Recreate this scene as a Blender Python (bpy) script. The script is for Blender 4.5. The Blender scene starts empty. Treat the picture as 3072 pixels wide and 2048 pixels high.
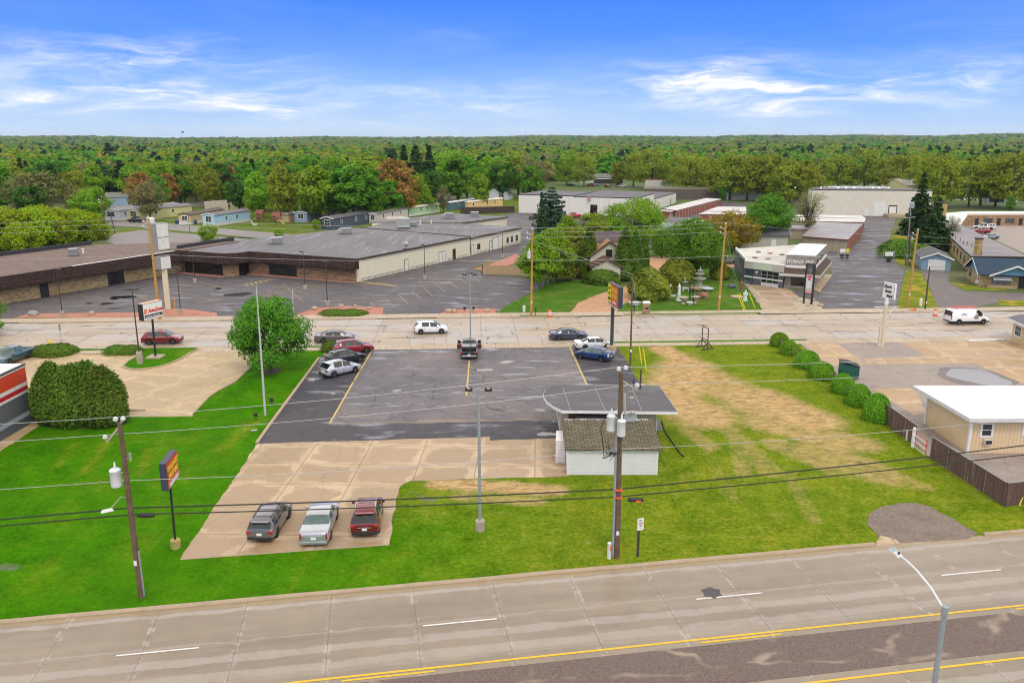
import bpy,bmesh,math,random
import numpy as np
from mathutils import Vector,Matrix
random.seed(7);np.random.seed(7)
SC=bpy.context.scene
COL=SC.collection
PI=math.pi
FPX,HCAM=2450.0,25.0
PITCH=math.atan(608/FPX)
CP,SP=math.cos(PITCH),math.sin(PITCH)
def ray(px,py):
 u=(px-1536)/FPX;v=(1024-py)/FPX
 return(u,CP+v*SP,-SP+v*CP)
def G(px,py,z=0.0):
 """world point on the level z that photo pixel (px,py) looks at"""
 d=ray(px,py);t=(z-HCAM)/d[2]
 return Vector((t*d[0],t*d[1],z))
def HT(px,py,Y):
 """height seen at pixel (px,py) on the upright plane y = Y"""
 d=ray(px,py);t=Y/d[1]
 return HCAM+t*d[2]
cam=bpy.data.cameras.new('camera');camo=bpy.data.objects.new('camera',cam);COL.objects.link(camo)
cam.sensor_width=36;cam.lens=FPX/3072*36;cam.clip_start=.5;cam.clip_end=30000
camo.location=(0,0,HCAM);camo.rotation_euler=(PI/2-PITCH,0,0)
SC.camera=camo
def lin(v):
 v/=255.0
 return v/12.92 if v<=.04045 else((v+.055)/1.055)**2.4
def C(r,g,b,k=1.0):
 return(lin(r)*k,lin(g)*k,lin(b)*k,1)
class NT:
 def __init__(s,name):
  s.m=bpy.data.materials.new(name);s.m.use_nodes=True
  s.t=s.m.node_tree;s.t.nodes.clear()
  s.out=s.t.nodes.new('ShaderNodeOutputMaterial');s.b=s.t.nodes.new('ShaderNodeBsdfPrincipled')
  s.t.links.new(s.b.outputs[0],s.out.inputs[0])
 def n(s,typ,ins=None,**props):
  nd=s.t.nodes.new('ShaderNode'+typ)
  for k,v in props.items():setattr(nd,k,v)
  for k,v in(ins or{}).items():s.set(nd.inputs[k],v)
  return nd
 def set(s,sock,v):
  if isinstance(v,bpy.types.NodeSocket):s.t.links.new(v,sock)
  else:sock.default_value=v
 def co(s,kind='Object'):
  return s.n('TexCoord').outputs[kind]
 def map(s,vec,scale=(1,1,1),loc=(0,0,0),rot=(0,0,0)):
  return s.n('Mapping',{'Vector':vec,'Scale':scale,'Location':loc,'Rotation':rot}).outputs[0]
 def noise(s,vec,scale=1.,detail=4.,rough=.55,dist=0.):
  return s.n('TexNoise',{'Vector':vec,'Scale':scale,'Detail':detail,'Roughness':rough,'Distortion':dist}).outputs[0]
 def vor(s,vec,scale=1.,feature='F1',out=0,rand=1.):
  return s.n('TexVoronoi',{'Vector':vec,'Scale':scale,'Randomness':rand},feature=feature).outputs[out]
 def rng(s,v,a,b,c=0.,d=1.):
  return s.n('MapRange',{0:v,1:a,2:b,3:c,4:d}).outputs[0]
 def mth(s,op,a,b=0.,c=0.):
  return s.n('Math',{0:a,1:b,2:c},operation=op).outputs[0]
 def mix(s,f,a,b,mode='MIX'):
  nd=s.n('Mix',data_type='RGBA',blend_type=mode)
  s.set(nd.inputs[0],f);s.set(nd.inputs[6],a);s.set(nd.inputs[7],b)
  return nd.outputs[2]
 def brick(s,vec,scale=1.,w=1.,h=1.,mortar=.02,smooth=.1,off=0.,c1=(1,1,1,1),c2=(0,0,0,1),cm=(.5,.5,.5,1),out=0):
  nd=s.n('TexBrick',{'Vector':vec,'Color1':c1,'Color2':c2,'Mortar':cm,'Scale':scale,'Mortar Size':mortar,'Mortar Smooth':smooth,'Brick Width':w,'Row Height':h},offset=off)
  return nd.outputs[out]
 def fin(s,col=None,rough=None,metal=None,bump=None,bstr=.3,bdist=.05,**kw):
  if col is not None:s.set(s.b.inputs['Base Color'],col)
  if rough is not None:s.set(s.b.inputs['Roughness'],rough)
  if metal is not None:s.set(s.b.inputs['Metallic'],metal)
  for k,v in kw.items():s.set(s.b.inputs[k.replace('_',' ')],v)
  if bump is not None:
   bn=s.n('Bump',{'Strength':bstr,'Distance':bdist,'Height':bump})
   s.t.links.new(bn.outputs[0],s.b.inputs['Normal'])
  return s.m
MATS={}
def P(name,col,rough=.6,metal=0.,var=.12,vs=1.5,coat=0.,bump=0.,grime=0.):
 """painted / plain surface with slight tonal variation"""
 if name in MATS:return MATS[name]
 t=NT(name);co=t.co()
 n1=t.noise(co,vs,5,.6);n2=t.noise(co,vs*7,3,.6)
 f=t.mth('ADD',t.mth('MULTIPLY',n1,.65),t.mth('MULTIPLY',n2,.35))
 a=tuple(x*(1-var)for x in col[:3])+(1,);b=tuple(min(1,x*(1+var))for x in col[:3])+(1,)
 cc=t.mix(t.rng(f,.3,.7),a,b)
 if grime:
  g=t.rng(t.noise(t.map(co,(1,1,.25)),.9,5,.7),.5,.75,0,grime)
  cc=t.mix(g,cc,tuple(x*.45 for x in col[:3])+(1,))
 kw={}
 if coat:kw={'Coat_Weight':coat,'Coat_Roughness':.06}
 m=t.fin(cc,t.rng(n2,.2,.8,max(.02,rough-.06),min(1,rough+.08)),metal,bump=n2 if bump else None,bstr=bump,**kw)
 MATS[name]=m;return m
def carpaint(name,col,metal=.35):
 if name in MATS:return MATS[name]
 t=NT(name);co=t.co()
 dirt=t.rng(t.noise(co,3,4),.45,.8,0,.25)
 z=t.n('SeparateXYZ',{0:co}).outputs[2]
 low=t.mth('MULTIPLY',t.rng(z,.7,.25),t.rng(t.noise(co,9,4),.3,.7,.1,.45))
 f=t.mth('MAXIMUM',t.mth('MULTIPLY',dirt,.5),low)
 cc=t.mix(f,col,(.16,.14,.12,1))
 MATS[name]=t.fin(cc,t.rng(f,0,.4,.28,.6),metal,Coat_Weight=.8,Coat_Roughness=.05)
 return MATS[name]
def siding(name,col,step=.2,horiz=True,rough=.6,depth=.5,grime=.25):
 if name in MATS:return MATS[name]
 t=NT(name);co=t.co();sep=t.n('SeparateXYZ',{0:co})
 if horiz:ax=sep.outputs[2]
 else:ax=t.mth('ADD',sep.outputs[0],sep.outputs[1])
 fr=t.mth('FRACT',t.mth('DIVIDE',ax,step))
 line=t.rng(fr,.0,.20,.68,1)
 n1=t.noise(co,.8,5,.65);n2=t.noise(t.map(co,(3,3,.35)),1.2,5,.7)
 cc=t.mix(t.rng(n1,.3,.7),tuple(x*.92 for x in col[:3])+(1,),col)
 cc=t.mix(t.rng(n2,.5,.8,0,grime),cc,tuple(x*.55 for x in col[:3])+(1,))
 cc=t.mix(1.,cc,t.n('CombineColor',{0:line,1:line,2:line}).outputs[0],'MULTIPLY')
 MATS[name]=t.fin(cc,rough,bump=fr,bstr=depth,bdist=.03);return MATS[name]
def shingle(name,a,b,cm,w=.9,h=.3,off=.5,rough=.85):
 """shingles, bricks: x/z wrapped by the face's own direction"""
 if name in MATS:return MATS[name]
 t=NT(name);co=t.co();sep=t.n('SeparateXYZ',{0:co})
 nrm=t.n('SeparateXYZ',{0:t.n('NewGeometry').outputs['Normal']})
 up=t.rng(t.mth('ABSOLUTE',nrm.outputs[2]),.85,.95)
 hor=t.mth('ADD',sep.outputs[0],t.mth('MULTIPLY',sep.outputs[1],t.mth('SUBTRACT',1.,up)))
 ver=t.mth('ADD',sep.outputs[2],t.mth('MULTIPLY',sep.outputs[1],up))
 v=t.n('CombineXYZ',{0:hor,1:ver,2:0.}).outputs[0]
 bk=t.brick(v,1.,w,h,.035*h/.3,.2,off,a,b,cm)
 n=t.noise(co,1.1,5,.65);n2=t.noise(co,9,3)
 cc=t.mix(t.rng(n,.35,.75,0,.45),bk,tuple(x*.6 for x in a[:3])+(1,))
 cc=t.mix(t.rng(n2,.4,.8,0,.35),cc,tuple(min(1,x*1.5)for x in b[:3])+(1,))
 MATS[name]=t.fin(cc,rough,Specular_IOR_Level=.15,bump=t.brick(v,1.,w,h,.035*h/.3,.4,off,(1,1,1,1),(.7,.7,.7,1),(0,0,0,1)),bstr=.5);return MATS[name]
def glass(name='window_glass',col=(.012,.015,.02,1),rough=.06):
 if name in MATS:return MATS[name]
 t=NT(name);n=t.noise(t.co(),1.3,3)
 MATS[name]=t.fin(t.mix(t.rng(n,.35,.7),col,tuple(x*2.4 for x in col[:3])+(1,)),rough,0.,Specular_IOR_Level=.8);return MATS[name]
def roofmat(name,col,pale,streak=(1,.15),amt=.5,wet=.0,seam=0.,rough=.6):
 """flat roof membrane with dried streaks and faint seams"""
 if name in MATS:return MATS[name]
 t=NT(name);co=t.co()
 n1=t.noise(co,.12,5,.6);n2=t.noise(t.map(co,(streak[0],streak[1],1)),.8,6,.65);n3=t.noise(co,4,4,.7)
 cc=t.mix(t.rng(n1,.3,.7),tuple(x*.8 for x in col[:3])+(1,),tuple(x*1.2 for x in col[:3])+(1,))
 cc=t.mix(t.rng(n2,.55,.75,0,amt),cc,pale)
 cc=t.mix(t.rng(n3,.35,.8,0,.3),cc,tuple(x*.6 for x in col[:3])+(1,))
 rr=t.rng(n2,.5,.7,rough,rough*(1-wet))
 if seam:
  bk=t.brick(co,1.,seam*4,seam,.03,.2,.5,out=1)
  cc=t.mix(t.mth('MULTIPLY',bk,.5),cc,tuple(x*.55 for x in col[:3])+(1,))
 MATS[name]=t.fin(cc,rr);return MATS[name]
ORG={}
def tag(o,label=None,cat=None,group=None,kind=None):
 if label:o['label']=label
 if cat:o['category']=cat
 if group:o['group']=group
 if kind:o['kind']=kind
 return o
def thing(name,loc,label,cat,group=None,rz=0.):
 o=bpy.data.objects.new(name,None);COL.objects.link(o)
 o.empty_display_size=.3
 o.location=loc;o.rotation_euler=(0,0,rz)
 ORG[o]=Vector(loc)if rz==0 else None
 return tag(o,label,cat,group)
class MB:
 """collects shapes and links them as ONE mesh object"""
 def __init__(s):s.v=[];s.f=[];s.m=[];s.M=None
 def add(s,vs,fs,mi=0):
  k=len(s.v)
  s.v+=[tuple(s.M@Vector(p))if s.M else tuple(p)for p in vs]
  s.f+=[tuple(i+k for i in f)for f in fs];s.m+=[mi]*len(fs);return s
 def box(s,x0,x1,y0,y1,z0,z1,mi=0):
  return s.add([(x,y,z)for z in(z0,z1)for y in(y0,y1)for x in(x0,x1)],[(0,2,3,1),(4,5,7,6),(0,1,5,4),(2,6,7,3),(0,4,6,2),(1,3,7,5)],mi)
 def cbox(s,c,size,rz=0.,mi=0,taper=1.):
  hx,hy,hz=(q/2 for q in size);cr,sr=math.cos(rz),math.sin(rz);vs=[]
  for z in(-hz,hz):
   k=taper if z>0 else 1.
   for y in(-hy*k,hy*k):
    for x in(-hx*k,hx*k):vs.append((c[0]+x*cr-y*sr,c[1]+x*sr+y*cr,c[2]+z))
  return s.add(vs,[(0,2,3,1),(4,5,7,6),(0,1,5,4),(2,6,7,3),(0,4,6,2),(1,3,7,5)],mi)
 def prism(s,poly,z0,z1,mi=0,mtop=None):
  n=len(poly)
  z0s=z0 if isinstance(z0,(list,tuple))else[z0]*n;z1s=z1 if isinstance(z1,(list,tuple))else[z1]*n
  a=sum(poly[i][0]*poly[(i+1)%n][1]-poly[(i+1)%n][0]*poly[i][1]for i in range(n))
  if a<0:poly=poly[::-1];z0s=z0s[::-1];z1s=z1s[::-1]
  vs=[(p[0],p[1],z)for p,z in zip(poly,z0s)]+[(p[0],p[1],z)for p,z in zip(poly,z1s)]
  s.add(vs,[(i,(i+1)%n,n+(i+1)%n,n+i)for i in range(n)]+[tuple(range(n-1,-1,-1))],mi)
  s.f.append(tuple(range(len(s.v)-n,len(s.v))));s.m.append(mi if mtop is None else mtop);return s
 def sheet(s,poly,z,mi=0):
  n=len(poly);a=sum(poly[i][0]*poly[(i+1)%n][1]-poly[(i+1)%n][0]*poly[i][1]for i in range(n))
  if a<0:poly=poly[::-1]
  return s.add([(p[0],p[1],z)for p in poly],[tuple(range(n))],mi)
 def cone(s,p0,p1,r0,r1,n=8,mi=0,caps=True):
  p0,p1=Vector(p0),Vector(p1);d=p1-p0
  if d.length<1e-6:return s
  q=d.to_track_quat('Z','Y');vs=[]
  for p,r in((p0,r0),(p1,r1)):
   for i in range(n):
    a=2*PI*i/n;vs.append(p+q@Vector((r*math.cos(a),r*math.sin(a),0)))
  fs=[(i,(i+1)%n,n+(i+1)%n,n+i)for i in range(n)]
  if caps:fs+=[tuple(range(n-1,-1,-1)),tuple(range(n,2*n))]
  return s.add(vs,fs,mi)
 def tube(s,pts,r,n=6,mi=0):
  pts=[Vector(p)for p in pts];vs=[];fs=[];m=len(pts)
  rs=r if isinstance(r,(list,tuple))else[r]*m
  ref=Vector((0,0,1))if abs((pts[-1]-pts[0]).normalized().z)<.9 else Vector((1,0,0))
  for i,p in enumerate(pts):
   d=(pts[min(i+1,m-1)]-pts[max(i-1,0)]).normalized()
   a=d.cross(ref).normalized();b=a.cross(d)
   for k in range(n):
    t=2*PI*k/n;vs.append(p+(a*math.cos(t)+b*math.sin(t))*rs[i])
  for i in range(m-1):
   for k in range(n):fs.append((i*n+k,i*n+(k+1)%n,(i+1)*n+(k+1)%n,(i+1)*n+k))
  fs+=[tuple(range(n-1,-1,-1)),tuple(range((m-1)*n,m*n))]
  return s.add(vs,fs,mi)
 def lathe(s,prof,c=(0,0,0),n=14,mi=0,sx=1.,sy=1.):
  vs=[];fs=[];m=len(prof)
  for r,z in prof:
   for k in range(n):
    t=2*PI*k/n;vs.append((c[0]+r*math.cos(t)*sx,c[1]+r*math.sin(t)*sy,c[2]+z))
  for i in range(m-1):
   for k in range(n):fs.append((i*n+k,i*n+(k+1)%n,(i+1)*n+(k+1)%n,(i+1)*n+k))
  fs+=[tuple(range(n-1,-1,-1)),tuple(range((m-1)*n,m*n))]
  return s.add(vs,fs,mi)
 def ball(s,c,r,n=10,mi=0,jit=0.,seed=0):
  rx,ry,rz=r if isinstance(r,(tuple,list))else(r,r,r);rr=random.Random(seed)
  vs=[];fs=[];m=max(4,n//2+1)
  for i in range(m):
   a=PI*i/(m-1)
   for k in range(n):
    t=2*PI*k/n;j=1+rr.uniform(-jit,jit)if jit else 1
    vs.append((c[0]+rx*j*math.sin(a)*math.cos(t),c[1]+ry*j*math.sin(a)*math.sin(t),c[2]-rz*j*math.cos(a)))
  for i in range(m-1):
   for k in range(n):fs.append((i*n+k,i*n+(k+1)%n,(i+1)*n+(k+1)%n,(i+1)*n+k))
  return s.add(vs,fs,mi)
 def build(s,name,mat,parent=None,smooth=False,ang=None,bevel=0.):
  me=bpy.data.meshes.new(name);vs=s.v
  org=ORG.get(parent)if parent is not None else None
  if org is not None:vs=[(a-org.x,b-org.y,c-org.z)for a,b,c in vs]
  me.from_pydata(vs,[],s.f)
  for mm in(mat if isinstance(mat,(list,tuple))else[mat]):me.materials.append(mm)
  if any(s.m):me.polygons.foreach_set('material_index',s.m)
  if smooth:
   me.polygons.foreach_set('use_smooth',[True]*len(me.polygons))
   me.set_sharp_from_angle(angle=math.radians(ang or 40))
  me.validate();me.update()
  o=bpy.data.objects.new(name,me);COL.objects.link(o)
  if parent is not None:
   o.parent=parent;ORG[o]=org
  if bevel:
   md=o.modifiers.new('bevel','BEVEL');md.width=bevel;md.segments=2;md.limit_method='ANGLE'
  return o
def copy_tree(o,parent=None):
 c=o.copy();COL.objects.link(c)
 if parent is not None:c.parent=parent
 for ch in list(o.children):copy_tree(ch,c)
 return c
def struct(name,mb,mat,**k):
 o=mb.build(name,mat,**k);o['kind']='structure';return o
FONTCACHE={}
def text_mb(s,org,right,up,size,thick=.02,bold=0.,shear=0.,mb=None,mi=0,align='LEFT',xs=1.):
 """lettering as thin solid shapes standing on the plane (right, up)"""
 cu=bpy.data.curves.new('lettering','FONT');cu.body=s;cu.size=size;cu.extrude=thick/2;cu.offset=bold;cu.shear=shear
 cu.align_x=align;cu.resolution_u=2
 ob=bpy.data.objects.new('lettering',cu);me=bpy.data.meshes.new_from_object(ob)
 r=Vector(right).normalized();u=Vector(up).normalized();nn=r.cross(u);o=Vector(org)
 mb=mb or MB()
 mb.add([o+r*(v.co.x*xs)+u*v.co.y+nn*(v.co.z+thick/2)for v in me.vertices],[tuple(p.vertices)for p in me.polygons],mi)
 bpy.data.objects.remove(ob);bpy.data.curves.remove(cu);bpy.data.meshes.remove(me)
 return mb
class Wall:
 def __init__(s,A,B):
  s.A=Vector((A[0],A[1],0));d=Vector((B[0],B[1],0))-s.A;s.L=d.length;s.d=d/s.L;s.n=Vector((s.d.y,-s.d.x,0))
 def pt(s,a,z,out=0.):
  p=s.A+s.d*a+s.n*out;return Vector((p.x,p.y,z))
 def slab(s,mb,s0,s1,z0,z1,o0=-.03,o1=.04,mi=0):
  vs=[s.pt(a,z,o)for z in(z0,z1)for o in(o0,o1)for a in(s0,s1)]
  return mb.add(vs,[(0,2,3,1)[::-1],(4,5,7,6)[::-1],(0,1,5,4)[::-1],(2,6,7,3)[::-1],(0,4,6,2)[::-1],(1,3,7,5)[::-1]],mi)
 def window(s,par,s0,s1,z0,z1,fm,gm=None,bars=(1,1),fw=.09,name='window',out=.05):
  """frame with its pane"""
  mb=MB()
  s.slab(mb,s0-fw,s1+fw,z0-fw,z0,-.03,out);s.slab(mb,s0-fw,s1+fw,z1,z1+fw,-.03,out)
  s.slab(mb,s0-fw,s0,z0,z1,-.03,out);s.slab(mb,s1,s1+fw,z0,z1,-.03,out)
  nx,nz=bars
  for i in range(1,nx):a=s0+(s1-s0)*i/nx;s.slab(mb,a-.025,a+.025,z0,z1,.0,out-.012)
  for i in range(1,nz):a=z0+(z1-z0)*i/nz;s.slab(mb,s0,s1,a-.025,a+.025,.0,out-.015)
  fr=mb.build(name,fm,par)
  pm=MB();s.slab(pm,s0,s1,z0,z1,-.03,.012);pm.build('pane',gm or glass(),fr)
  return fr
 def door(s,par,s0,s1,z1,mat,fm=None,name='door',out=.04,handle=True,z0=.03,fw=.09):
  if fm:
   f=MB();s.slab(f,s0-fw,s0,z0,z1+fw,-.03,out+.02);s.slab(f,s1,s1+fw,z0,z1+fw,-.03,out+.02);s.slab(f,s0,s1,z1,z1+fw,-.03,out+.02)
   fo=f.build('door_frame',fm,par)
  mb=MB();s.slab(mb,s0,s1,z0,z1,-.03,out);d=mb.build(name,mat,par)
  if handle:
   h=MB();s.slab(h,s1-.16,s1-.06,1.0,1.07,out+.002,out+.06);h.build('handle',P('door_handle_metal',(.3,.3,.3,1),.35,.8),d)
  return d
def rect3(A,B,Cc):
 """squared footprint from three ground pixels: A-B one end, B-C the long side; returns 4 points A,B,C,D"""
 A,B,Cc=(G(*q)if len(q)==2 else Vector(q)for q in(A,B,Cc))
 d=(Cc-B).normalized();n=Vector((-d.y,d.x,0));w=(A-B).dot(n)
 return[B+n*w,B,Cc,Cc+n*w]
SKYK=10.0;HIGHVEIL=.92;CLOUDCOL=(10.2,10.2,10.2,1);OVERCOL=(12.6,12.2,11.6,1);SUNE=1.3;SUNANG=14;EXPO=0.07
HAZED=.00005
SUN_EL,SUN_AZ=math.radians(52),math.radians(163)
w=bpy.data.worlds.new('World');SC.world=w;w.use_nodes=True
class WT(NT):
 def __init__(s,tree):
  s.t=tree;s.t.nodes.clear();s.out=s.t.nodes.new('ShaderNodeOutputWorld')
W=WT(w.node_tree)
d=W.co('Generated');sx=W.n('SeparateXYZ',{0:d})
sky=W.n('TexSky',sky_type='NISHITA',sun_disc=False,sun_elevation=SUN_EL,sun_rotation=SUN_AZ,air_density=1.0,dust_density=1.2,ozone_density=1.6)
el=sx.outputs[2]
horiz=W.mth('SQRT',W.mth('ADD',W.mth('MULTIPLY',sx.outputs[0],sx.outputs[0]),W.mth('MULTIPLY',sx.outputs[1],sx.outputs[1])))
tanel=W.mth('DIVIDE',el,W.mth('MAXIMUM',horiz,.02))
az=W.mth('ARCTAN2',sx.outputs[0],sx.outputs[1])
rp=W.n('ValToRGB',{0:W.rng(tanel,0,.40)}).outputs[0]
cr=rp.node.color_ramp;stops=[(0,(218,235,255)),(.04,(186,217,255)),(.13,(138,190,255)),(.25,(86,153,255)),(.40,(62,134,253)),(.6,(50,115,240)),(1,(120,160,240))]
while len(cr.elements)<len(stops):cr.elements.new(.5)
for e,(p_,c_)in zip(cr.elements,stops):e.position=p_;e.color=C(*c_)
ramp10=W.mix(1.,rp,(SKYK,SKYK,SKYK,1),'MULTIPLY')
low=W.rng(tanel,.38,.75,.94,0.)
base=W.mix(low,sky.outputs[0],ramp10)
cv=W.n('CombineXYZ',{0:az,1:tanel,2:0.}).outputs[0]
warp=W.n('TexNoise',{'Vector':W.map(cv,(5,14,1)),'Scale':1.,'Detail':4.,'Roughness':.55}).outputs[1]
wv=W.n('VectorMath',{0:W.n('VectorMath',{0:warp,1:(.5,.5,.5)},operation='SUBTRACT').outputs[0],1:(.16,.045,0)},operation='MULTIPLY').outputs[0]
cw=W.n('VectorMath',{0:cv,1:wv},operation='ADD').outputs[0]
fine=W.noise(W.map(cw,(7.5,52,1),rot=(0,0,.06)),1.,8,.66,.4)
fine2=W.noise(W.map(cw,(14,110,1),(3,1,0),rot=(0,0,-.05)),1.,7,.6)
sw=W.n('SeparateXYZ',{0:cw})
bank=None
def azel(px,py):
 q=ray(px,py);return math.atan2(q[0],q[1]),q[2]/math.hypot(q[0],q[1])
for px,py,sx_,sy_,k in[(150,165,430,40,.75),(440,180,110,26,.8),(150,280,560,46,.92),(600,285,380,34,.7),(960,320,420,40,.66),(420,250,180,16,.40),(800,215,110,26,.42),(600,128,70,20,.34),(1480,300,190,45,.7),(1230,280,60,14,.30),(1370,110,150,40,.16),(2150,245,300,62,1.),(2330,325,150,42,.85),(2560,250,380,36,.9),(2900,265,380,45,.45),(2250,290,270,36,.5),(3000,140,260,60,.18),(1760,338,80,12,.38),(1000,380,900,22,.22)]:
 a0,e0=azel(px,py);sa,se=sx_/FPX,sy_/FPX
 q=W.mth('ADD',W.mth('POWER',W.mth('ABSOLUTE',W.mth('DIVIDE',W.mth('SUBTRACT',sw.outputs[0],a0),sa)),2.),W.mth('POWER',W.mth('ABSOLUTE',W.mth('DIVIDE',W.mth('SUBTRACT',sw.outputs[1],e0),se)),2.))
 g=W.mth('MULTIPLY',W.mth('POWER',2.718,W.mth('MULTIPLY',q,-1.)),k*1.05)
 bank=g if bank is None else W.mth('ADD',bank,g)
streak=W.mth('MULTIPLY',W.mth('POWER',W.rng(fine,.34,.72),1.7),W.rng(fine2,.25,.65,.45,1.35))
veil=W.rng(W.noise(W.map(cw,(2.2,9,1),(7,2,0)),1.,6,.6),.42,.8,0,.10)
cloud=W.n('Clamp',{0:W.mth('ADD',W.mth('MULTIPLY',bank,streak),veil)}).outputs[0]
high=W.rng(tanel,.157,.27,0,HIGHVEIL)
cloud=W.n('Clamp',{0:cloud}).outputs[0];ovk=W.rng(el,.25,1.,1.5,.66)
below=W.rng(el,-.02,0.,0,1)
cloud=W.mth('MULTIPLY',cloud,below)
final=W.mix(high,W.mix(cloud,base,CLOUDCOL),W.mix(1.,OVERCOL,W.n('CombineColor',{0:ovk,1:ovk,2:ovk}).outputs[0],'MULTIPLY'))
bg=W.n('Background',{0:final,1:.1})
W.t.links.new(bg.outputs[0],W.out.inputs[0])
sl=bpy.data.lights.new('sun','SUN');so=bpy.data.objects.new('sun',sl);COL.objects.link(so)
sl.energy=SUNE;sl.angle=math.radians(SUNANG);sl.color=(1,.955,.90)
sd=Vector((math.sin(SUN_AZ)*math.cos(SUN_EL),math.cos(SUN_AZ)*math.cos(SUN_EL),math.sin(SUN_EL)))
so.rotation_euler=sd.to_track_quat('Z','Y').to_euler();so.location=sd*200
SC.view_settings.view_transform='Standard';SC.view_settings.look='None';SC.view_settings.exposure=EXPO;SC.view_settings.gamma=1
SC.render.film_transparent=False
SC.cycles.max_bounces=6;SC.cycles.diffuse_bounces=3;SC.cycles.glossy_bounces=3;SC.cycles.transmission_bounces=3;SC.cycles.volume_bounces=0
SC.cycles.filter_width=1.1;SC.cycles.use_denoising=True;SC.cycles.volume_step_rate=4;SC.cycles.sample_clamp_indirect=4
def m_lawn():
 t=NT('lawn_grass');co=t.co()
 at=t.n('Attribute',attribute_name='patch').outputs[1]
 sp=t.n('SeparateColor',{0:at})
 big=t.noise(co,.06,5,.6);med=t.noise(co,.45,6,.68);fine=t.noise(co,3.2,6,.75)
 blade=t.noise(t.map(co,(1,1.5,1)),8.,3,.7)
 f=t.mth('ADD',t.mth('ADD',t.mth('MULTIPLY',med,.36),t.mth('MULTIPLY',fine,.38)),t.mth('MULTIPLY',blade,.26))
 g=t.mix(t.rng(f,.40,.60),(.013,.080,.001,1),(.072,.255,.001,1))
 g=t.mix(t.rng(t.noise(co,1.3,5,.7),.58,.70,0,.6),g,(.022,.085,.004,1))
 yel=t.mix(t.rng(f,.40,.60),(.075,.135,.004,1),(.275,.275,.020,1))
 yel=t.mix(t.rng(t.noise(co,.9,6,.75),.56,.68,0,.65),yel,(.34,.26,.10,1))
 yel=t.mix(t.rng(t.noise(t.map(co,loc=(5,3,0)),.6,6,.75),.56,.68,0,.7),yel,(.050,.125,.006,1))
 dry=t.mth('ADD',sp.outputs[1],t.rng(t.noise(co,.22,6,.7),.50,.78,0,.55))
 g=t.mix(t.rng(big,.40,.62,0,.45),g,(.060,.175,.004,1))
 cc=t.mix(t.n('Clamp',{0:t.mth('MULTIPLY',dry,t.rng(fine,.25,.65,.35,1.3))}).outputs[0],g,yel)
 st=t.noise(t.map(co,(.9,.07,1),rot=(0,0,.5)),1.,5,.6)
 cc=t.mix(t.rng(st,.56,.72,0,.22),cc,yel)
 dn=t.mth('ADD',t.mth('MULTIPLY',t.noise(t.map(co,(1.0,.7,1),rot=(0,0,-.55)),.55,8,.75),.62),t.mth('MULTIPLY',fine,.38))
 dm=t.rng(t.mth('ADD',t.mth('SUBTRACT',t.mth('MULTIPLY',sp.outputs[0],1.0),.95),dn),.16,.56)
 tr=t.noise(t.map(co,(.7,1.25,1),rot=(0,0,.15)),1.2,8,.78)
 earth=t.mix(t.rng(tr,.36,.56),(.22,.125,.065,1),(.60,.41,.20,1))
 earth=t.mix(t.rng(med,.35,.7,0,.5),earth,(.50,.33,.13,1))
 earth=t.mix(t.rng(t.noise(t.map(co,(.55,1.5,1)),1.5,7,.78),.50,.68,0,.85),earth,(.15,.085,.055,1))
 cc=t.mix(dm,cc,earth)
 wet=t.rng(t.mth('ADD',t.mth('SUBTRACT',sp.outputs[2],.95),t.mth('ADD',t.mth('MULTIPLY',med,.75),t.mth('MULTIPLY',fine,.3))),.22,.5)
 cc=t.mix(wet,cc,(.17,.15,.13,1))
 hgt=t.mth('ADD',t.mth('MULTIPLY',fine,.6),t.mth('MULTIPLY',blade,.5))
 return t.fin(cc,t.rng(wet,0,1,.9,.55),bump=hgt,bstr=.7,bdist=.06,Specular_IOR_Level=.02)
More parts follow.
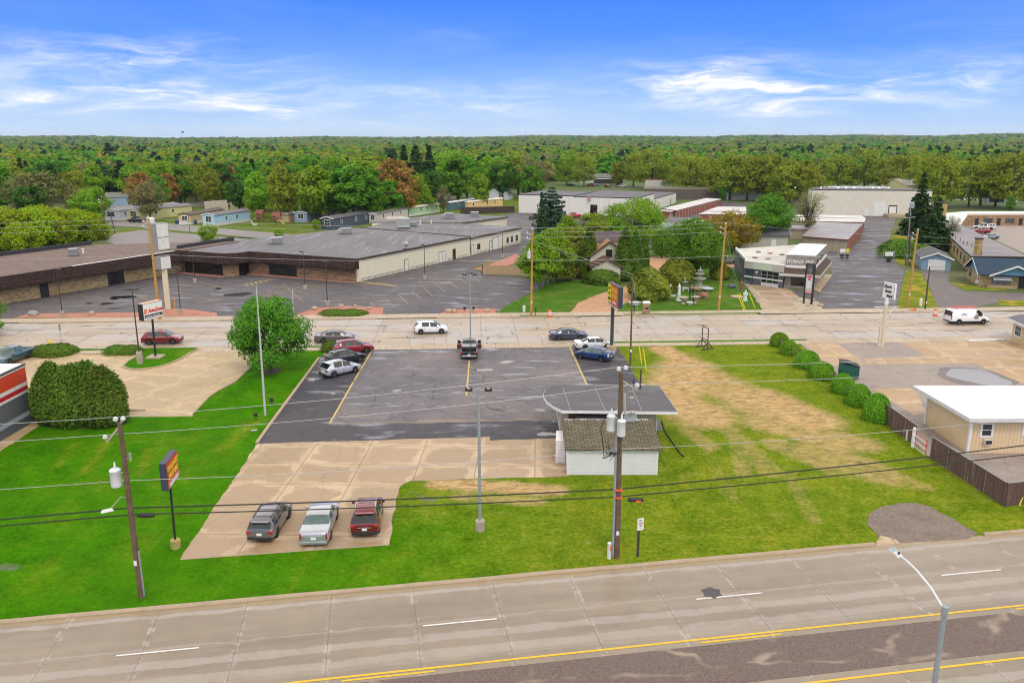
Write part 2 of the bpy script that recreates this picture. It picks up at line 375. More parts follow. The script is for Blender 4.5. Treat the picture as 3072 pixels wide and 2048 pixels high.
def m_concrete(name,c1,c2,sx,sy,wetcol,wet=.5,rot=0.,joint=(.12,.09,.06,1),off=0.,pale=.5):
 """slabs with joints; damp in the middle, drying pale along joints"""
 t=NT(name);co=t.map(t.co(),rot=(0,0,rot))
 wob=t.n('TexNoise',{'Vector':co,'Scale':.5,'Detail':4.}).outputs[1]
 wobv=t.n('VectorMath',{0:t.n('VectorMath',{0:wob,1:(.5,.5,.5)},operation='SUBTRACT').outputs[0],1:(2.2,2.2,0)},operation='MULTIPLY').outputs[0]
 cow=t.n('VectorMath',{0:co,1:wobv},operation='ADD').outputs[0]
 jt=t.brick(co,1.,sx,sy,.045,.3,off,out=1)
 edge=t.brick(cow,1.,sx,sy,min(sx,sy)*.22,1.,off,out=1)
 n1=t.noise(co,.16,5,.6);n2=t.noise(co,.9,6,.7);n3=t.noise(co,7,4,.7)
 tint=t.brick(co,1.,sx,sy,.0,0,off,(.42,.42,.42,1),(.62,.62,.62,1),(.5,.5,.5,1))
 cc=t.mix(t.rng(t.mth('ADD',n1,t.mth('MULTIPLY',n2,.5)),.55,.95),c1,c2)
 dampf=t.mth('MULTIPLY',t.rng(t.mth('ADD',t.mth('MULTIPLY',edge,.55),t.mth('MULTIPLY',n2,.75)),.62,.50),t.rng(n1,.34,.55,.35,1))
 cc=t.mix(t.mth('MULTIPLY',dampf,wet),cc,wetcol)
 dryf=t.mth('MULTIPLY',t.rng(t.mth('ADD',t.mth('MULTIPLY',edge,.6),t.mth('MULTIPLY',n2,.7)),.68,.76),pale)
 dryf=t.mth('MULTIPLY',dryf,t.rng(t.noise(co,.21,3,.6),.38,.52))
 vk=t.vor(cow,.19,'DISTANCE_TO_EDGE')
 cc=t.mix(t.rng(vk,.009,.003,0,.28),cc,joint)
 cc=t.mix(t.mth('MULTIPLY',t.rng(t.noise(t.map(co,(.25,1.4,1)),.8,6,.7),.60,.76),.4),cc,tuple(x*.5 for x in c1[:3])+(1,))
 cc=t.mix(dryf,cc,tuple(min(1,x*1.22)for x in c2[:3])+(1,))
 tf=t.n('SeparateColor',{0:tint}).outputs[0]
 cc=t.mix(1.,cc,t.n('CombineColor',{0:t.rng(tf,.4,.64,.9,1.06),1:t.rng(tf,.4,.64,.9,1.05),2:t.rng(tf,.4,.64,.9,1.04)}).outputs[0],'MULTIPLY')
 cc=t.mix(t.rng(n3,.4,.8,0,.28),cc,tuple(x*.62 for x in c1[:3])+(1,))
 cc=t.mix(t.mth('MULTIPLY',jt,.6),cc,joint)
 return t.fin(cc,t.mth('SUBTRACT',.8,t.mth('MULTIPLY',dampf,.35)),bump=n3,bstr=.12)
def m_asphalt(name,dark,light,patch=(5.,3.2),wet=.7,brown=(.12,.095,.08,1),rot=0.,crack=.5,painted_sheen=(.27,.255,.275,1),patchamt=.55):
 t=NT(name);co=t.map(t.co(),rot=(0,0,rot))
 n1=t.noise(co,.09,5,.62);n2=t.noise(co,.5,6,.7);n3=t.noise(co,9,4,.75)
 cc=t.mix(t.rng(n2,.34,.68),dark,light)
 pb=t.brick(t.map(co,loc=(1.3,.7,0)),1.,patch[0],patch[1],0.,0.,.37,(0,0,0,1),(1,1,1,1))
 pf=t.mth('MULTIPLY',t.n('SeparateColor',{0:pb}).outputs[0],patchamt)
 pf=t.mth('MULTIPLY',pf,t.rng(t.noise(co,.055,3),.42,.58))
 cc=t.mix(pf,cc,brown)
 cc=t.mix(t.rng(n1,.5,.72,0,.6),cc,brown)
 cc=t.mix(t.rng(n3,.45,.8,0,.45),cc,tuple(min(1,x*1.9)for x in light[:3])+(1,))
 vd=t.vor(t.n('VectorMath',{0:co,1:t.n('VectorMath',{0:t.n('TexNoise',{'Vector':co,'Scale':.8}).outputs[1],1:(1.6,1.6,0)},operation='MULTIPLY').outputs[0]},operation='ADD').outputs[0],.30,'DISTANCE_TO_EDGE')
 ck=t.mth('MULTIPLY',t.rng(vd,.012,.004),crack)
 cc=t.mix(ck,cc,(.012,.012,.014,1))
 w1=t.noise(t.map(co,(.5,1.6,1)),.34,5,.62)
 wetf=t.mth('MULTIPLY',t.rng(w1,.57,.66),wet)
 damp=t.mth('MULTIPLY',t.rng(w1,.50,.60),wet)
 cc=t.mix(t.mth('MULTIPLY',damp,.6),cc,tuple(x*.55 for x in dark[:3])+(1,))
 cc=t.mix(t.mth('MULTIPLY',wetf,.5),cc,painted_sheen)  # whitish sky reflection on the wet patches, painted into the colour
 rr=t.mth('SUBTRACT',t.mth('SUBTRACT',.75,t.mth('MULTIPLY',damp,.3)),t.mth('MULTIPLY',wetf,.16))
 return t.fin(cc,rr,bump=n3,bstr=.25,bdist=.02)
def m_road_near():
 t=NT('highway_concrete');co=t.co();sep=t.n('SeparateXYZ',{0:co});u,v=sep.outputs[0],sep.outputs[1]
 n1=t.noise(t.map(co,(.05,.5,1)),1.,5,.6);n2=t.noise(co,.8,6,.7);n3=t.noise(co,8,4,.7)
 cc=t.mix(t.rng(t.mth('ADD',n1,t.mth('MULTIPLY',n2,.4)),.5,.9),(.215,.165,.115,1),(.320,.255,.185,1))
 rag=t.mth('ADD',v,t.mth('MULTIPLY',t.mth('SUBTRACT',t.noise(t.map(co,(.35,1.2,1)),1.,6,.75),.5),.9))
 band=None
 for c0,hw,k in[(-5.35,.28,.6),(-6.75,.30,.55),(-7.25,.1,.25),(-13.1,.3,.6),(-14.6,.3,.6),(-17.,.3,.5),(-.95,.16,.75),(-3.95,.05,.5)]:
  b=t.mth('MULTIPLY',t.rng(t.mth('ABSOLUTE',t.mth('SUBTRACT',rag,c0)),hw+.07,hw-.02),k)
  band=b if band is None else t.mth('MAXIMUM',band,b)
 band=t.mth('MULTIPLY',band,t.rng(n2,.25,.5,.35,1))
 cc=t.mix(band,cc,(.415,.37,.325,1))
 gut=t.rng(rag,-.75,-.6)
 cc=t.mix(t.mth('MULTIPLY',gut,t.rng(n2,.3,.6,.5,1)),cc,(.33,.235,.125,1))
 jf=t.mth('ABSOLUTE',t.mth('SUBTRACT',t.mth('FRACT',t.mth('DIVIDE',t.mth('ADD',u,8.3+457),4.572)),.5))
 jd=t.mth('MULTIPLY',jf,4.572)
 jl=t.rng(jd,.028,.010)
 cc=t.mix(t.mth('MULTIPLY',t.rng(t.mth('SUBTRACT',jd,t.mth('MULTIPLY',n2,.3)),.06,.0),t.rng(t.noise(co,1.6,4,.7),.5,.62,0,.6)),cc,(.46,.42,.36,1))
 cc=t.mix(t.mth('MULTIPLY',jl,.55),cc,(.09,.07,.055,1))
 for vv in(-.72,-4.35,-15.0):
  cc=t.mix(t.rng(t.mth('ABSOLUTE',t.mth('SUBTRACT',v,vv)),.02,.008,0,.5),cc,(.10,.08,.06,1))
 cc=t.mix(t.rng(n3,.4,.8,0,.22),cc,(.17,.14,.11,1))
 oil=t.noise(t.map(co,(.9,3,1)),.7,6,.75)
 cc=t.mix(t.rng(oil,.66,.8,0,.5),cc,(.14,.12,.10,1))
 return t.fin(cc,t.mth('ADD',.42,t.mth('MULTIPLY',band,.35)),bump=n3,bstr=.1)
def m_median():
 t=NT('median_asphalt');co=t.co();n1=t.noise(co,.3,5);n3=t.noise(co,9,4,.8);n4=t.noise(co,22,2,.8)
 cc=t.mix(t.rng(t.mth('ADD',t.mth('MULTIPLY',n3,.6),t.mth('MULTIPLY',n4,.5)),.40,.72),(.060,.040,.034,1),(.245,.175,.140,1))
 cc=t.mix(t.rng(n1,.4,.7,0,.4),cc,(.15,.115,.095,1))
 vd=t.vor(t.n('VectorMath',{0:t.map(co,(.11,.28,1)),1:t.n('VectorMath',{0:t.n('TexNoise',{'Vector':co,'Scale':.5}).outputs[1],1:(.35,.35,0)},operation='MULTIPLY').outputs[0]},operation='ADD').outputs[0],1.,'DISTANCE_TO_EDGE')
 pale=t.mth('MULTIPLY',t.rng(t.mth('ADD',vd,t.mth('MULTIPLY',n3,.05)),.062,.035),t.rng(n1,.46,.62,.0,.65))
 cc=t.mix(pale,cc,(.40,.32,.235,1))
 return t.fin(cc,.7,bump=n4,bstr=.3)
def m_street():
 t=NT('street_concrete');co=t.co();sep=t.n('SeparateXYZ',{0:co});u,v=sep.outputs[0],sep.outputs[1]
 n1=t.noise(t.map(co,(.03,.9,1)),1.,6,.65);n2=t.noise(t.map(co,(.25,1,1)),.8,6,.7);n3=t.noise(co,6,4,.7)
 cc=t.mix(t.rng(n1,.36,.66),(.34,.255,.175,1),(.52,.42,.32,1))
 cc=t.mix(t.rng(n2,.45,.7,0,.5),cc,(.50,.42,.34,1))
 pb=t.brick(co,1.,9.2,3.75,0.,0.,.5,(0,0,0,1),(1,1,1,1));pf=t.n('SeparateColor',{0:pb}).outputs[0]
 cc=t.mix(t.rng(pf,.68,.72,0,.55),cc,(.43,.40,.38,1))
 cc=t.mix(t.rng(pf,.25,.21,0,.25),cc,(.33,.25,.18,1))
 jt=t.brick(co,1.,4.6,3.75,.07,.2,0.,out=1)
 cc=t.mix(t.mth('MULTIPLY',jt,t.rng(n2,.4,.55,.15,.7)),cc,(.12,.10,.09,1))
 tar=t.noise(t.map(co,(.35,1.3,1)),.42,6,.72)
 near=t.rng(t.brick(t.n('VectorMath',{0:co,1:t.n('VectorMath',{0:t.n('TexNoise',{'Vector':co,'Scale':.7,'Detail':4.}).outputs[1],1:(.9,.9,0)},operation='MULTIPLY').outputs[0]},operation='ADD').outputs[0],1.,6.9,3.75,.16,.6,.5,out=1),.35,.7)
 tf=t.mth('MAXIMUM',t.mth('MULTIPLY',t.rng(tar,.50,.53),near),t.rng(tar,.615,.63))
 cc=t.mix(t.mth('MULTIPLY',tf,.85),cc,(.045,.042,.048,1))
 cc=t.mix(t.rng(n3,.42,.8,0,.25),cc,(.2,.17,.14,1))
 return t.fin(cc,t.rng(n1,.4,.7,.42,.7),bump=n3,bstr=.1)
def m_gravel(name,a,b,sc=14.):
 t=NT(name);co=t.co();v=t.n('TexVoronoi',{'Vector':co,'Scale':sc/4});n=t.noise(co,sc,3,.8);n1=t.noise(co,.5,5,.6)
 f=t.n('SeparateColor',{0:v.outputs[1]}).outputs[0]
 cc=t.mix(t.mth('MULTIPLY',t.mth('ADD',f,n),.5),a,b)
 cc=t.mix(t.rng(n1,.45,.75,0,.4),cc,tuple(x*.6 for x in a[:3])+(1,))
 return t.fin(cc,.9,bump=v.outputs[0],bstr=.6,bdist=.05)
def m_terrain():
 t=NT('woodland_floor');co=t.co();n1=t.noise(co,.02,5,.6);n2=t.noise(co,.2,6,.7);n3=t.noise(co,2.4,5,.75)
 cc=t.mix(t.rng(n2,.35,.65),(.045,.10,.012,1),(.10,.165,.02,1))
 cc=t.mix(t.rng(n1,.45,.62,0,.8),cc,(.13,.115,.045,1))
 cc=t.mix(t.rng(n3,.4,.75,0,.5),cc,(.03,.06,.01,1))
 return t.fin(cc,.95,bump=n3,bstr=.5,bdist=.1)
def paint(name,col,wear=.5,sc=3.):
 if name in MATS:return MATS[name]
 t=NT(name);co=t.co();n=t.noise(co,sc,6,.75)
 MATS[name]=t.fin(t.mix(t.rng(n,.52,.70,0,wear),col,(.13,.11,.10,1)),.6);return MATS[name]
m_line_y=paint('worn_yellow_paint',(.62,.42,.10,1),.75)
m_line_o=paint('faded_orange_paint',(.42,.27,.11,1),.95,1.4)
m_line_w=paint('worn_white_paint',(.74,.73,.70,1),.35)
m_line_ws=paint('faded_white_paint',(.60,.57,.52,1),.9,1.2)
m_line_hy=paint('highway_yellow_paint',(.80,.47,.015,1),.25)
m_kerb=P('kerb_concrete',(.42,.32,.215,1),.85,var=.22,vs=.9,grime=.35)
gm=MB();R0=9000
ring=[0,60,160,320,700,1400,2600,4200,6500,R0];NS=96
def hillz(a,r):
 if r<2300:return 0.
 f=min(1.,(r-2300)/2200)
 h=22+3*math.sin(a*9+1.2)+3*math.sin(a*23+.4)+2*math.sin(a*51)
 x=math.sin(a)
 h+=26*max(0.,x)
 return max(0,h)*f if r<6000 else max(0,h)*f*.9
gv=[(0,0,0)];gf=[]
for r in ring[1:]:
 for k in range(NS):
  a=2*PI*k/NS;gv.append((r*math.sin(a),r*math.cos(a),hillz(a,r)))
for k in range(NS):gf.append((0,1+(k+1)%NS,1+k))
for i in range(len(ring)-2):
 for k in range(NS):
  a,b=1+i*NS+k,1+i*NS+(k+1)%NS;gf.append((a,b,b+NS,a+NS))
gm.add(gv,gf)
struct('ground',gm,m_terrain(),smooth=True,ang=180)
def area(name,poly,z,mat,ragged=.07):
 q=[G(*p)for p in poly];pts=[];r=random.Random(len(poly)*7+int(z*1000))
 for i,a in enumerate(q):
  b=q[(i+1)%len(q)];L=(b-a).length;n=int(min(120,L/.45))if a.y<135 else 1;nn=Vector((-(b-a).y,(b-a).x,0)).normalized();w=0
  for k in range(max(1,n)):
   w=w*.6+r.uniform(-ragged,ragged)if k else 0;pts.append(a.lerp(b,k/max(1,n))+nn*w)
 return struct(name,MB().sheet([(p.x,p.y)for p in pts],z),mat)
def capsule_field(pts,caps):
 out=np.zeros(len(pts))
 for p0,p1,r,k in caps:
  a,b=np.array(G(*p0)[:2]),np.array(G(*p1)[:2]);ab=b-a;L=max(1e-6,ab@ab)
  t=np.clip(((pts-a)@ab)/L,0,1);dd=np.linalg.norm(pts-(a+t[:,None]*ab),axis=1)
  out=np.maximum(out,k*np.clip(1.35-dd/r*.9,0,1))
 return out
nx,ny=300,150;xs=np.linspace(-70,80,nx);ys=np.linspace(34,100,ny)
XX,YY=np.meshgrid(xs,ys);pts=np.stack([XX.ravel(),YY.ravel()],1)
dirt=capsule_field(pts,[((1985,1045),(2055,1085),2.6,1.),((2060,1100),(2030,1170),5.4,1.),((2000,1190),(2110,1250),5.0,1.),((2120,1130),(2330,1250),5.,.92),((2270,1190),(2430,1260),4.8,1.),((2300,1270),(2560,1330),3.8,.9),((2060,1290),(2130,1340),1.6,.8),((2450,1340),(2660,1430),3.2,.84),((2180,1280),(2320,1420),1.8,.76),((2330,1330),(2500,1400),2.6,.8),((2370,1420),(2440,1560),1.2,.7),((2120,1360),(2200,1500),1.2,.66),((2260,1420),(2340,1560),1.0,.6),((2500,1420),(2760,1460),1.8,.7),((2080,1060),(2160,1110),1.4,.7),((2280,1060),(2300,1080),1.2,.55),((2200,1260),(2230,1420),1.6,.7),((1320,1450),(1660,1470),1.7,1.),((1380,1490),(1610,1505),1.3,.84),((1390,1560),(1420,1570),.7,.55),((1560,1570),(1640,1590),.8,.5),((2780,1510),(2900,1545),.8,.62),((2380,1580),(2460,1610),.8,.55)])
dry=np.clip((XX.ravel()+8)/12,0,1)*.62+np.clip((XX.ravel()+22)/20,0,1)*.12
dry=np.maximum(dry,capsule_field(pts,[((1250,1500),(1800,1540),4.0,.62),((2650,1400),(3000,1560),3,.8),((2900,1300),(2700,1240),1.5,.25)]))
dry=np.maximum(dry,capsule_field(pts,[((170,1400),(225,1330),.35,.55),((250,1420),(320,1330),.4,.6),((420,1420),(450,1350),.4,.6),((660,1350),(760,1270),.6,.5)]))
mud=capsule_field(pts,[((1235,1480),(1290,1500),1.0,.75),((1440,1462),(1470,1470),.8,.7),((0,1700),(50,1700),.8,.8),((80,1640),(140,1635),.7,.6),((1590,1470),(1620,1470),.5,.5)])
gvv=np.column_stack([pts,np.full(len(pts),.006)])
idx=np.arange(nx*ny).reshape(ny,nx);fq=np.stack([idx[:-1,:-1].ravel(),idx[:-1,1:].ravel(),idx[1:,1:].ravel(),idx[1:,:-1].ravel()],1)
me=bpy.data.meshes.new('lawn');me.from_pydata(gvv.tolist(),[],fq.tolist())
ca=me.attributes.new('patch','FLOAT_COLOR','POINT');ca.data.foreach_set('color',np.column_stack([dirt,dry,mud,np.ones(len(pts))]).ravel())
me.materials.append(m_lawn());LAWN=me.materials[0]
lo=bpy.data.objects.new('lawn',me);COL.objects.link(lo);lo['kind']='structure'
NA=math.atan(.171)
def NR(u,v):return Vector((u*math.cos(NA)-v*math.sin(NA),43.37+u*math.sin(NA)+v*math.cos(NA),0))
def near_obj(name,mb,mat,**k):
 o=mb.build(name,mat,**k);o.location=(0,43.37,0);o.rotation_euler=(0,0,NA);o['kind']='structure';return o
near_obj('highway',MB().sheet([(-150,-30),(150,-30),(150,-.17),(-150,-.17)],.02),m_road_near())
near_obj('median',MB().sheet([(-150,-11.45),(150,-11.45),(150,-8.35),(-150,-8.35)],.028),m_median())
kb=MB()
def kerb_run(u0,u1):
 prof=[(-.02,.03),(-.0,.15),(-.13,.17),(-.19,.12),(-.22,.024)];n=max(2,int((u1-u0)/1.5));vs=[]
 for i in range(n+1):
  u=u0+(u1-u0)*i/n;wob=random.uniform(-.02,.02)
  vs+=[(u,a+wob,b+random.uniform(-.008,.008))for a,b in prof]
 m=len(prof);fs=[(i*m+k,(i+1)*m+k,(i+1)*m+k+1,i*m+k+1)[::-1]for i in range(n)for k in range(m-1)]
 fs+=[tuple(range(m)),tuple(range(n*m+m-1,n*m-1,-1))]
 kb.add(vs,fs)
ub=lambda px,py:(G(px,py).x*math.cos(NA)+(G(px,py).y-43.37)*math.sin(NA))
kerb_run(-110,ub(2620,1632));kerb_run(ub(2960,1610),110)
near_obj('kerb',kb,m_kerb,smooth=True)
mk=MB();sheet_r=lambda mb,u0,u1,v0,v1,z,mi=0:mb.sheet([(u0,v0),(u1,v0),(u1,v1),(u0,v1)],z,mi)
sheet_r(mk,-150,150,-7.90,-7.76,.032,0)
for u0 in(-57.3,-39.2,-20.8,-2.8,15.4,33.5):sheet_r(mk,u0+11.2,u0+15.6,-8.16,-8.04,.033,0)
sheet_r(mk,-150,150,-12.05,-11.91,.032,0)
sheet_r(mk,-60,6,-11.78,-11.66,.033,0)
for k in range(-8,9):sheet_r(mk,-5.5+k*15.24,-1.55+k*15.24,-4.27,-4.16,.032,1)
for k in range(-8,9):sheet_r(mk,-3.5+k*15.24,.35+k*15.24,-15.4,-15.29,.032,1)
near_obj('lane_markings',mk,[m_line_hy,m_line_w])
tp=G(2135,1778);mh=MB()
mh.add([(tp.x+math.cos(a)*(.62 if k%2 else .45),tp.y+math.sin(a)*(.62 if k%2 else .48),.036)for k,a in enumerate([i*PI/6 for i in range(12)])],[tuple(range(12))])
struct('asphalt_patch',mh,m_asphalt('tar_patch',(.05,.045,.05,1),(.11,.10,.10,1),wet=.2))
FA=math.atan(.0567)
def FR(u,v):return Vector((u*math.cos(FA)-v*math.sin(FA),115.0+u*math.sin(FA)+v*math.cos(FA),0))
def far_obj(name,mb,mat,**k):
 o=mb.build(name,mat,**k);o.location=(0,115.0,0);o.rotation_euler=(0,0,FA);o['kind']='structure';return o
uf=lambda px,py:(G(px,py).x*math.cos(FA)+(G(px,py).y-115.0)*math.sin(FA))
far_obj('street',MB().sheet([(-300,-15.2),(300,-15.2),(300,0),(-300,0)],.02),m_street())
m_walk=m_concrete('pavement_concrete',(.43,.33,.22,1),(.56,.46,.35,1),1.5,1.6,(.36,.25,.14,1),.5,0.,pale=.3)
far_obj('pavement',MB().sheet([(-300,.16),(300,.16),(300,2.9),(-300,2.9)],.10),m_walk)
far_obj('pavement',MB().sheet([(-300,-17.6),(300,-17.6),(300,-15.95),(-300,-15.95)],.03),m_walk)
far_obj('pavement',MB().sheet([(uf(958,1040),-15.95),(uf(1840,1030),-15.95),(uf(1840,1030),-15.2),(uf(958,1040),-15.2)],.026),m_walk)
far_obj('pavement',MB().sheet([(uf(2420,1020),-15.95),(200,-15.95),(200,-15.2),(uf(2420,1020),-15.2)],.026),m_walk)
fk=MB()
for a,b in[(uf(60,969),uf(660,963)),(uf(890,960),uf(1130,958)),(uf(1310,956),uf(1660,952)),(uf(1865,947),uf(2275,945)),(uf(2710,938),uf(2940,930)),(110,300),(-300,-80)]:
 fk.prism([(a,0),(b,0),(b,.16),(a,.16)],.02,.15)
far_obj('kerb',fk,m_kerb)
fg=MB()
for a,b in[(uf(1870,945),uf(2280,940)),(uf(1560,953),uf(1660,950))]:sheet_r(fg,a,b,.17,.95,.112)
for a,b in[(-140,uf(590,1040)),(uf(880,1038),uf(935,1035)),(uf(1850,1030),uf(2400,1020))]:sheet_r(fg,a,b,-15.93,-15.22,.03)
far_obj('grass_verge',fg,LAWN)
fm=MB()
for u0 in range(-150,160,1):
 pass
sheet_r(fm,-120,-16,-7.1,-6.98,.026,0);sheet_r(fm,-120,130,-6.75,-6.64,.026,0);sheet_r(fm,3,150,-8.4,-8.28,.026,0)
for k in range(-10,11):
 sheet_r(fm,k*14.6+3,k*14.6+9.5,-11.75,-11.62,.027,1)
 sheet_r(fm,k*14.6+1,k*14.6+6.5,-3.55,-3.43,.027,1)
far_obj('lane_markings',fm,[m_line_o,m_line_ws])
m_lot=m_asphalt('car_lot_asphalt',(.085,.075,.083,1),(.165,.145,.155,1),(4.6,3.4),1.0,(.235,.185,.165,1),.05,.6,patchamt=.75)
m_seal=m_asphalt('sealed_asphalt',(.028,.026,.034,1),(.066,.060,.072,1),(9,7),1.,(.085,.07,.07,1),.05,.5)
area('car_lot',[(772,1331),(957,1074),(976,1060),(1010,1045),(1121,1042),(1550,1036),(1846,1033),(1889,1096),(1925,1160),(1990,1290),(1700,1313),(1470,1322),(1470,1310)],.018,m_lot)
m_apron=m_concrete('apron_concrete',(.385,.268,.158,1),(.50,.375,.250,1),4.6,4.0,(.345,.225,.120,1),.75,.03,pale=.6)
area('car_lot',[(772,1331),(957,1074),(976,1060),(1010,1045),(1121,1042),(1114,1052),(986,1276),(1300,1269),(1680,1260),(1698,1313),(1470,1321),(1470,1310)],.0205,m_seal)
area('car_lot',[(1712,1035),(1846,1033),(1889,1096),(1925,1160),(1900,1170),(1768,1165)],.0205,m_seal)
area('concrete_apron',[(772,1331.3),(1469.7,1310.2),(1470,1322.3),(1702,1313.2),(1706,1428),(1232,1442),(1200,1459),(1188,1500),(1168,1634),(540,1678)],.022,m_apron)
m_az=m_concrete('parking_concrete',(.44,.315,.170,1),(.58,.445,.275,1),5.2,3.6,(.39,.26,.125,1),.6,.28,pale=.35)
area('parking_lot',[(-500,1064),(427,1062),(560,1062),(592,1043),(800,1041),(784,1072),(706,1144),(655,1171),(630,1187),(578,1241),(578,1249),(368,1250),(131,1268),(0,1354),(-500,1700)],.018,m_az)
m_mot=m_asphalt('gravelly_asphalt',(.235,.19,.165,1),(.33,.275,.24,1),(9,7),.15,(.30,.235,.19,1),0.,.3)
area('motel_lot',[(2392,1023),(2470,1095),(2570,1165),(2640,1208),(2668,1265),(2745,1330),(2789,1372),(2900,1445),(3012,1517),(3400,1480),(3600,1005)],.012,m_mot)
m_motc=m_concrete('tan_concrete',(.41,.275,.15,1),(.52,.375,.235,1),4.4,4.4,(.39,.23,.10,1),.7,.08,pale=.6)
area('motel_apron',[(2400,1026),(2503,1025),(2578,1075),(2600,1092),(2486,1097),(2450,1062)],.02,m_motc)
area('motel_apron',[(2692,1023),(3600,1010),(3600,1250),(3072,1152),(2925,1091),(2602,1092),(2592,1076),(2782,1070)],.02,m_motc)
area('motel_apron',[(2618,1166),(2745,1164),(2778,1240),(2742,1246),(2680,1207)],.02,m_motc)
def blob(cx,cy,rx,ry,z,seed,n=40,amp=.22):
 c0=G(cx,cy);ex=(G(cx+rx,cy)-c0).length;ey=(G(cx,cy-ry)-c0).length;r=random.Random(seed)
 ph=[(r.uniform(0,6.28),k,r.uniform(.3,1)/k)for k in(2,3,5,7,11)]
 return[(c0.x+ex*math.cos(a)*(1+amp*sum(q*math.sin(k*a+p)for p,k,q in ph)),c0.y+ey*math.sin(a)*(1+amp*sum(q*math.sin(k*a+p)for p,k,q in ph)))for a in[2*PI*i/n for i in range(n)]]
tw=NT('puddle_water');m_water=tw.fin(tw.mix(tw.noise(tw.co(),.6),(.10,.085,.075,1),(.14,.12,.11,1)),.12,Specular_IOR_Level=.6)
m_damp=P('damp_asphalt',(.15,.115,.10,1),.5)
struct('damp_ground',MB().sheet(blob(2925,1131,100,27,0,3),.016),m_damp)
struct('puddle',MB().sheet(blob(2932,1131,80,21,0,5),.024),m_water)
for i,(x,y,a,b)in enumerate([(1190,1172,20,4),(1450,1110,34,5),(1520,1086,26,5),(1640,1302,34,8),(1000,1180,7,4),(1620,1230,25,4),(935,1140,16,3)]):
 struct('puddle',MB().sheet(blob(x,y,a*.8,b*.8,0,i,amp=.5),.0235),m_water)
tw2=NT('dark_puddle');m_dark=tw2.fin((.012,.011,.012,1),.12)
for i,(x,y,a,b)in enumerate([(715,884,42,5),(372,891,34,4),(320,911,18,3),(352,925,30,2.5),(655,866,12,2),(267,910,10,1.6),(342,897,12,2)]):
 struct('puddle',MB().sheet(blob(x,y,a,b,0,20+i,amp=.4),.0235),m_dark)
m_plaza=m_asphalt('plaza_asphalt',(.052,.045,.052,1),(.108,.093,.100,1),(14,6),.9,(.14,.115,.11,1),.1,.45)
area('plaza_lot',[(-500,956),(-500,830),(0,800),(560,770),(1000,740),(1480,652),(1560,636),(1990,640),(2046,658),(1960,700),(1700,737),(1545,768),(1420,800),(1446,822),(1560,830),(1640,852),(1600,874),(1517,917),(1484,948)],.014,m_plaza)
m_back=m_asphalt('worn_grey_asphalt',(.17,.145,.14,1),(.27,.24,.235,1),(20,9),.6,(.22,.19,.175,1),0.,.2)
area('rear_lot',[(320,724),(345,700),(430,690),(620,706),(800,722),(1000,745),(560,770),(380,745)],.018,m_back)
area('park_road',[(270,664),(420,663),(560,675),(720,690),(860,702),(1010,726),(960,732),(800,716),(600,698),(430,682),(300,676)],.018,m_back)
area('park_road',[(260,640),(330,622),(620,618),(1000,600),(1000,594),(620,608),(330,612),(240,636)],.014,m_back)
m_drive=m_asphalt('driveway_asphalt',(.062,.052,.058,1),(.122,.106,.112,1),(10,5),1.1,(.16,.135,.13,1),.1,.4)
area('storage_drive',[(2440,930),(2420,905),(2354,867),(2458,877),(2498,824),(2480,776),(2380,760),(2547,752),(2583,719),(2560,655),(2440,652),(2440,646),(2690,646),(2680,680),(2664,735),(2685,786),(2715,807),(2689,926)],.016,m_drive)
area('shed_alley',[(2010,668),(2170,604),(2250,612),(2100,665),(2400,652),(2400,700)],.016,m_drive)
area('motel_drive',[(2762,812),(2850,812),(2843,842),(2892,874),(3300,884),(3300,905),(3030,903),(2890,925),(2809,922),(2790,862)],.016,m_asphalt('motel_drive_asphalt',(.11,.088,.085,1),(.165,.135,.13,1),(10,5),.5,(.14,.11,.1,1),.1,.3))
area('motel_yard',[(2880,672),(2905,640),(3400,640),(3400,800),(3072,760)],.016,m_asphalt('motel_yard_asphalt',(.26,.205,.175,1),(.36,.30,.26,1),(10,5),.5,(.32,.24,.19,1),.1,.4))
area('shop_forecourt',[(2232,850),(2353,862),(2372,870),(2425,915),(2430,934),(2292,936),(2246,866)],.02,m_concrete('forecourt_concrete',(.37,.26,.16,1),(.46,.35,.25,1),4.5,4.5,(.31,.20,.11,1),.7,.1))
area('shop_walkway',[(2437,866),(2447,871),(2459,876),(2498,824),(2476,822)],.024,m_concrete('walkway_concrete',(.42,.31,.19,1),(.52,.41,.28,1),2,2,(.38,.26,.14,1),.5,.1))
m_sand=m_gravel('reddish_dirt',(.40,.205,.10,1),(.56,.33,.18,1),10)
area('dirt_drive',[(1708,938),(1735,908),(1790,884),(1879,858),(1927,824),(1936,772),(2012,770),(2140,790),(2240,795),(2240,803),(2120,800),(2005,815),(1930,850),(1905,866),(1896,896),(1858,922),(1846,940)],.02,m_sand)
area('gravel_strip',[(2470,928),(2390,926),(2378,905),(2400,892),(2455,905)],.022,m_gravel('pale_gravel',(.34,.27,.19,1),(.52,.45,.35,1),10))
yellow_l=MB()
for poly in([(2690,924),(2718,812),(2764,820),(2790,870),(2812,922)],[(2664,738),(2680,690),(2740,720),(2760,800),(2716,800),(2686,784)],[(2992,900),(3300,905),(3300,920),(3000,917)],[(2846,846),(2890,868),(3020,872),(3015,866),(2930,858)]):
 yellow_l.sheet([tuple(G(*p)[:2])for p in poly],.018)
def m_grass2(name,a,b,dryc,k=.5):
 t=NT(name);co=t.co();n=t.noise(co,.5,6,.7);n2=t.noise(co,3,5,.75)
 cc=t.mix(t.rng(t.mth('ADD',t.mth('MULTIPLY',n,.5),t.mth('MULTIPLY',n2,.5)),.34,.66),a,b)
 cc=t.mix(t.rng(t.noise(co,.25,5,.65),.48,.66,0,k),cc,dryc)
 return t.fin(cc,.9,bump=n2,bstr=.6,bdist=.06,Specular_IOR_Level=.02)
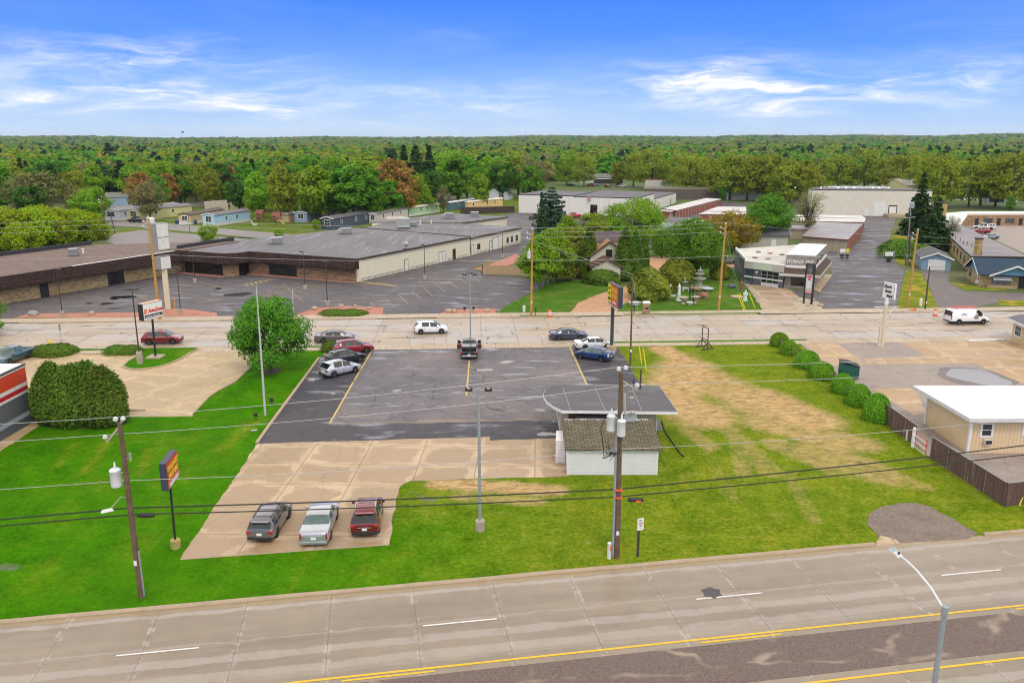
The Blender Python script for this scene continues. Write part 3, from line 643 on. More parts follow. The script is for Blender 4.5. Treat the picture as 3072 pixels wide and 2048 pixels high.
struct('grass_verge',yellow_l,m_grass2('dry_verge_grass',(.10,.15,.012,1),(.20,.24,.025,1),(.50,.31,.045,1),.8))
m_gard=m_grass2('garden_grass',(.045,.115,.010,1),(.085,.185,.018,1),(.22,.20,.06,1),.45)
area('garden_lawn',[(1484,943),(1517,917),(1600,874),(1655,845),(1700,838),(1880,850),(1790,884),(1735,908),(1708,940)],.02,m_gard)
area('garden_lawn',[(1855,938),(1896,898),(1905,866),(2000,810),(2240,806),(2262,860),(2295,930),(2275,935)],.016,m_gard)
area('garden_lawn',[(1935,768),(1945,725),(2150,715),(2200,760),(2200,790),(2012,772)],.018,m_gard)
area('trailer_park_lawn',[(300,690),(430,680),(600,698),(720,712),(1000,736),(1000,728),(880,706),(700,692),(540,676),(420,668),(330,660),(330,640),(700,616),(1180,600),(1580,590),(1600,620),(1550,640),(1380,650),(1100,690),(960,728),(560,702),(330,704)],.010,m_grass2('trailer_park_grass',(.07,.125,.012,1),(.13,.19,.02,1),(.26,.19,.09,1),.6))
m_red=m_gravel('red_stone_mulch',(.36,.135,.085,1),(.52,.24,.165,1),12)
for poly in([(40,954),(86,941),(420,937),(499,926),(560,927),(651,939),(651,949)],[(881,947),(946,924),(1030,919),(1149,922),(1149,945)],[(1311,945),(1342,931),(1420,925),(1487,926),(1487,943)],[(1420,806),(1448,800),(1530,770),(1545,762),(1560,768),(1552,790),(1452,812)]):
 area('stone_bed',poly,.03,m_red)
m_mulch=m_gravel('dark_mulch',(.035,.022,.015,1),(.085,.055,.038,1),16)
def ell(cx,cy,rx,ry,n=28):
 c0=G(cx,cy);ex=(G(cx+rx,cy)-c0).length;ey=(G(cx,cy+ry)-c0).length
 return[(c0.x+ex*math.cos(2*PI*i/n),c0.y+ey*math.sin(2*PI*i/n))for i in range(n)]
struct('mulch_bed',MB().sheet(ell(250,1262,125,22),.026),m_mulch)
struct('mulch_bed',MB().sheet(ell(815,1114,26,10),.026),m_mulch)
area('mulch_bed',[(110,1062),(112,1047),(420,1046),(428,1061)],.026,m_mulch)
struct('mulch_bed',MB().sheet(blob(1000,1058,28,10,0,4),.026),m_gravel('pale_mulch',(.25,.18,.11,1),(.42,.33,.22,1),12))
area('gravel_pullout',[(2600,1572),(2606,1545),(2640,1520),(2700,1508),(2745,1508),(2790,1520),(2870,1563),(2935,1600),(2900,1618),(2690,1628),(2640,1632),(2630,1600)],.024,m_gravel('pullout_gravel',(.14,.105,.085,1),(.28,.22,.17,1),26))
area('gravel_pullout',[(2628,1636),(2640,1606),(2690,1618),(2700,1632)],.026,m_apron)
def kerb_px(pts,wd=.18,h=.14,name='kerb',mat=None,z=0):
 q=[G(*p)for p in pts];mb=MB();L=[];Rr=[]
 for i,p in enumerate(q):
  dv=(q[min(i+1,len(q)-1)]-q[max(i-1,0)]).normalized();nn=Vector((-dv.y,dv.x,0))*wd/2
  L.append(p+nn);Rr.append(p-nn)
 for i in range(len(q)-1):mb.prism([tuple(L[i][:2]),tuple(L[i+1][:2]),tuple(Rr[i+1][:2]),tuple(Rr[i][:2])],0.0,h)
 return struct(name,mb,mat or m_kerb)
kerb_px([(771,1330),(815,1268),(865,1200),(911,1138),(957,1075)],.26,.16)
kerb_px([(114,1064),(260,1063),(426,1062)])
kerb_px([(540,1678),(1168,1634)],.08,.03)
kerb_px([(600,1049),(577,1056),(545,1076),(510,1092),(470,1103),(430,1108),(395,1109),(375,1104),(369,1100),(384,1085),(427,1062)],.2,.15)
area('planting_island',[(600,1049),(577,1055),(545,1075),(510,1091),(470,1102),(430,1107),(395,1108),(376,1103),(371,1100),(385,1085),(427,1061),(432,1048)],.1,LAWN)
kerb_px([(784,1073),(706,1145),(655,1172),(630,1188),(578,1242)],.12,.08)
kerb_px([(2905,1024),(3000,1021),(3013,1022)],.3,.22,mat=P('white_painted_kerb',(.75,.74,.72,1),.6))
kerb_px([(3014,1022),(3072,1046),(3130,1070)],.18,.16)
def lines(name,segs,mat,wd=.11,z=.0265):
 mb=MB()
 for a,b in segs:
  p,q=G(*a),G(*b);dv=(q-p).normalized();nn=Vector((-dv.y,dv.x,0))*wd/2
  mb.sheet([tuple((p+nn)[:2]),tuple((q+nn)[:2]),tuple((q-nn)[:2]),tuple((p-nn)[:2])],z)
 return struct(name,mb,mat)
lines('parking_lines',[((989,1270),(1060,1146)),((1063,1141),(1120,1045)),((1707,1036),(1761,1155)),((1408,1082),(1399,1187))],m_line_y,.17)
lines('parking_lines',[((989,1271),(1400,1262)),((1400,1262),(1690,1254))],m_line_o,.09)
lines('parking_lines',[((774,895),(914,857)),((847,850),(1020,860)),((910,905),(847,850)),((870,848),(990,866)),((838,858),(955,874)),((808,858),(925,882)),((790,868),(880,888)),((765,876),(850,897)),((1255,860),(1330,846)),((1344,842),(1375,866)),((1307,851),(1335,875)),((1270,862),(1300,890)),((1235,872),(1263,898)),((1195,884),(1225,912)),((1155,895),(1186,922)),((1108,905),(1120,918)),((1060,898),(1195,893)),((1010,910),(1120,905)),((1375,833),(1400,850)),((1420,830),(1440,847)),((240,905),(300,890)),((190,906),(300,917)),((300,917),(430,907)),((250,890),(330,897)),((390,880),(480,912)),((515,870),(600,850)),((510,872),(640,900)),((600,845),(690,870)),((420,866),(520,874)),((560,858),(650,866)),((220,888),(310,880)),((1487,926),(1500,934)),((1545,898),(1560,906)),((1515,905),(1525,914)),((590,905),(700,912)),((590,918),(700,908))],m_line_o,.1)
lines('parking_lines',[((1082,846),(1188,858))],paint('yellow_block_paint',(.60,.36,.10,1),.5),.55)
lines('parking_lines',[((2456,875),(2515,883)),((2475,855),(2527,861)),((2645,876),(2710,879)),((2650,858),(2702,860)),((2640,894),(2694,897))],m_line_ws,.1)
lines('parking_lines',[((300,1075),(260,1088)),((345,1068),(290,1096)),((270,1068),(210,1098)),((190,1070),(130,1100)),((420,1190),(380,1218)),((520,1125),(480,1150))],paint('pale_bay_paint',(.58,.45,.26,1),.7),.1)
lines('parking_lines',[((2955,1045),(3072,1056)),((3000,1068),(3072,1077))],m_line_ws,.1)
lines('parking_lines',[((730,858),(820,838)),((738,852),(744,858)),((752,850),(758,856)),((766,847),(772,853)),((780,844),(786,850)),((795,841),(801,846)),((725,855),(812,836))],m_line_y,.14)
m_tyre=P('tyre_rubber',(.018,.018,.019,1),.85)
m_rim=P('alloy_rim',(.52,.52,.53,1),.3,.75)
m_rimd=P('dark_rim',(.06,.06,.062,1),.45,.3)
m_steel=P('chrome_trim',(.70,.70,.70,1),.2,.9)
m_black=P('black_plastic',(.02,.02,.021,1),.55)
m_under=P('underbody',(.012,.012,.012,1),.9)
m_cglass=glass('car_glass',(.010,.014,.014,1),.04)
m_cglass2=glass('tinted_car_glass',(.006,.007,.008,1),.04)
m_cglassg=glass('green_car_glass',(.05,.075,.07,1),.05)
m_red=P('tail_lens',(.42,.008,.012,1),.15,coat=.6)
m_clear=P('head_lens',(.72,.74,.76,1),.1,coat=.8)
m_plate=P('licence_plate',(.78,.78,.76,1),.5)
m_seat=P('seat_fabric',(.05,.05,.05,1),.9)
def interp(prof,x):
 if x<=prof[0][0]:return prof[0][1]
 for(a,b),(c,d)in zip(prof,prof[1:]):
  if x<=c:return b+(d-b)*(x-a)/max(1e-6,c-a)
 return prof[-1][1]
def smooth(prof,n=4):
 """rounds the corners of a profile polyline"""
 for _ in range(2):
  q=[prof[0]]
  for(a,b),(c,d)in zip(prof,prof[1:]):q+=[(a*.75+c*.25,b*.75+d*.25),(a*.25+c*.75,b*.25+d*.75)]
  q.append(prof[-1]);prof=q
 return prof
KINDS={'suv':dict(L=4.72,W=1.86,belt=[(0,.92),(.08,1.02),(.6,1.07),(3.2,1.02),(3.5,1.02),(4.35,.90),(4.62,.74),(4.72,.60)],roof=[(.06,1.04),(.30,1.28),(.62,1.60),(1.2,1.68),(2.2,1.69),(2.75,1.60),(3.62,1.05)],wh=(.92,3.74,.36),rear=(.06,.60),wind=(2.72,3.62),side=(.85,3.2),pil=[(1.42,1.56),(2.30,2.40)],rw=.74,zb=.26),'cuv':dict(L=4.5,W=1.84,belt=[(0,.95),(.1,1.05),(.7,1.10),(3.0,1.0),(3.35,1.0),(4.15,.90),(4.42,.74),(4.5,.58)],roof=[(.10,1.08),(.42,1.36),(.68,1.58),(1.2,1.65),(2.0,1.66),(2.6,1.58),(3.45,1.03)],wh=(.86,3.56,.35),rear=(.10,.66),wind=(2.58,3.45),side=(.98,3.0),pil=[(1.98,2.08)],rw=.72,zb=.25),'sedan':dict(L=4.88,W=1.84,belt=[(0,.84),(.06,.98),(.25,1.03),(.95,1.03),(3.3,.94),(3.75,.92),(4.5,.80),(4.78,.66),(4.88,.52)],roof=[(.72,1.04),(1.62,1.40),(2.1,1.46),(2.6,1.465),(3.05,1.38),(3.85,.95)],wh=(1.06,3.86,.335),rear=(.72,1.60),wind=(3.02,3.85),side=(1.42,3.35),pil=[(2.28,2.36)],rw=.70,zb=.21),'bigsedan':dict(L=5.25,W=1.9,belt=[(0,.82),(.05,1.02),(.2,1.06),(1.25,1.06),(3.6,.98),(3.95,.97),(4.9,.86),(5.15,.72),(5.25,.55)],roof=[(1.12,1.07),(1.85,1.42),(2.3,1.47),(3.0,1.475),(3.42,1.40),(4.12,.99)],wh=(1.12,4.06,.345),rear=(1.12,1.83),wind=(3.38,4.12),side=(1.78,3.6),pil=[(2.62,2.72)],rw=.74,zb=.22),'wagon':dict(L=4.8,W=1.78,belt=[(0,.82),(.06,.96),(.5,1.0),(3.3,.93),(3.6,.93),(4.45,.82),(4.7,.68),(4.8,.55)],roof=[(.06,1.0),(.42,1.38),(.62,1.48),(1.4,1.53),(2.4,1.53),(2.95,1.44),(3.72,.96)],wh=(.98,3.68,.34),rear=(.06,.42),wind=(2.92,3.72),side=(.55,3.3),pil=[(1.36,1.42),(2.26,2.34)],rw=.72,zb=.24),'hatch':dict(L=4.46,W=1.75,belt=[(0,.80),(.05,1.02),(.25,1.05),(2.8,.94),(3.3,.92),(4.05,.80),(4.36,.64),(4.46,.50)],roof=[(.16,1.08),(.9,1.34),(1.6,1.47),(2.1,1.49),(2.55,1.43),(3.65,.93)],wh=(.92,3.6,.315),rear=(.16,1.0),wind=(2.5,3.65),side=(.95,3.1),pil=[(1.36,1.42),(2.10,2.18)],rw=.68,zb=.2),'van':dict(L=5.6,W=2.03,belt=[(0,1.15),(.05,1.22),(3.9,1.20),(4.55,1.18),(5.25,1.02),(5.5,.80),(5.6,.60)],roof=[(.04,1.24),(.10,1.9),(.25,2.05),(.6,2.1),(3.6,2.12),(4.0,2.04),(4.75,1.2)],wh=(1.1,4.62,.36),rear=(.02,.12),wind=(3.97,4.75),side=(3.5,4.45),pil=[],rw=.84,zb=.3),'minivan':dict(L=5.0,W=1.95,belt=[(0,.95),(.06,1.05),(3.6,1.0),(4.0,1.0),(4.7,.88),(4.92,.72),(5.0,.55)],roof=[(.05,1.08),(.28,1.5),(.5,1.66),(1.2,1.73),(2.6,1.73),(3.1,1.62),(4.1,1.03)],wh=(.98,4.02,.335),rear=(.05,.45),wind=(3.06,4.1),side=(.6,3.7),pil=[(1.5,1.6),(2.62,2.72)],rw=.74,zb=.22),'pickup':dict(L=5.85,W=2.0,belt=[(0,.98),(.04,1.08),(1.75,1.10),(4.0,1.10),(4.25,1.10),(5.5,1.02),(5.76,.90),(5.85,.62)],roof=[(1.92,1.12),(2.05,1.72),(2.4,1.86),(3.2,1.89),(3.7,1.80),(4.42,1.13)],wh=(1.15,4.78,.41),rear=(1.92,2.06),wind=(3.66,4.42),side=(2.2,3.95),pil=[(3.02,3.12)],rw=.74,zb=.38,bed=(.12,1.72)),}
def wheel_mb(r,wd,side):
 t=MB();rr=MB()
 t.lathe([(r*.60,-wd/2),(r*.9,-wd/2),(r,-wd/2+.04),(r,wd/2-.04),(r*.9,wd/2),(r*.66,wd/2)],n=20)
 rr.lathe([(r*.66,wd/2-.02),(r*.62,wd/2-.005),(r*.60,wd/2-.05),(.02,wd/2-.06)],n=20)
 for k in range(5):
  a=2*PI*k/5;cx,cy=math.cos(a),math.sin(a)
  rr.add([(cx*.05-cy*.035,cy*.05+cx*.035,wd/2-.015),(cx*r*.62-cy*.05,cy*r*.62+cx*.05,wd/2-.01),(cx*r*.62+cy*.05,cy*r*.62-cx*.05,wd/2-.01),(cx*.05+cy*.035,cy*.05-cx*.035,wd/2-.015)],[(0,3,2,1)])
 rr.lathe([(.06,wd/2-.03),(.055,wd/2),(.0,wd/2+.004)],n=10)
 R=Matrix.Rotation(PI/2*(-1 if side>0 else 1),4,'X')
 for m in(t,rr):m.v=[tuple(R@Vector(p))for p in m.v]
 return t,rr
def make_car(name,kind,loc,yaw,col,label,cat,group=None,metal=.35,rails=None,rim='alloy',glassm=None,chrome=False,tail='corner',name_kind=None,lights_white=False,sunroof=False,cladding=None,cap=None,rack=False,opened=False,scale=1.):
 K=KINDS[kind];L,Wd=K['L'],K['W'];hw=Wd/2
 t=thing(name,loc,label,cat,group,0.);ORG[t]=None
 t.rotation_euler=(0,0,yaw);t.scale=(scale,)*3
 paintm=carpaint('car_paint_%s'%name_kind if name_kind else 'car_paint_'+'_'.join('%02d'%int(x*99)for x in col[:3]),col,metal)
 gl=glassm or m_cglass
 belt,roof=smooth(K['belt']),smooth(K['roof']);r0x,r1x=K['roof'][0][0],K['roof'][-1][0]
 xr,xf,rw_=K['wh'];ra=rw_+.055
 keys=set([x for x,_ in K['belt']]+[x for x,_ in K['roof']]+list(K['rear'])+list(K['wind'])+list(K['side'])+[q for p in K['pil']for q in p])
 for wx in(xr,xf):
  for k in range(11):keys.add(round(wx+ra*math.cos(PI*k/10),3))
 keys|={round(L*k/26,3)for k in range(27)}
 if 'bed' in K:keys|={K['bed'][0],K['bed'][0]-.03,K['bed'][1],K['bed'][1]+.03}
 xs=sorted(keys);X=[xs[0]]
 for x in xs[1:]:
  if x-X[-1]>.012:X.append(x)
 def plan(x):
  e=1.
  if x<.5:e=min(e,.90+.10*math.sqrt(max(0,x/.5)*(2-max(0,x/.5))))
  if L-x<.8:
   q=(L-x)/.8;e=min(e,.80+.20*math.sqrt(max(0,q*(2-q))))
  return e
 def section(x):
  zb=K['zb']+.10*max(0,1-x/.45)+.06*max(0,1-(L-x)/.35)
  arch=0
  for wx in(xr,xf):
   if abs(x-wx)<ra:arch=max(arch,rw_+math.sqrt(ra*ra-(x-wx)**2))
  zlow=max(zb,arch);z5=interp(belt,x);wv=hw*plan(x);crown=.035
  inroof=r0x<=x<=r1x;zt=max(interp(roof,x),z5)if inroof else z5
  z2=min(max(zlow+.06,zb+.1),z5-.14);z3=min(max(.56+.0*x,zlow+.10),z5-.1)
  f=min(1,(zt-z5)/max(.05,1.45-1.0))if inroof else 0
  rwv=K['rw']*hw
  p=[(0,zlow),(wv*.84,zlow),(wv*.965,z2 if not arch else zlow+.01),(wv,z3),(wv*.985,z5-.07),(wv*.945,z5)]
  if inroof and zt-z5>.02:
   e=rwv+(wv*.90-rwv)*(1-min(1,(zt-z5)/.5))
   p+=[(e,zt-.035),(e*.84,zt+.008),(0,zt+crown)]
  else:p+=[(wv*.86,z5+.018),(wv*.55,z5+.03),(0,z5+crown)]
  if 'bed' in K and K['bed'][0]<=x<=K['bed'][1]:p[5]=(wv*.94,z5);p[6]=(wv*.86,z5);p[7]=(wv*.855,.62);p[8]=(0,.62)
  return p
 secs=[section(x)for x in X];n=9
 def V(i,k,sgn):return(X[i]-L/2,sgn*secs[i][k][0],secs[i][k][1])
 body=MB();und=MB();wg=MB();rg=MB();sg={1:MB(),-1:MB()};bed=MB();clad=MB()
 def quad(mb,i,k,sgn):
  vs=[V(i,k,sgn),V(i+1,k,sgn),V(i+1,k+1,sgn),V(i,k+1,sgn)]
  mb.add(vs,[(0,1,2,3)])
 for i in range(len(X)-1):
  xm=(X[i]+X[i+1])/2
  for sgn in(1,-1):
   for k in range(n-1):
    mb=body
    if k==0:mb=und
    elif k in(1,2)and cladding:mb=clad
    inr=r0x<xm<r1x
    if k==5 and K['side'][0]<xm<K['side'][1]and not any(a<xm<b for a,b in K['pil']):mb=sg[sgn]
    if k>=6 and K['wind'][0]<xm<K['wind'][1]:mb=wg
    if k>=6 and K['rear'][0]<xm<K['rear'][1]:mb=rg
    if 'bed' in K and K['bed'][0]<xm<K['bed'][1]and k>=6:mb=bed
    quad(mb,i,k,sgn)
 for i,rev in((0,False),(len(X)-1,True)):
  poly=[V(i,k,1)for k in range(n)]+[V(i,k,-1)for k in range(n-1,0,-1)]
  idx=list(range(len(poly)));
  body.add(poly,[tuple(idx if not rev else idx[::-1])])
 def fixn(o):
  bm=bmesh.new();bm.from_mesh(o.data);bmesh.ops.remove_doubles(bm,verts=bm.verts,dist=.0008);bmesh.ops.recalc_face_normals(bm,faces=bm.faces);bm.to_mesh(o.data);bm.free();return o
 b=fixn(body.build('body',paintm,t,True,32));fixn(und.build('underbody',m_under,t))
 if cladding:fixn(clad.build('sill_cladding',cladding,t,True,32))
 if wg.f:wgo=fixn(wg.build('windshield',m_cglass if gl is m_cglass2 else gl,t,True,60))
 if rg.f:fixn(rg.build('rear_window',gl,t,True,60))
 for s in(1,-1):
  if sg[s].f:fixn(sg[s].build('side_window',gl,t,True,60))
 if bed.f:fixn(bed.build('cargo_bed',P('bed_liner',(.045,.045,.047,1),.8),t))
 for wx in(xr,xf):
  for s in(1,-1):
   tm,rm=wheel_mb(rw_,.23,s);c=Vector((wx-L/2,s*(hw-.125),rw_))
   for m in(tm,rm):m.v=[tuple(Vector(p)+c)for p in m.v]
   wo=tm.build('wheel',m_tyre,t,True,50);rm.build('rim',{'alloy':m_rim,'dark':m_rimd,'steel':P('steel_wheel',(.55,.55,.54,1),.5,.3)}[rim],wo,True,40)
 def box(nm,mat,x0,x1,y0,y1,z0,z1,par=t,bev=.02,sk=0):
  m=MB();m.add([(x-L/2+(sk if z==z1 else 0),y,z)for z in(z0,z1)for y in(y0,y1)for x in(x0,x1)],[(0,2,3,1),(4,5,7,6),(0,1,5,4),(2,6,7,3),(0,4,6,2),(1,3,7,5)])
  return m.build(nm,mat,par,bevel=bev)
 zt=K['belt'][1][1]
 for s in(1,-1):
  ys=lambda a,b_:(min(s*a,s*b_),max(s*a,s*b_))
  if tail=='tall':ya=ys(hw*.90,hw*.80);box('tail_light',m_red,-.035,.22,*ya,.60,zt-.02)
  elif tail=='van':ya=ys(hw*.93,hw*.83);box('tail_light',m_red,-.03,.1,*ya,.75,1.35)
  elif tail=='clear':ya=ys(hw*.95,hw*.72);box('tail_light',m_clear,-.02,.35,*ya,.68,zt-.04)
  elif tail=='hook':ya=ys(hw*.96,hw*.66);box('tail_light',m_red,-.01,.45,*ya,zt-.22,zt-.06);
  else:ya=ys(hw*.955,hw*.62);box('tail_light',m_red,-.02,.32,*ya,zt-.26,zt-.08)
  hz=interp(K['belt'],L-.3);ya=ys(hw*.90,hw*.52);box('head_light',m_clear,L-.62,L-.14,*ya,hz-.18,hz-.02,sk=-.1)
  mz=interp(belt,K['wind'][1]-.35);ya=ys(hw*.97,hw+.17)
  mx=K['wind'][1]-.42;box('mirror',m_black if chrome is None else paintm,mx-.06,mx+.08,*ya,mz+.01,mz+.17,bev=.03)
  for hx in([2.1,2.95]if kind!='pickup' else[2.9,3.6]):
   if K['side'][0]<hx<K['side'][1]:ya=ys(hw*.985,hw*1.005);box('handle',paintm,hx-.75,hx-.55,*ya,interp(belt,hx)-.17,interp(belt,hx)-.13,bev=.005)
 bz=K['zb']
 box('rear_bumper',m_black if kind not in('bigsedan','pickup')else(m_steel if kind=='pickup' else paintm),-.06,.16,-hw*.88,hw*.88,bz+.05,bz+.24,bev=.04)
 box('front_bumper',m_black,L-.22,L+.01,-hw*.74,hw*.74,bz+.08,bz+.22,bev=.04)
 box('grille',m_black,L-.10,L+.012,-hw*.42,hw*.42,bz+.28,bz+.44,bev=.02)
 box('licence_plate',m_plate,-.055 if kind!='bigsedan' else-.075,.03,-.16,.16,.60 if kind not in('sedan','bigsedan')else .58,.74,bev=.004)
 if chrome:
  for s in(1,-1):
   pts=[(x-L/2,s*(interp([(X[i],secs[i][5][0])for i in range(len(X))],x)+.004),interp(belt,x)+.005)for x in np.linspace(K['side'][0],K['side'][1]+.2,8)]
   MB().tube(pts,.014,4).build('window_trim',m_steel,t)
  box('tailgate_trim',m_steel,-.04,.02,-hw*.5,hw*.5,.77,.80,bev=.005)
 if kind in('suv','cuv','wagon','minivan','hatch'):
  zr=interp(roof,K['rear'][1])
  box('spoiler',paintm,K['rear'][1]-.22,K['rear'][1]+.05,-hw*.62,hw*.62,zr-.01,zr+.035,bev=.015)
 if rails:
  for s in(1,-1):
   xa,xb=K['rear'][1]+.25,K['wind'][0]-.1;m=MB()
   m.tube([(x-L/2,s*K['rw']*hw*.92,interp(roof,x)+.035)for x in np.linspace(xa,xb,7)],.026,6);m.build('roof_rail',rails,t)
  if rack:
   for x in np.linspace(K['rear'][1]+.4,K['wind'][0]-.4,3):m=MB();m.tube([(x-L/2,-K['rw']*hw*.92,interp(roof,x)+.075),(x-L/2,K['rw']*hw*.92,interp(roof,x)+.075)],.022,6);m.build('cross_bar',rails,t)
 if sunroof:
  m=MB();xa,xb=1.75,2.62
  vs=[(x-L/2,y,interp(roof,x)+.046-.03*abs(y))for x in(xa,xb)for y in(-.46,0,.46)]
  m.add(vs,[(0,3,4,1),(1,4,5,2)]);m.build('sunroof',m_cglass2,t)
 if kind not in('van',):
  m=MB()
  for s in(1,-1):
   for xg in([K['side'][0]+.35,(K['pil'][-1][0]+K['pil'][-1][1])/2 if K['pil']else 2.2,K['side'][1]+.12]):
    if abs(xg-xr)<ra or abs(xg-xf)<ra:continue
    for za,zb_ in((K['zb']+.16,.56),(.56,interp(belt,xg)-.07)):
     ya=hw*plan(xg)*(.978 if za<.5 else 1.0)+.002;yb=hw*plan(xg)*(1.0 if za<.5 else .986)+.002
     m.add([(xg-.008-L/2,s*ya,za),(xg+.008-L/2,s*ya,za),(xg+.008-L/2,s*yb,zb_),(xg-.008-L/2,s*yb,zb_)],[(0,1,2,3)])
  m.build('door_gaps',m_under,t)
 return t
def park(px,py,hx,hy):
 """ground point and heading from two ground pixels"""
 a,b=G(px,py),G(hx,hy);return a,math.atan2(b.y-a.y,b.x-a.x)
def place(name,kind,tailpx,nosepx,*a,**k):
 """car whose tail and nose stand above two ground pixels"""
 p,q=G(*tailpx),G(*nosepx);c=(p+q)/2
 return make_car(name,kind,tuple(c),math.atan2(q.y-p.y,q.x-p.x),*a,**k)
grp='cars parked on the sales lot'
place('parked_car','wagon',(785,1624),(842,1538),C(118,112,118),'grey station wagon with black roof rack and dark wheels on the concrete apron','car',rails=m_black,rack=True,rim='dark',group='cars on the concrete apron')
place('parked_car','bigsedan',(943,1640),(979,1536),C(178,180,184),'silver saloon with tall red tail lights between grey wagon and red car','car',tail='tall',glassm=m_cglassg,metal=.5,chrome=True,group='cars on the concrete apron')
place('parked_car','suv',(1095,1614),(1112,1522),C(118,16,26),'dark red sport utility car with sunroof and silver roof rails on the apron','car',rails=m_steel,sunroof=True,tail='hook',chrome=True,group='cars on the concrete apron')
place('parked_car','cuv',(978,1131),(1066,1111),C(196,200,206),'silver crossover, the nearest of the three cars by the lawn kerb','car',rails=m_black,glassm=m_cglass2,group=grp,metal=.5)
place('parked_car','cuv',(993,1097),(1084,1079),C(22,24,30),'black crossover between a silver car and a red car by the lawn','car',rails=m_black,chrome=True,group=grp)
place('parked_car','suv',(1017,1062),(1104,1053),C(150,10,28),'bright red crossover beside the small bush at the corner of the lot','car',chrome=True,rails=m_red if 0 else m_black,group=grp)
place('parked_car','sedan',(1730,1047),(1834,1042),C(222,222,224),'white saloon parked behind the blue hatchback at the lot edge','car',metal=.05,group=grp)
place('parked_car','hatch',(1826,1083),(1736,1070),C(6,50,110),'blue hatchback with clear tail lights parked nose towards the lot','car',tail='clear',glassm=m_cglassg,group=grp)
place('passing_car','suv',(436,1031),(543,1028),C(128,16,34),'dark red sport utility car driving past behind the auto parts sign','car',chrome=True,group='cars driving on the street')
place('passing_car','sedan',(950,1026),(1058,1022),C(112,104,108),'brownish grey saloon driving on the street beside the leafy tree','car',metal=.5,group='cars driving on the street')
place('passing_car','cuv',(1247,1000),(1341,997),C(226,227,228),'white crossover driving alone in the far lanes of the street','car',metal=.05,group='cars driving on the street')
place('passing_car','sedan',(1653,1018),(1757,1016),C(62,66,92),'slate blue saloon driving on the street behind the white saloon','car',metal=.5,group='cars driving on the street')
tv=place('delivery_van','van',(2836,971),(2960,969),C(226,226,228),'white work van with red ladders on its roof driving past','van',metal=.05,tail='van',cladding=m_black,rim='steel',glassm=m_cglass2)
lad=MB()
for y in(-.62,-.2,.1,.52):lad.tube([(-2.5,y,2.36),(1.2,y,2.36)],.035,5)
for k in range(13):lad.tube([(-2.4+k*.29,-.62,2.36),(-2.4+k*.29,-.2,2.36)],.025,4);lad.tube([(-2.4+k*.29,.1,2.36),(-2.4+k*.29,.52,2.36)],.025,4)
lad.build('ladder',P('red_fibreglass',(.55,.12,.10,1),.5),tv)
rk=MB()
for x in(-2.1,-.6,.8):rk.tube([(x,-.85,2.1),(x,-.85,2.3),(x,.85,2.3),(x,.85,2.1)],.03,5)
rk.build('roof_rack',m_steel,tv)
ad=MB()
for pts_ in([(-.1,.84),(-.2,1.0),(-.16,1.2),(-.02,1.28),(.2,1.27),(.42,1.2),(.5,.98),(.46,.84)],):ad.add([(x+.55,-1.022,z)for x,z in pts_],[tuple(range(len(pts_)))])
ad.build('side_panel_picture',P('grey_print',(.24,.20,.18,1),.5,var=.5,vs=4),tv)
ad=MB();ad.add([(.75+.17*math.cos(a),-1.026,1.47+.2*math.sin(a))for a in[i*PI/8 for i in range(16)]],[tuple(range(16))]);ad.build('side_panel_picture',P('pale_print',(.5,.46,.43,1),.5,var=.3,vs=4),tv)
ad=MB();ad.add([(-1.5,-1.02,1.46),(-.75,-1.02,1.42),(-.5,-1.02,1.5),(-.8,-1.02,1.6),(-1.2,-1.02,1.68)],[(0,1,2,3,4)]);ad.build('side_panel_logo',P('lilac_print',(.45,.45,.62,1),.5),tv)
ad=MB();ad.add([(-1.45,-1.024,1.58),(-1.3,-1.024,1.60),(-1.12,-1.024,1.72),(-1.3,-1.024,1.68)],[(0,1,2,3)]);ad.build('side_panel_logo',P('red_print',(.55,.12,.10,1),.5),tv)
rw2=MB();rw2.box(-2.805,-2.76,-.78,.78,1.32,1.82);rw2.build('rear_window',m_cglass2,tv,bevel=.05)
place('pickup_truck','pickup',(92,1063),(-18,1108),C(58,88,98),'teal crew cab pickup truck parked beside the red banded shop','pickup truck',glassm=m_cglassg)
place('pickup_truck','pickup',(1738,653),(1700,655),C(200,10,20),'bright red pickup truck parked in front of the white warehouse','pickup truck',metal=.1,rim='steel')
tb=place('pickup_truck','pickup',(1407,1092),(1409,1034),C(10,30,30),'dark green pickup with red rear doors standing open, seen from behind in the lot','pickup truck',rim='dark',glassm=m_cglass2)
for s in(1,-1):
 rp_=MB();rp_.cbox((.5,s*1.24,.82),(.12,.46,.62));rp_.build('open_door',carpaint('worn_red_paint',C(105,34,32),.1),tb,bevel=.03)
 rp_=MB();rp_.cbox((.5,s*1.22,1.38),(.06,.36,.44));rp_.build('side_window',m_cglass2,tb,bevel=.03)
cp=MB();cp.box(-2.85,-1.2,-.88,.88,1.09,1.62,0);cp.build('bed_cover',carpaint('dark_green_cap',C(9,26,28),.2),tb,bevel=.08)
cpw=MB();cpw.box(-2.88,-2.83,-.74,.74,1.16,1.52);cpw.build('rear_window',m_cglass2,tb,bevel=.02)
place('parked_car','minivan',(2147,791),(2203,790),C(130,132,140),'grey minivan parked between the garden tree and the slate shop wall','minivan',metal=.5)
place('parked_car','cuv',(2985,667),(2937,666),C(190,194,198),'silver crossover furthest from the road in the motel yard','car',metal=.5,tail='tall',group='cars in the motel yard')
tc=place('pickup_truck','pickup',(2975,690),(2926,688),C(215,216,218),'white pickup with a white bed topper between two cars in the motel yard','pickup truck',metal=.05,group='cars in the motel yard')
tcm=MB();tcm.box(-2.85,-1.15,-.92,.92,1.09,1.80);tcm.build('bed_cover',carpaint('white_cap',C(215,216,218),.05),tc,bevel=.1)
tcm=MB()
for x in(-2.6,-1.9):tcm.box(x,x+.55,-.935,.935,1.28,1.6)
tcm.build('side_window',m_cglass2,tc)
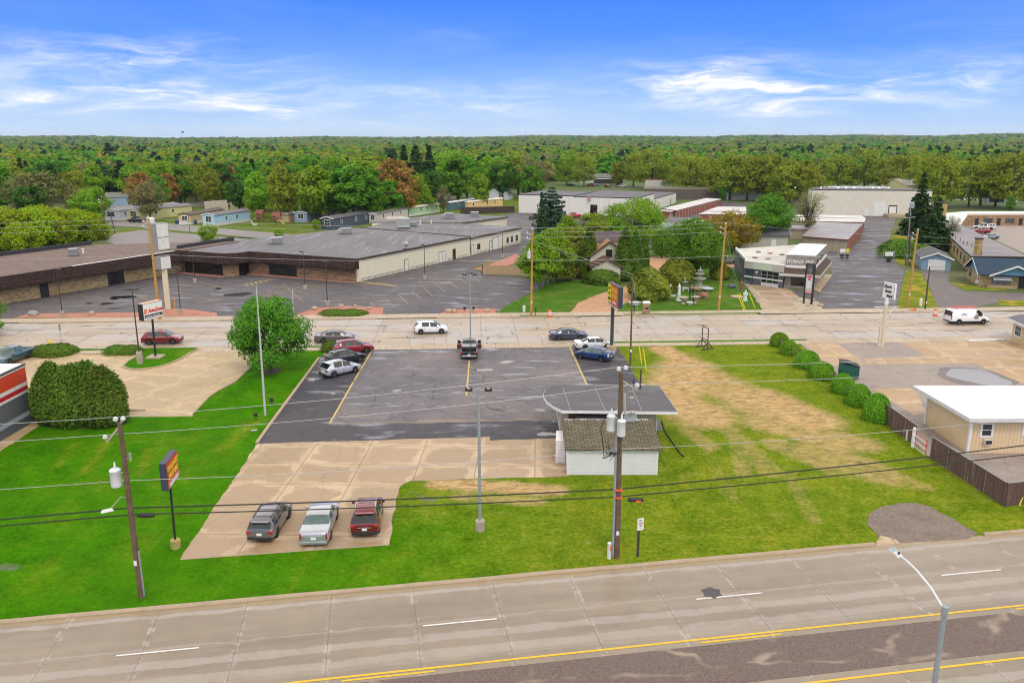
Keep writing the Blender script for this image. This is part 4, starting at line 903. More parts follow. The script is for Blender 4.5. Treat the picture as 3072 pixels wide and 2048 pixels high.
place('parked_car','suv',(2962,701),(2918,700),C(150,22,34),'dark red car partly hidden by the low motel roof edge','car',group='cars in the motel yard')
place('parked_car','sedan',(2988,716),(2950,718),C(150,160,165),'pale car behind the motel roof with only its top showing','car',group='cars in the motel yard')
place('pickup_truck','pickup',(436,668),(386,666),C(14,36,48),'dark blue truck parked on the road in front of the yellow mobile home','pickup truck',glassm=m_cglass2)
far=[('sedan',1712,558,C(30,32,40),'dark car left of the cars parked beyond the white warehouse'),('cuv',1772,559,C(190,60,55),'red car in the row beyond the white warehouse roof'),('sedan',1786,558,C(120,140,175),'pale blue car beside the red car beyond the warehouse'),('suv',1866,562,C(190,190,180),'pale sport utility car behind the warehouse roof under the trees'),('sedan',1822,562,C(120,30,60),'maroon car in front of the dark trailer beyond the warehouse'),('sedan',2222,598,C(40,44,56),'dark car beyond the trees before the white hall'),('sedan',2248,598,C(150,30,40),'red car beyond the trees right of the dark car'),('cuv',2272,597,C(205,70,20),'orange car beyond the trees at the end of the row')]
for kd,px,py,cl,lb in far:
 g_=G(px,py);make_car('parked_car',kd,tuple(g_),random.uniform(-.5,.5)+(0 if px>2000 else 2.4),cl,lb,'car','cars parked far beyond the warehouses')
tr_=G(1824,555);tl=thing('box_trailer',tuple(tr_),'long dark box trailer parked beyond the white warehouse','trailer')
m=MB();m.cbox((tr_.x,tr_.y,2.),(16,2.5,2.6));m.build('body',P('trailer_dark',(.05,.03,.04,1),.5),tl,bevel=.05)
m=MB();m.cbox((tr_.x,tr_.y,3.36),(16.1,2.6,.12));m.build('roof',P('trailer_roof',(.6,.55,.55,1),.5),tl)
m=MB()
for x in(-6,-5,5,6):m.cone((tr_.x+x,tr_.y-1.25,.5),(tr_.x+x,tr_.y-1.0,.5),.5,.5,14)
m.build('wheel',m_tyre,tl)
def leafmat(name,a,b,trans=.35,c=None):
 """leaf colour differing from leaf to leaf and from spray to spray"""
 if name in MATS:return MATS[name]
 t=NT(name);co=t.co();g=t.n('NewGeometry')
 oi=t.n('ObjectInfo').outputs['Random']
 rnd=g.outputs['Random Per Island'];n=t.noise(co,.55,4,.6)
 f=t.mth('ADD',t.mth('MULTIPLY',rnd,.5),t.mth('MULTIPLY',t.rng(n,.3,.7),.5))
 cc=t.mix(f,a,b)
 if c:cc=t.mix(t.rng(t.noise(co,.35,3),.5,.68,0,.8),cc,c)
 hs=t.n('HueSaturation',{'Hue':t.rng(oi,0,1,.485,.515),'Saturation':1.,'Value':t.rng(oi,0,1,.85,1.15),'Color':cc}).outputs[0]
 t.set(t.b.inputs['Base Color'],hs);t.b.inputs['Roughness'].default_value=.65;t.b.inputs['Specular IOR Level'].default_value=.08
 tr=t.n('BsdfTranslucent',{0:hs});mx=t.n('MixShader',{0:trans})
 t.t.links.new(t.b.outputs[0],mx.inputs[1]);t.t.links.new(tr.outputs[0],mx.inputs[2]);t.t.links.new(mx.outputs[0],t.out.inputs[0])
 MATS[name]=t.m;return t.m
LF={'green':leafmat('green_leaves',(0.064,0.200,0.013,1),(0.168,0.376,0.029,1)),'lime':leafmat('lime_leaves',(0.142,0.277,0.014,1),(0.290,0.452,0.030,1)),'olive':leafmat('olive_leaves',(0.173,0.232,0.018,1),(0.315,0.356,0.034,1)),'deep':leafmat('deep_green_leaves',(0.035,0.120,0.016,1),(0.096,0.232,0.029,1)),'rust':leafmat('rust_leaves',(.30,.150,.040,1),(.46,.26,.075,1),c=(.30,.30,.03,1)),'bright':leafmat('bright_lime_leaves',(.22,.34,.008,1),(.40,.52,.020,1)),'amber':leafmat('amber_leaves',(.28,.21,.014,1),(.42,.33,.020,1),c=(.22,.27,.02,1)),'grey':leafmat('grey_green_leaves',(0.174,0.181,0.065,1),(0.304,0.290,0.109,1)),'plum':leafmat('plum_leaves',(0.054,0.019,0.024,1),(0.120,0.036,0.042,1)),'conifer':leafmat('conifer_needles',(0.021,0.060,0.018,1),(0.068,0.135,0.033,1),.1),'pine':leafmat('blue_green_needles',(0.030,0.075,0.042,1),(0.083,0.158,0.075,1),.1),'cedar':leafmat('cedar_sprays',(0.061,0.136,0.016,1),(0.160,0.264,0.029,1),.15),'juniper':leafmat('juniper_sprays',(0.136,0.184,0.019,1),(0.288,0.304,0.035,1),.15),'clipped':leafmat('clipped_leaves',(0.096,0.240,0.013,1),(0.208,0.408,0.022,1),.2)}
m_bark=P('bark',(.085,.065,.050,1),.95,var=.4,vs=3)
m_barkp=P('pale_bark',(.16,.135,.11,1),.95,var=.35,vs=3)
def cards(cent,normal_from,size,asp=1.,jit=.9,up=.15,rng=None,fold=0.):
 """leaf quads: one small face at each centre, leaning outward"""
 rng=rng or np.random
 n=len(cent);nr=cent-normal_from;nr/=np.linalg.norm(nr,axis=1)[:,None]+1e-9
 nr=nr+rng.normal(0,jit,(n,3));nr[:,2]+=up;nr/=np.linalg.norm(nr,axis=1)[:,None]+1e-9
 a=np.cross(nr,rng.normal(0,1,(n,3)));a/=np.linalg.norm(a,axis=1)[:,None]+1e-9;b=np.cross(nr,a)
 s=(size*rng.uniform(.65,1.35,n))[:,None];sa=s*asp
 k1,k2=rng.uniform(.2,.6,(n,1)),rng.uniform(.2,.6,(n,1))
 v=np.stack([cent-a*sa*.5-b*s*.5*k1,cent+a*sa*.5*k2-b*s*.5,cent+a*sa*.5+b*s*.5*k1,cent-a*sa*.5*k2+b*s*.5],1)
 return v.reshape(-1,3)
def mesh_quads(name,v,mat):
 n=len(v)//4;me=bpy.data.meshes.new(name)
 me.vertices.add(4*n);me.vertices.foreach_set('co',v.astype(np.float32).ravel())
 me.loops.add(4*n);me.loops.foreach_set('vertex_index',np.arange(4*n,dtype=np.int32))
 me.polygons.add(n);me.polygons.foreach_set('loop_start',np.arange(0,4*n,4,dtype=np.int32));me.polygons.foreach_set('loop_total',np.full(n,4,np.int32))
 me.update(calc_edges=True);me.materials.append(mat);return me
def sph(n,rng):
 d=rng.normal(0,1,(n,3));return d/np.linalg.norm(d,axis=1)[:,None]
def crown_pts(shape,H,Rr,nleaf,seed,base=.28,nclump=None,csize=.30,hollow=.55):
 """leaf centres of a crown of height H, radius Rr; clumps sit at the ends of limbs"""
 rng=np.random.RandomState(seed);z0=H*base
 nc=nclump or 46;cl=[];tries=0
 while len(cl)<nc and tries<6000:
  tries+=1;u=rng.uniform(0,1);ang=rng.uniform(0,2*PI)
  if shape=='round':prof=math.sqrt(max(0,1-(2*u-1)**2))
  elif shape=='oval':prof=math.sin(PI*min(1,u*.93+.07))**.7*(1.05-.35*u)
  elif shape=='vase':prof=(.25+.95*u)*math.sqrt(max(0,1-max(0,(u-.62)/.38)**2))
  elif shape=='spread':prof=math.sqrt(max(0,1-(u*1.02-.35)**2*1.9))if u<1 else 0
  else:prof=1-u
  r=Rr*prof*math.sqrt(rng.uniform(hollow**2,1))*rng.uniform(.82,1.12)
  p=np.array([r*math.cos(ang),r*math.sin(ang),z0+(H-z0)*u])
  if prof<.12:continue
  if all(np.linalg.norm(p-q)>Rr*csize*.55 for q in cl):cl.append(p)
 cl=np.array(cl);out=[];per=nleaf//len(cl);nf=[]
 for c in cl:
  k=int(per*rng.uniform(.6,1.4));cr=Rr*csize*rng.uniform(.75,1.3)
  p=sph(k,rng)*(rng.uniform(.2,1,(k,1))**.45)*cr*np.array([1.15,1.15,.8]);out.append(c+p);nf.append(np.repeat((c*.75+np.array([0,0,z0+.45*(H-z0)])*.25-np.array([0,0,cr*.3]))[None],k,0))
 return np.concatenate(out),np.concatenate(nf),cl,rng
def limb_mb(H,base,cl,r0,rng,nlimb=9,airy=False,bend=.35):
 mb=MB();top=H*(.62 if not airy else .8)
 tr=[Vector((rng.uniform(-.03,.03)*H*.3*(i>0),rng.uniform(-.03,.03)*H*.3*(i>0),top*i/5))for i in range(6)]
 tr[0].z=-.1
 mb.tube(tr,[r0*1.35,r0,r0*.9,r0*.72,r0*.5,r0*.22],8)
 order=rng.permutation(len(cl))[:nlimb]
 for k in order:
  c=Vector(cl[k]);f=rng.uniform(.32,.75)*min(1,c.z/top*.9);i=min(4,int(f*5));s=tr[i].lerp(tr[i+1],f*5-i)
  m1=s.lerp(c,.5)+Vector((0,0,-bend*abs(c.z-s.z)*.3+.05*H*.2));rr=r0*(.5-.25*f)
  mb.tube([s,s.lerp(m1,.55),m1,m1.lerp(c,.6),c],[rr,rr*.8,rr*.6,rr*.4,rr*.18],5)
  if airy:
   for q in range(3):
    e=c+Vector(rng.normal(0,1,3))*.12*H;mb.tube([m1,m1.lerp(e,.5)+Vector((0,0,.02*H)),e],[rr*.4,rr*.25,rr*.08],4)
 return mb
LIB={}
def tree_lib(key,shape,H,Rr,leaf,nleaf,size,seed,base=.28,nclump=None,csize=.3,hollow=.55,r0=None,bark=None,airy=False,nlimb=10,up=.25):
 p,nf,cl,rng=crown_pts(shape,H,Rr,nleaf,seed,base,nclump,csize,hollow)
 me=mesh_quads('crown',cards(p,nf,size,1.25,.55,up,rng),LF[leaf])
 tm=limb_mb(H,base,cl,r0 or H*.020,rng,nlimb,airy);o=tm.build('trunk',bark or m_bark,None,True,60);tme=o.data;bpy.data.objects.remove(o)
 LIB[key]=(me,tme,H)
def conifer_lib(key,H,Rr,leaf,n,size,seed,base=.06,droop=.25,tiers=15,gap=.55,col=None,power=1.):
 rng=np.random.RandomState(seed);P_=[];N_=[];mb=MB();mb.tube([(0,0,-.1),(0,0,H*.5),(0,0,H*.98)],[H*.018,H*.011,H*.002],7)
 for i in range(tiers):
  u=(i+rng.uniform(-.2,.2))/tiers;z=H*(base+(1-base)*u);rad=Rr*(1-u)**power*rng.uniform(.8,1.1)+.08*Rr*(1-u)
  nb=max(5,int(11*(1-u*.5)))
  for b in range(nb):
   a=2*PI*(b+rng.uniform(0,1))/nb;L=rad*rng.uniform(.72,1.15);k=max(4,int(n/(tiers*nb)*(.35+1.3*(1-u))))
   s=rng.uniform(.08,1,k)**.7;wd=(1-s*.75)*L*.22
   lat=rng.normal(0,1,k)*wd*.75;zz=z+(.10-droop*s)*L+rng.normal(0,.05,k)*L-abs(lat)*.15
   pt=np.stack([math.cos(a)*s*L-math.sin(a)*lat,math.sin(a)*s*L+math.cos(a)*lat,zz],1);P_.append(pt)
   N_.append(pt-np.stack([np.full(k,math.cos(a)*.35),np.full(k,math.sin(a)*.35),np.full(k,1.)],1))
   if b%2==0 and L>1:mb.tube([(0,0,z),(math.cos(a)*L*.9,math.sin(a)*L*.9,z+(.10-droop*.9)*L)],[H*.004,H*.0015],4)
 p=np.concatenate(P_);me=mesh_quads('crown',cards(p,np.concatenate(N_),size,1.9,.45,.1,rng),LF[leaf])
 o=mb.build('trunk',m_bark,None,True,60);tme=o.data;bpy.data.objects.remove(o);LIB[key]=(me,tme,H)
def dense_lib(key,H,Rx,leaf,n,size,seed,shape='column',lumps=7,amp=.1,multi=1):
 """arborvitae, clipped bush: a close shell of sprays with its own lumps"""
 rng=np.random.RandomState(seed);ph=[(rng.uniform(0,6.28),rng.randint(2,6),rng.uniform(2,7),rng.uniform(.4,1))for _ in range(lumps)]
 u=rng.uniform(0,1,n)**(.8);a=rng.uniform(0,2*PI,n)
 if shape=='column':pr=np.minimum(1,(u/.10))**.5*(1-u**2.6)**.62
 elif shape=='egg':pr=np.minimum(1,.75+.5*u/.4)*(1-np.clip((u-.24)/.78,0,1)**2.)**.68
 else:pr=np.sqrt(np.maximum(0,1-(np.clip(u,0,1)*1.25-.25)**2))
 lump=sum(q*np.sin(k*a+z*u+p)for p,k,z,q in ph)/lumps
 dep=rng.uniform(.72,1.03,n);r=Rx*pr*dep*(1+amp*lump*2)
 spike=rng.normal(0,1,n)*.03*H*(2. if amp>.4 else 1.)
 pt=np.stack([r*np.cos(a),r*np.sin(a),H*u*(1+.35*amp*lump)+spike*(u>.55)],1)
 nf=np.stack([pt[:,0]*.25,pt[:,1]*.25,np.maximum(H*.18,pt[:,2]*(.85 if shape=='column' else .6)-.15*H)],1)
 me=mesh_quads('crown',cards(pt,nf,size,1.5 if shape=='column' else 1.1,.42,.1,rng),LF[leaf])
 mb=MB();mb.tube([(0,0,-.05),(0,0,H*.45),(0,0,H*.8)],[H*.03,H*.02,H*.008],6)
 for k in range(multi*5):
  q=rng.uniform(0,6.28);mb.tube([(0,0,.05),(math.cos(q)*Rx*.35,math.sin(q)*Rx*.35,H*.35),(math.cos(q)*Rx*.55,math.sin(q)*Rx*.55,H*.62)],[H*.02,H*.013,H*.006],5)
 o=mb.build('trunk',m_bark,None,True,60);tme=o.data;bpy.data.objects.remove(o);LIB[key]=(me,tme,H)
def grow(key,name,loc,h,label,cat='tree',group=None,rz=None,wide=1.):
 me,tme,H=LIB[key];k=h/H
 t=thing(name,(loc[0],loc[1],0),label,cat,group);ORG[t]=None
 t.rotation_euler=(0,0,random.uniform(0,6.28)if rz is None else rz);t.scale=(k*wide,k*wide,k)
 for nm,m in(('crown',me),('trunk',tme)):
  o=bpy.data.objects.new(nm,m);COL.objects.link(o);o.parent=t
 return t
tree_lib('maple_near','spread',9.5,5.6,'green',15000,.24,9,base=.24,nclump=64,csize=.25,hollow=.45,r0=.26,nlimb=40,airy=True)
tree_lib('garden','round',10,5.2,'green',13000,.26,5,base=.22,nclump=70,csize=.26,r0=.28,nlimb=16)
tree_lib('yardtree','oval',12,5.6,'green',12000,.3,8,base=.2,nclump=80,csize=.25,r0=.3,nlimb=20)
tree_lib('willow','spread',12,8.2,'lime',13000,.3,11,base=.3,nclump=80,csize=.24,r0=.4,nlimb=18)
tree_lib('airy_near','oval',9,3.6,'lime',8500,.26,12,base=.22,nclump=60,csize=.26,hollow=.2,r0=.13,airy=True,nlimb=26)
tree_lib('airy_near2','spread',8,3.8,'olive',7500,.26,13,base=.2,nclump=60,csize=.25,hollow=.2,r0=.12,airy=True,nlimb=26)
tree_lib('amber','round',9,5.,'amber',9000,.24,15,base=.15,nclump=80,csize=.24,hollow=.3,r0=.16,airy=True,nlimb=20)
tree_lib('bare','vase',11,4.2,'grey',2200,.2,16,base=.3,nclump=60,csize=.22,hollow=.2,r0=.2,airy=True,nlimb=44,bark=m_bark)
tree_lib('thicket','round',8,4.2,'bright',8000,.3,18,base=.02,nclump=80,csize=.28,hollow=.3,r0=.1,nlimb=14)
tree_lib('sapling','round',5,3.,'lime',6000,.2,17,base=.05,nclump=60,csize=.3,hollow=.3,r0=.08,nlimb=12)
conifer_lib('spruce_big',19,5.6,'conifer',16000,.42,21,base=.04,droop=.28,tiers=22)
conifer_lib('pine_big',15,6.8,'pine',10000,.40,22,base=.06,droop=-.12,tiers=13,power=.75)
dense_lib('arbor',9,1.9,'cedar',9000,.24,31,'column',amp=.14)
dense_lib('arbor_egg',6.5,2.5,'cedar',14000,.21,32,'egg',amp=.2)
dense_lib('bush',2.3,1.7,'clipped',6500,.13,33,'dome',amp=.13)
dense_lib('juniper',4,2.7,'juniper',8000,.30,34,'egg',lumps=10,amp=.55)
dense_lib('yew',2,2.6,'cedar',5000,.17,35,'dome',amp=.12)
dense_lib('low_bush',1.3,1.8,'cedar',3200,.13,36,'dome',amp=.15)
MID=[]
k=0
for shape,leaf,n,hol,airy,nc in[('round','green',3800,.5,False,52),('oval','green',3800,.5,False,52),('oval','lime',3200,.4,False,52),('vase','deep',3600,.5,False,48),('round','olive',2600,.3,True,60),('oval','olive',2600,.3,True,60),('spread','olive',2800,.3,True,60),('oval','rust',2800,.3,True,56),('round','grey',2200,.3,True,60),('spread','lime',3000,.4,False,56),('round','deep',3600,.5,False,50),('oval','amber',2800,.3,False,52),('vase','grey',1800,.2,True,60),('round','plum',2400,.5,False,46),('spread','green',3200,.4,False,56)]:
 key='mid_%s_%s'%(shape,leaf);tree_lib(key,shape,14,{'round':6,'oval':5.2,'vase':5.4,'spread':6.6}[shape],leaf,n,.54,50+k,base=.22,nclump=nc,csize=.25,hollow=hol,airy=airy,nlimb=14,r0=.3);k+=1
conifer_lib('mid_spruce',17,4.2,'conifer',3400,.75,71,tiers=16)
conifer_lib('mid_pine',17,4.8,'pine',3000,.8,72,droop=.0,tiers=12,base=.2,power=.7)
conifer_lib('mid_pine_b',19,4.4,'conifer',3000,.8,73,droop=.05,tiers=11,base=.3,power=.6)
def g2(px,py):return G(px,py)
def hgt(px,base,top):g_=G(px,base);return HT(px,top,g_.y)
def tr(key,px,base,top,label,name='tree',wide=1.,cat='tree',group=None,rz=None):
 return grow(key,name,G(px,base),hgt(px,base,top),label,cat,group,rz,wide)
tr('maple_near',812,1112,908,'full leafy maple in a ring of mulch on the lawn by the street','maple_tree',.9)
tr('garden',2082,838,668,'dense round green tree shading the garden fountain','garden_tree',1.04)
tr('yardtree',2300,742,588,'tall dark limbed green tree behind the pale roofed shop','leafy_tree',1.1)
tr('yardtree',1985,775,690,'smaller green tree behind the garden tree','leafy_tree',1.0)
tr('willow',1900,742,605,'broad lime green tree with a wide flat crown in front of the warehouse','spreading_tree',1.0)
tr('amber',2192,755,640,'golden brown young leafed tree left of the tall leafy tree','amber_tree',1.25)
tr('bare',2418,712,578,'thinly leafed bare tree beside the storage sheds','bare_tree',1.1)
for px,b,tp,lb,ky,wd in[(1615,868,708,'thin lime tree by the driveway lawn, nearest the corner of the parking lot','airy_near',1.1),(1650,850,690,'slender leafy tree behind the thin lime tree at the lawn edge','airy_near',1.15),(1668,842,720,'short airy tree beside the left cedar of the house','airy_near2',1.1),(1698,838,745,'small airy tree next to the house cedar','airy_near2',1.0),(1725,800,688,'pale airy tree behind the house cedar','airy_near2',1.2),(1800,752,670,'olive airy tree behind the gabled house roof','airy_near2',1.35),(1850,748,660,'airy lime tree behind the gabled house chimney side','airy_near',1.2),(1700,748,650,'thin pale tree in front of the yard pine','airy_near',1.2),(1775,740,645,'thin olive tree left of the broad lime tree','airy_near2',1.2)]:
 tr(ky,px,b,tp,lb,'airy_tree',wd)
tr('pine_big',1655,695,556,'large blue green pine with open layered limbs in front of the warehouse','pine_tree',1.05)
tr('mid_spruce',1624,722,572,'narrow dark spruce beside the large open pine','spruce_tree',.6)
tr('spruce_big',2752,706,512,'tall dark spruce above the driveway, left of a pair','spruce_tree',.95)
tr('spruce_big',2800,748,588,'broad dark spruce behind the blue garage, right of a pair','spruce_tree',1.25)
tr('bare',2850,735,650,'bare twiggy tree between the spruces and the motel roof','bare_tree',1.0)
tr('yew',2700,770,720,'dark leafy bush at the foot of the utility poles','bush',1.0,'shrub')
tr('sapling',2775,760,735,'small green bush behind the blue garage','bush',1.,'shrub')
for px,b,tp,lb,wd in[(1766,832,688,'tall dark cedar at the left of the gabled house',.85),(1746,834,742,'lower bulging cedar at the left of the gabled house',1.3),(1873,842,692,'tall cedar covering the right front of the gabled house',1.0),(1902,838,700,'tall cedar beside the other at the right of the house',.95),(1928,826,708,'slim cedar standing a little apart, right of the house',.75),(1893,840,770,'low cedar filling the gap under the tall pair',1.3)]:
 tr('arbor',px,b,tp,lb,'cedar_tree',wd)
tr('yew',1805,848,808,'round dark bush in front of the gabled house window','bush',1.15,'shrub')
tr('yew',1932,826,796,'dark bush at the end of the tall cedars','bush',.9,'shrub')
for px,b,tp,lb,wd in[(1948,897,812,'wide dark juniper behind the moose statue',1.0),(1998,875,812,'juniper left of the white bird bath',.9),(2030,846,776,'tall yellowish juniper left of the garden tree',1.0),(2160,838,794,'bright rounded shrub right of the fountain',.9)]:
 tr('juniper',px,b,tp,lb,'juniper_shrub',wd,'shrub')
for px,b,tp,lb,wd in[(170,1262,1092,'leftmost arborvitae of the big clump',.98),(224,1272,1102,'second arborvitae from the left in the big clump',1.0),(278,1264,1090,'third arborvitae of the clump, the tallest',.95),(318,1270,1104,'right end arborvitae of the big clump',1.06),(240,1250,1096,'arborvitae at the back of the big clump',1.0)]:
 tr('arbor_egg',px,b,tp,lb,'arborvitae',wd,'tree','arborvitae clump beside the auto parts shop')
for i,(px,b,tp,wpx)in enumerate([(2337,1043,1004,62),(2367,1068,1028,66),(2420,1108,1058,84),(2464,1141,1092,84),(2527,1182,1128,78),(2574,1220,1160,86),(2628,1266,1188,88)]):
 h=hgt(px,b,tp);wm=wpx/((b-416)*CP/HCAM)
 od=['first, by the street','second from the street','third from the street, wide','fourth, beside the green dumpster','fifth, behind a split rail post','sixth, next to last','last, tallest, touching the brown fence'][i]
 grow('bush','round_bush',G(px,b-6),h,'clipped round bush of the row along the lot: '+od,'shrub','row of round bushes',None,wm/2/(1.7*h/2.3)*.95)
for px,b,tp,wd,lb in[(165,1060,1034,1.7,'long low hedge bush along the parking lot, behind the yellow hydrant'),(130,1060,1036,1.4,'low hedge bush next to the teal pickup'),(196,1060,1037,1.2,'low hedge bush at the right end of the long hedge'),(352,1058,1036,1.3,'low dark bush left of the tall lot lamp'),(392,1058,1036,1.2,'low dark bush touching the tall lot lamp'),(997,1052,1024,.9,'small golden bush at the kerb behind the red crossover')]:
 tr('low_bush',px,b,tp,lb,'low_bush',wd,'shrub')
for i,px in enumerate([1000,1025,1050,1068]):tr('low_bush',px,943,929+(i%2)*2,'low spreading juniper on the red stone bed','low_bush',2.2,'shrub','low junipers on the red stone bed')
tr('maple_near',-60,1010,890,'green tree at the left edge of the photo beside the street','leafy_tree',1.0)
tr('sapling',626,722,676,'small bright lime tree behind the plaza roof','small_tree',1.05)
tr('sapling',838,722,688,'small green shrubby tree by the trailer park road','small_tree',.7)
tr('sapling',950,690,660,'low green bush between mobile homes','small_tree',.8)
for i,(px,b,tp,wd)in enumerate([(-20,752,640,1.3),(40,748,634,1.3),(100,742,630,1.3),(160,734,628,1.3),(220,726,634,1.3),(275,720,640,1.1),(310,716,668,.9),(10,705,622,1.2),(120,700,618,1.3),(230,694,628,1.2),(70,760,672,1.2)]):
 tr('thicket',px,b,tp,'bright lime sapling of the thicket behind the brown plaza roof','thicket_tree',wd,'tree','lime thicket behind the plaza')
mids=[('mid_vase_grey',135,655,520,1.2,'wide pale twiggy tree on the far left'),('mid_round_grey',75,655,530,1.,'pale grey green tree at the left edge'),('mid_round_olive',228,630,516,1.,'orange tinged tree above the blue house'),('mid_round_grey',225,650,560,.8,'thin grey tree left of the blue house'),('mid_oval_rust',428,640,518,1.1,'rust coloured tree above the first mobile homes'),('mid_oval_rust',508,625,522,1.0,'rust coloured tree right behind the grey twiggy tree'),('mid_round_grey',452,660,545,1.0,'bare twiggy tree standing before the yellow mobile home'),('mid_oval_olive',620,618,490,.9,'tall two stemmed yellow green tree by the orange mobile home'),('mid_oval_rust',690,600,500,1.0,'rusty red tree behind the trailer park'),('mid_oval_green',688,620,548,.9,'small green tree behind the orange mobile home'),('mid_oval_lime',775,655,518,1.0,'yellow green tree beside the playground'),('mid_oval_olive',850,665,500,.9,'olive tree with tall bare trunk by the playground'),('mid_oval_lime',955,665,500,1.15,'tall bright lime tree among the trailers'),('mid_oval_green',1035,660,510,1.2,'dark green tree right of the bright lime tree'),('mid_oval_green',1078,668,505,1.2,'green tree in front of the rust red tree'),('mid_oval_green',1120,665,530,.9,'short green tree at the left of the rust red tree'),('mid_oval_rust',1185,650,480,1.2,'tall rust red tree in front of the dark pines'),('mid_oval_rust',1222,650,525,.8,'shorter reddish tree right of the tall rust red one'),('mid_oval_amber',1238,640,530,.7,'golden tree right of the rust red trees'),('mid_round_lime_',1262,640,530,.8,'small round yellow green tree right of the golden tree'),('mid_oval_green',1375,610,472,1.25,'big bright green tree above the cream mobile home'),('mid_oval_lime',1440,625,520,1.0,'lime tree standing behind the brown fence'),('mid_vase_deep',1508,598,492,1.1,'dark green vase shaped tree by the small white shed'),('mid_oval_grey_',1330,640,560,.6,'thin young tree by the green mobile home'),('mid_oval_olive',1555,585,470,1.2,'olive tree left of the white warehouse'),('mid_round_grey',1605,590,480,1.3,'wide pale olive tree above the warehouse roof corner'),('mid_spruce',1215,590,430,1.,'tall dark pine behind the rust red tree'),('mid_pine_b',1250,590,432,.9,'tall straight pine right of the first dark pine'),('mid_spruce',1290,590,430,1.,'third tall dark pine in the stand'),('mid_pine',1180,560,440,1.,'bushy dark pine in the stand behind the trailers'),('mid_spruce',535,615,520,.6,'narrow dark spruce by the rust trees'),('mid_pine',334,530,425,1.,'single dark pine standing out of the wood on the left'),('mid_spread_olive',1900,560,466,1.0,'broad olive tree behind the warehouse roof'),('mid_spread_olive',1955,568,456,1.1,'tallest olive tree behind the warehouse'),('mid_round_olive',1850,560,490,.9,'olive tree by the parked cars beyond the warehouse'),('mid_spread_olive',2068,590,480,1.1,'olive tree at the far end of the red shed row'),('mid_spread_olive',2130,588,488,.9,'thin olive tree before the white hall'),('mid_spread_olive',2188,600,468,1.1,'tall olive tree before the white hall'),('mid_spread_olive',2240,602,474,1.0,'olive tree right of the white hall front'),('mid_round_olive',2300,604,470,1.1,'olive tree beside the orange car'),('mid_spread_olive',2350,606,480,1.0,'olive tree left of the cream warehouse'),('mid_spread_olive',2395,590,492,.9,'olive tree behind the left end of the cream warehouse'),('mid_spread_olive',2510,575,470,1.1,'olive tree above the cream warehouse roof'),('mid_spread_olive',2590,575,456,1.2,'wide olive tree above the cream warehouse door'),('mid_spread_olive',2660,580,478,1.1,'olive tree between the warehouse and the spruce'),('mid_spread_olive',2805,620,470,1.0,'tall olive tree before the yellow hall left bay'),('mid_spread_olive',2825,626,490,.9,'dark trunked tree next to the motel chimney'),('mid_spread_olive',2905,622,490,.9,'tree standing in front of the yellow hall doors'),('mid_spread_olive',3030,628,468,1.2,'large olive tree right of the yellow hall'),('mid_oval_green',3030,640,592,.8,'low green tree at the right of the yellow hall'),('mid_round_deep',2165,612,560,.5,'dark low tree in the scrub beyond the sheds'),('mid_spread_olive',1752,560,476,1.0,'round olive tree over the dark parked car'),('mid_spread_lime',1700,556,470,1.0,'yellow green tree left of the parked cars'),('mid_round_plum',1785,500,458,.7,'small plum leafed tree in the wood'),('mid_round_plum',1980,510,460,.8,'dark plum leafed tree behind the olive trees'),('mid_round_plum',920,500,460,.6,'plum leafed tree in the wood above the trailers')]
alias={'mid_round_lime_':'mid_spread_lime','mid_oval_grey_':'mid_round_grey'}
extra=[(20,640,505),(392,606,500),(470,604,492),(555,612,500),(590,603,488),(655,603,492),(742,602,492),(806,612,500),(838,636,530),(884,622,500),(908,640,515),(1000,622,495),(1012,642,510),(1062,640,492),(1100,628,488),(1150,642,505),(1142,610,470),(1292,622,515),(1402,600,470),(1462,588,470),(1345,588,462),(1590,598,500),(60,620,500),(150,612,490),(200,606,488),(290,604,492),(1020,604,476),(930,604,478),(850,600,480),(100,690,560),(2330,607,500),(2368,606,492),(2412,592,480),(2700,590,470),(2760,600,476),(2940,616,486),(2985,620,480),(2062,582,474),(2110,580,478),(2030,572,470),(2348,619,500),(2384,617,494),(2418,616,505),(300,668,560),(255,676,575),(470,634,530),(640,624,520),(720,640,540),(790,632,520),(870,655,540),(990,652,530),(1170,655,545)]
for i,(px,b,tp)in enumerate(extra):
 kk=(['mid_oval_green','mid_oval_lime','mid_spread_lime','mid_round_green','mid_oval_olive','mid_vase_deep']if px<1600 else['mid_spread_olive','mid_round_olive','mid_oval_olive'])[(i*7)%(6 if px<1600 else 3)]
 mids.append((kk,px,b,tp,1.05,'%s tree standing among the %s'%({'green':'mid green','lime':'yellow green','olive':'olive','deep':'dark green'}[kk.split('_')[-1]],'trailers and gardens' if px<1600 else 'far yards on the right')))
USED=[]
for key,px,b,tp,wd,lb in mids:
 tr(alias.get(key,key),px,b,tp,lb,'pine_tree' if('pine' in key or 'spruce' in key)else 'broadleaf_tree',wd,group=('trees among the trailers' if px<1600 else 'trees among the far yards')if 'standing among' in lb else None);USED.append(G(px,b))
CLEAR=[]
def inpoly(x,y,poly):
 c=False;j=len(poly)-1
 for i in range(len(poly)):
  if(poly[i][1]>y)!=(poly[j][1]>y)and x<(poly[j][0]-poly[i][0])*(y-poly[i][1])/(poly[j][1]-poly[i][1])+poly[i][0]:c=not c
  j=i
 return c
edge=[(-900,606),(0,612),(260,602),(330,598),(420,606),(640,600),(760,590),(1000,566),(1180,562),(1330,572),(1460,566),(1540,570),(1640,545),(1900,536),(2010,552),(2400,545),(2700,540),(3072,540),(4000,545)]
epts=[G(*e)for e in edge]
def edge_y(x):
 pts_=sorted(((p.x,p.y)for p in epts));return interp(pts_,x)
rs=np.random.RandomState(99)
cands=[]
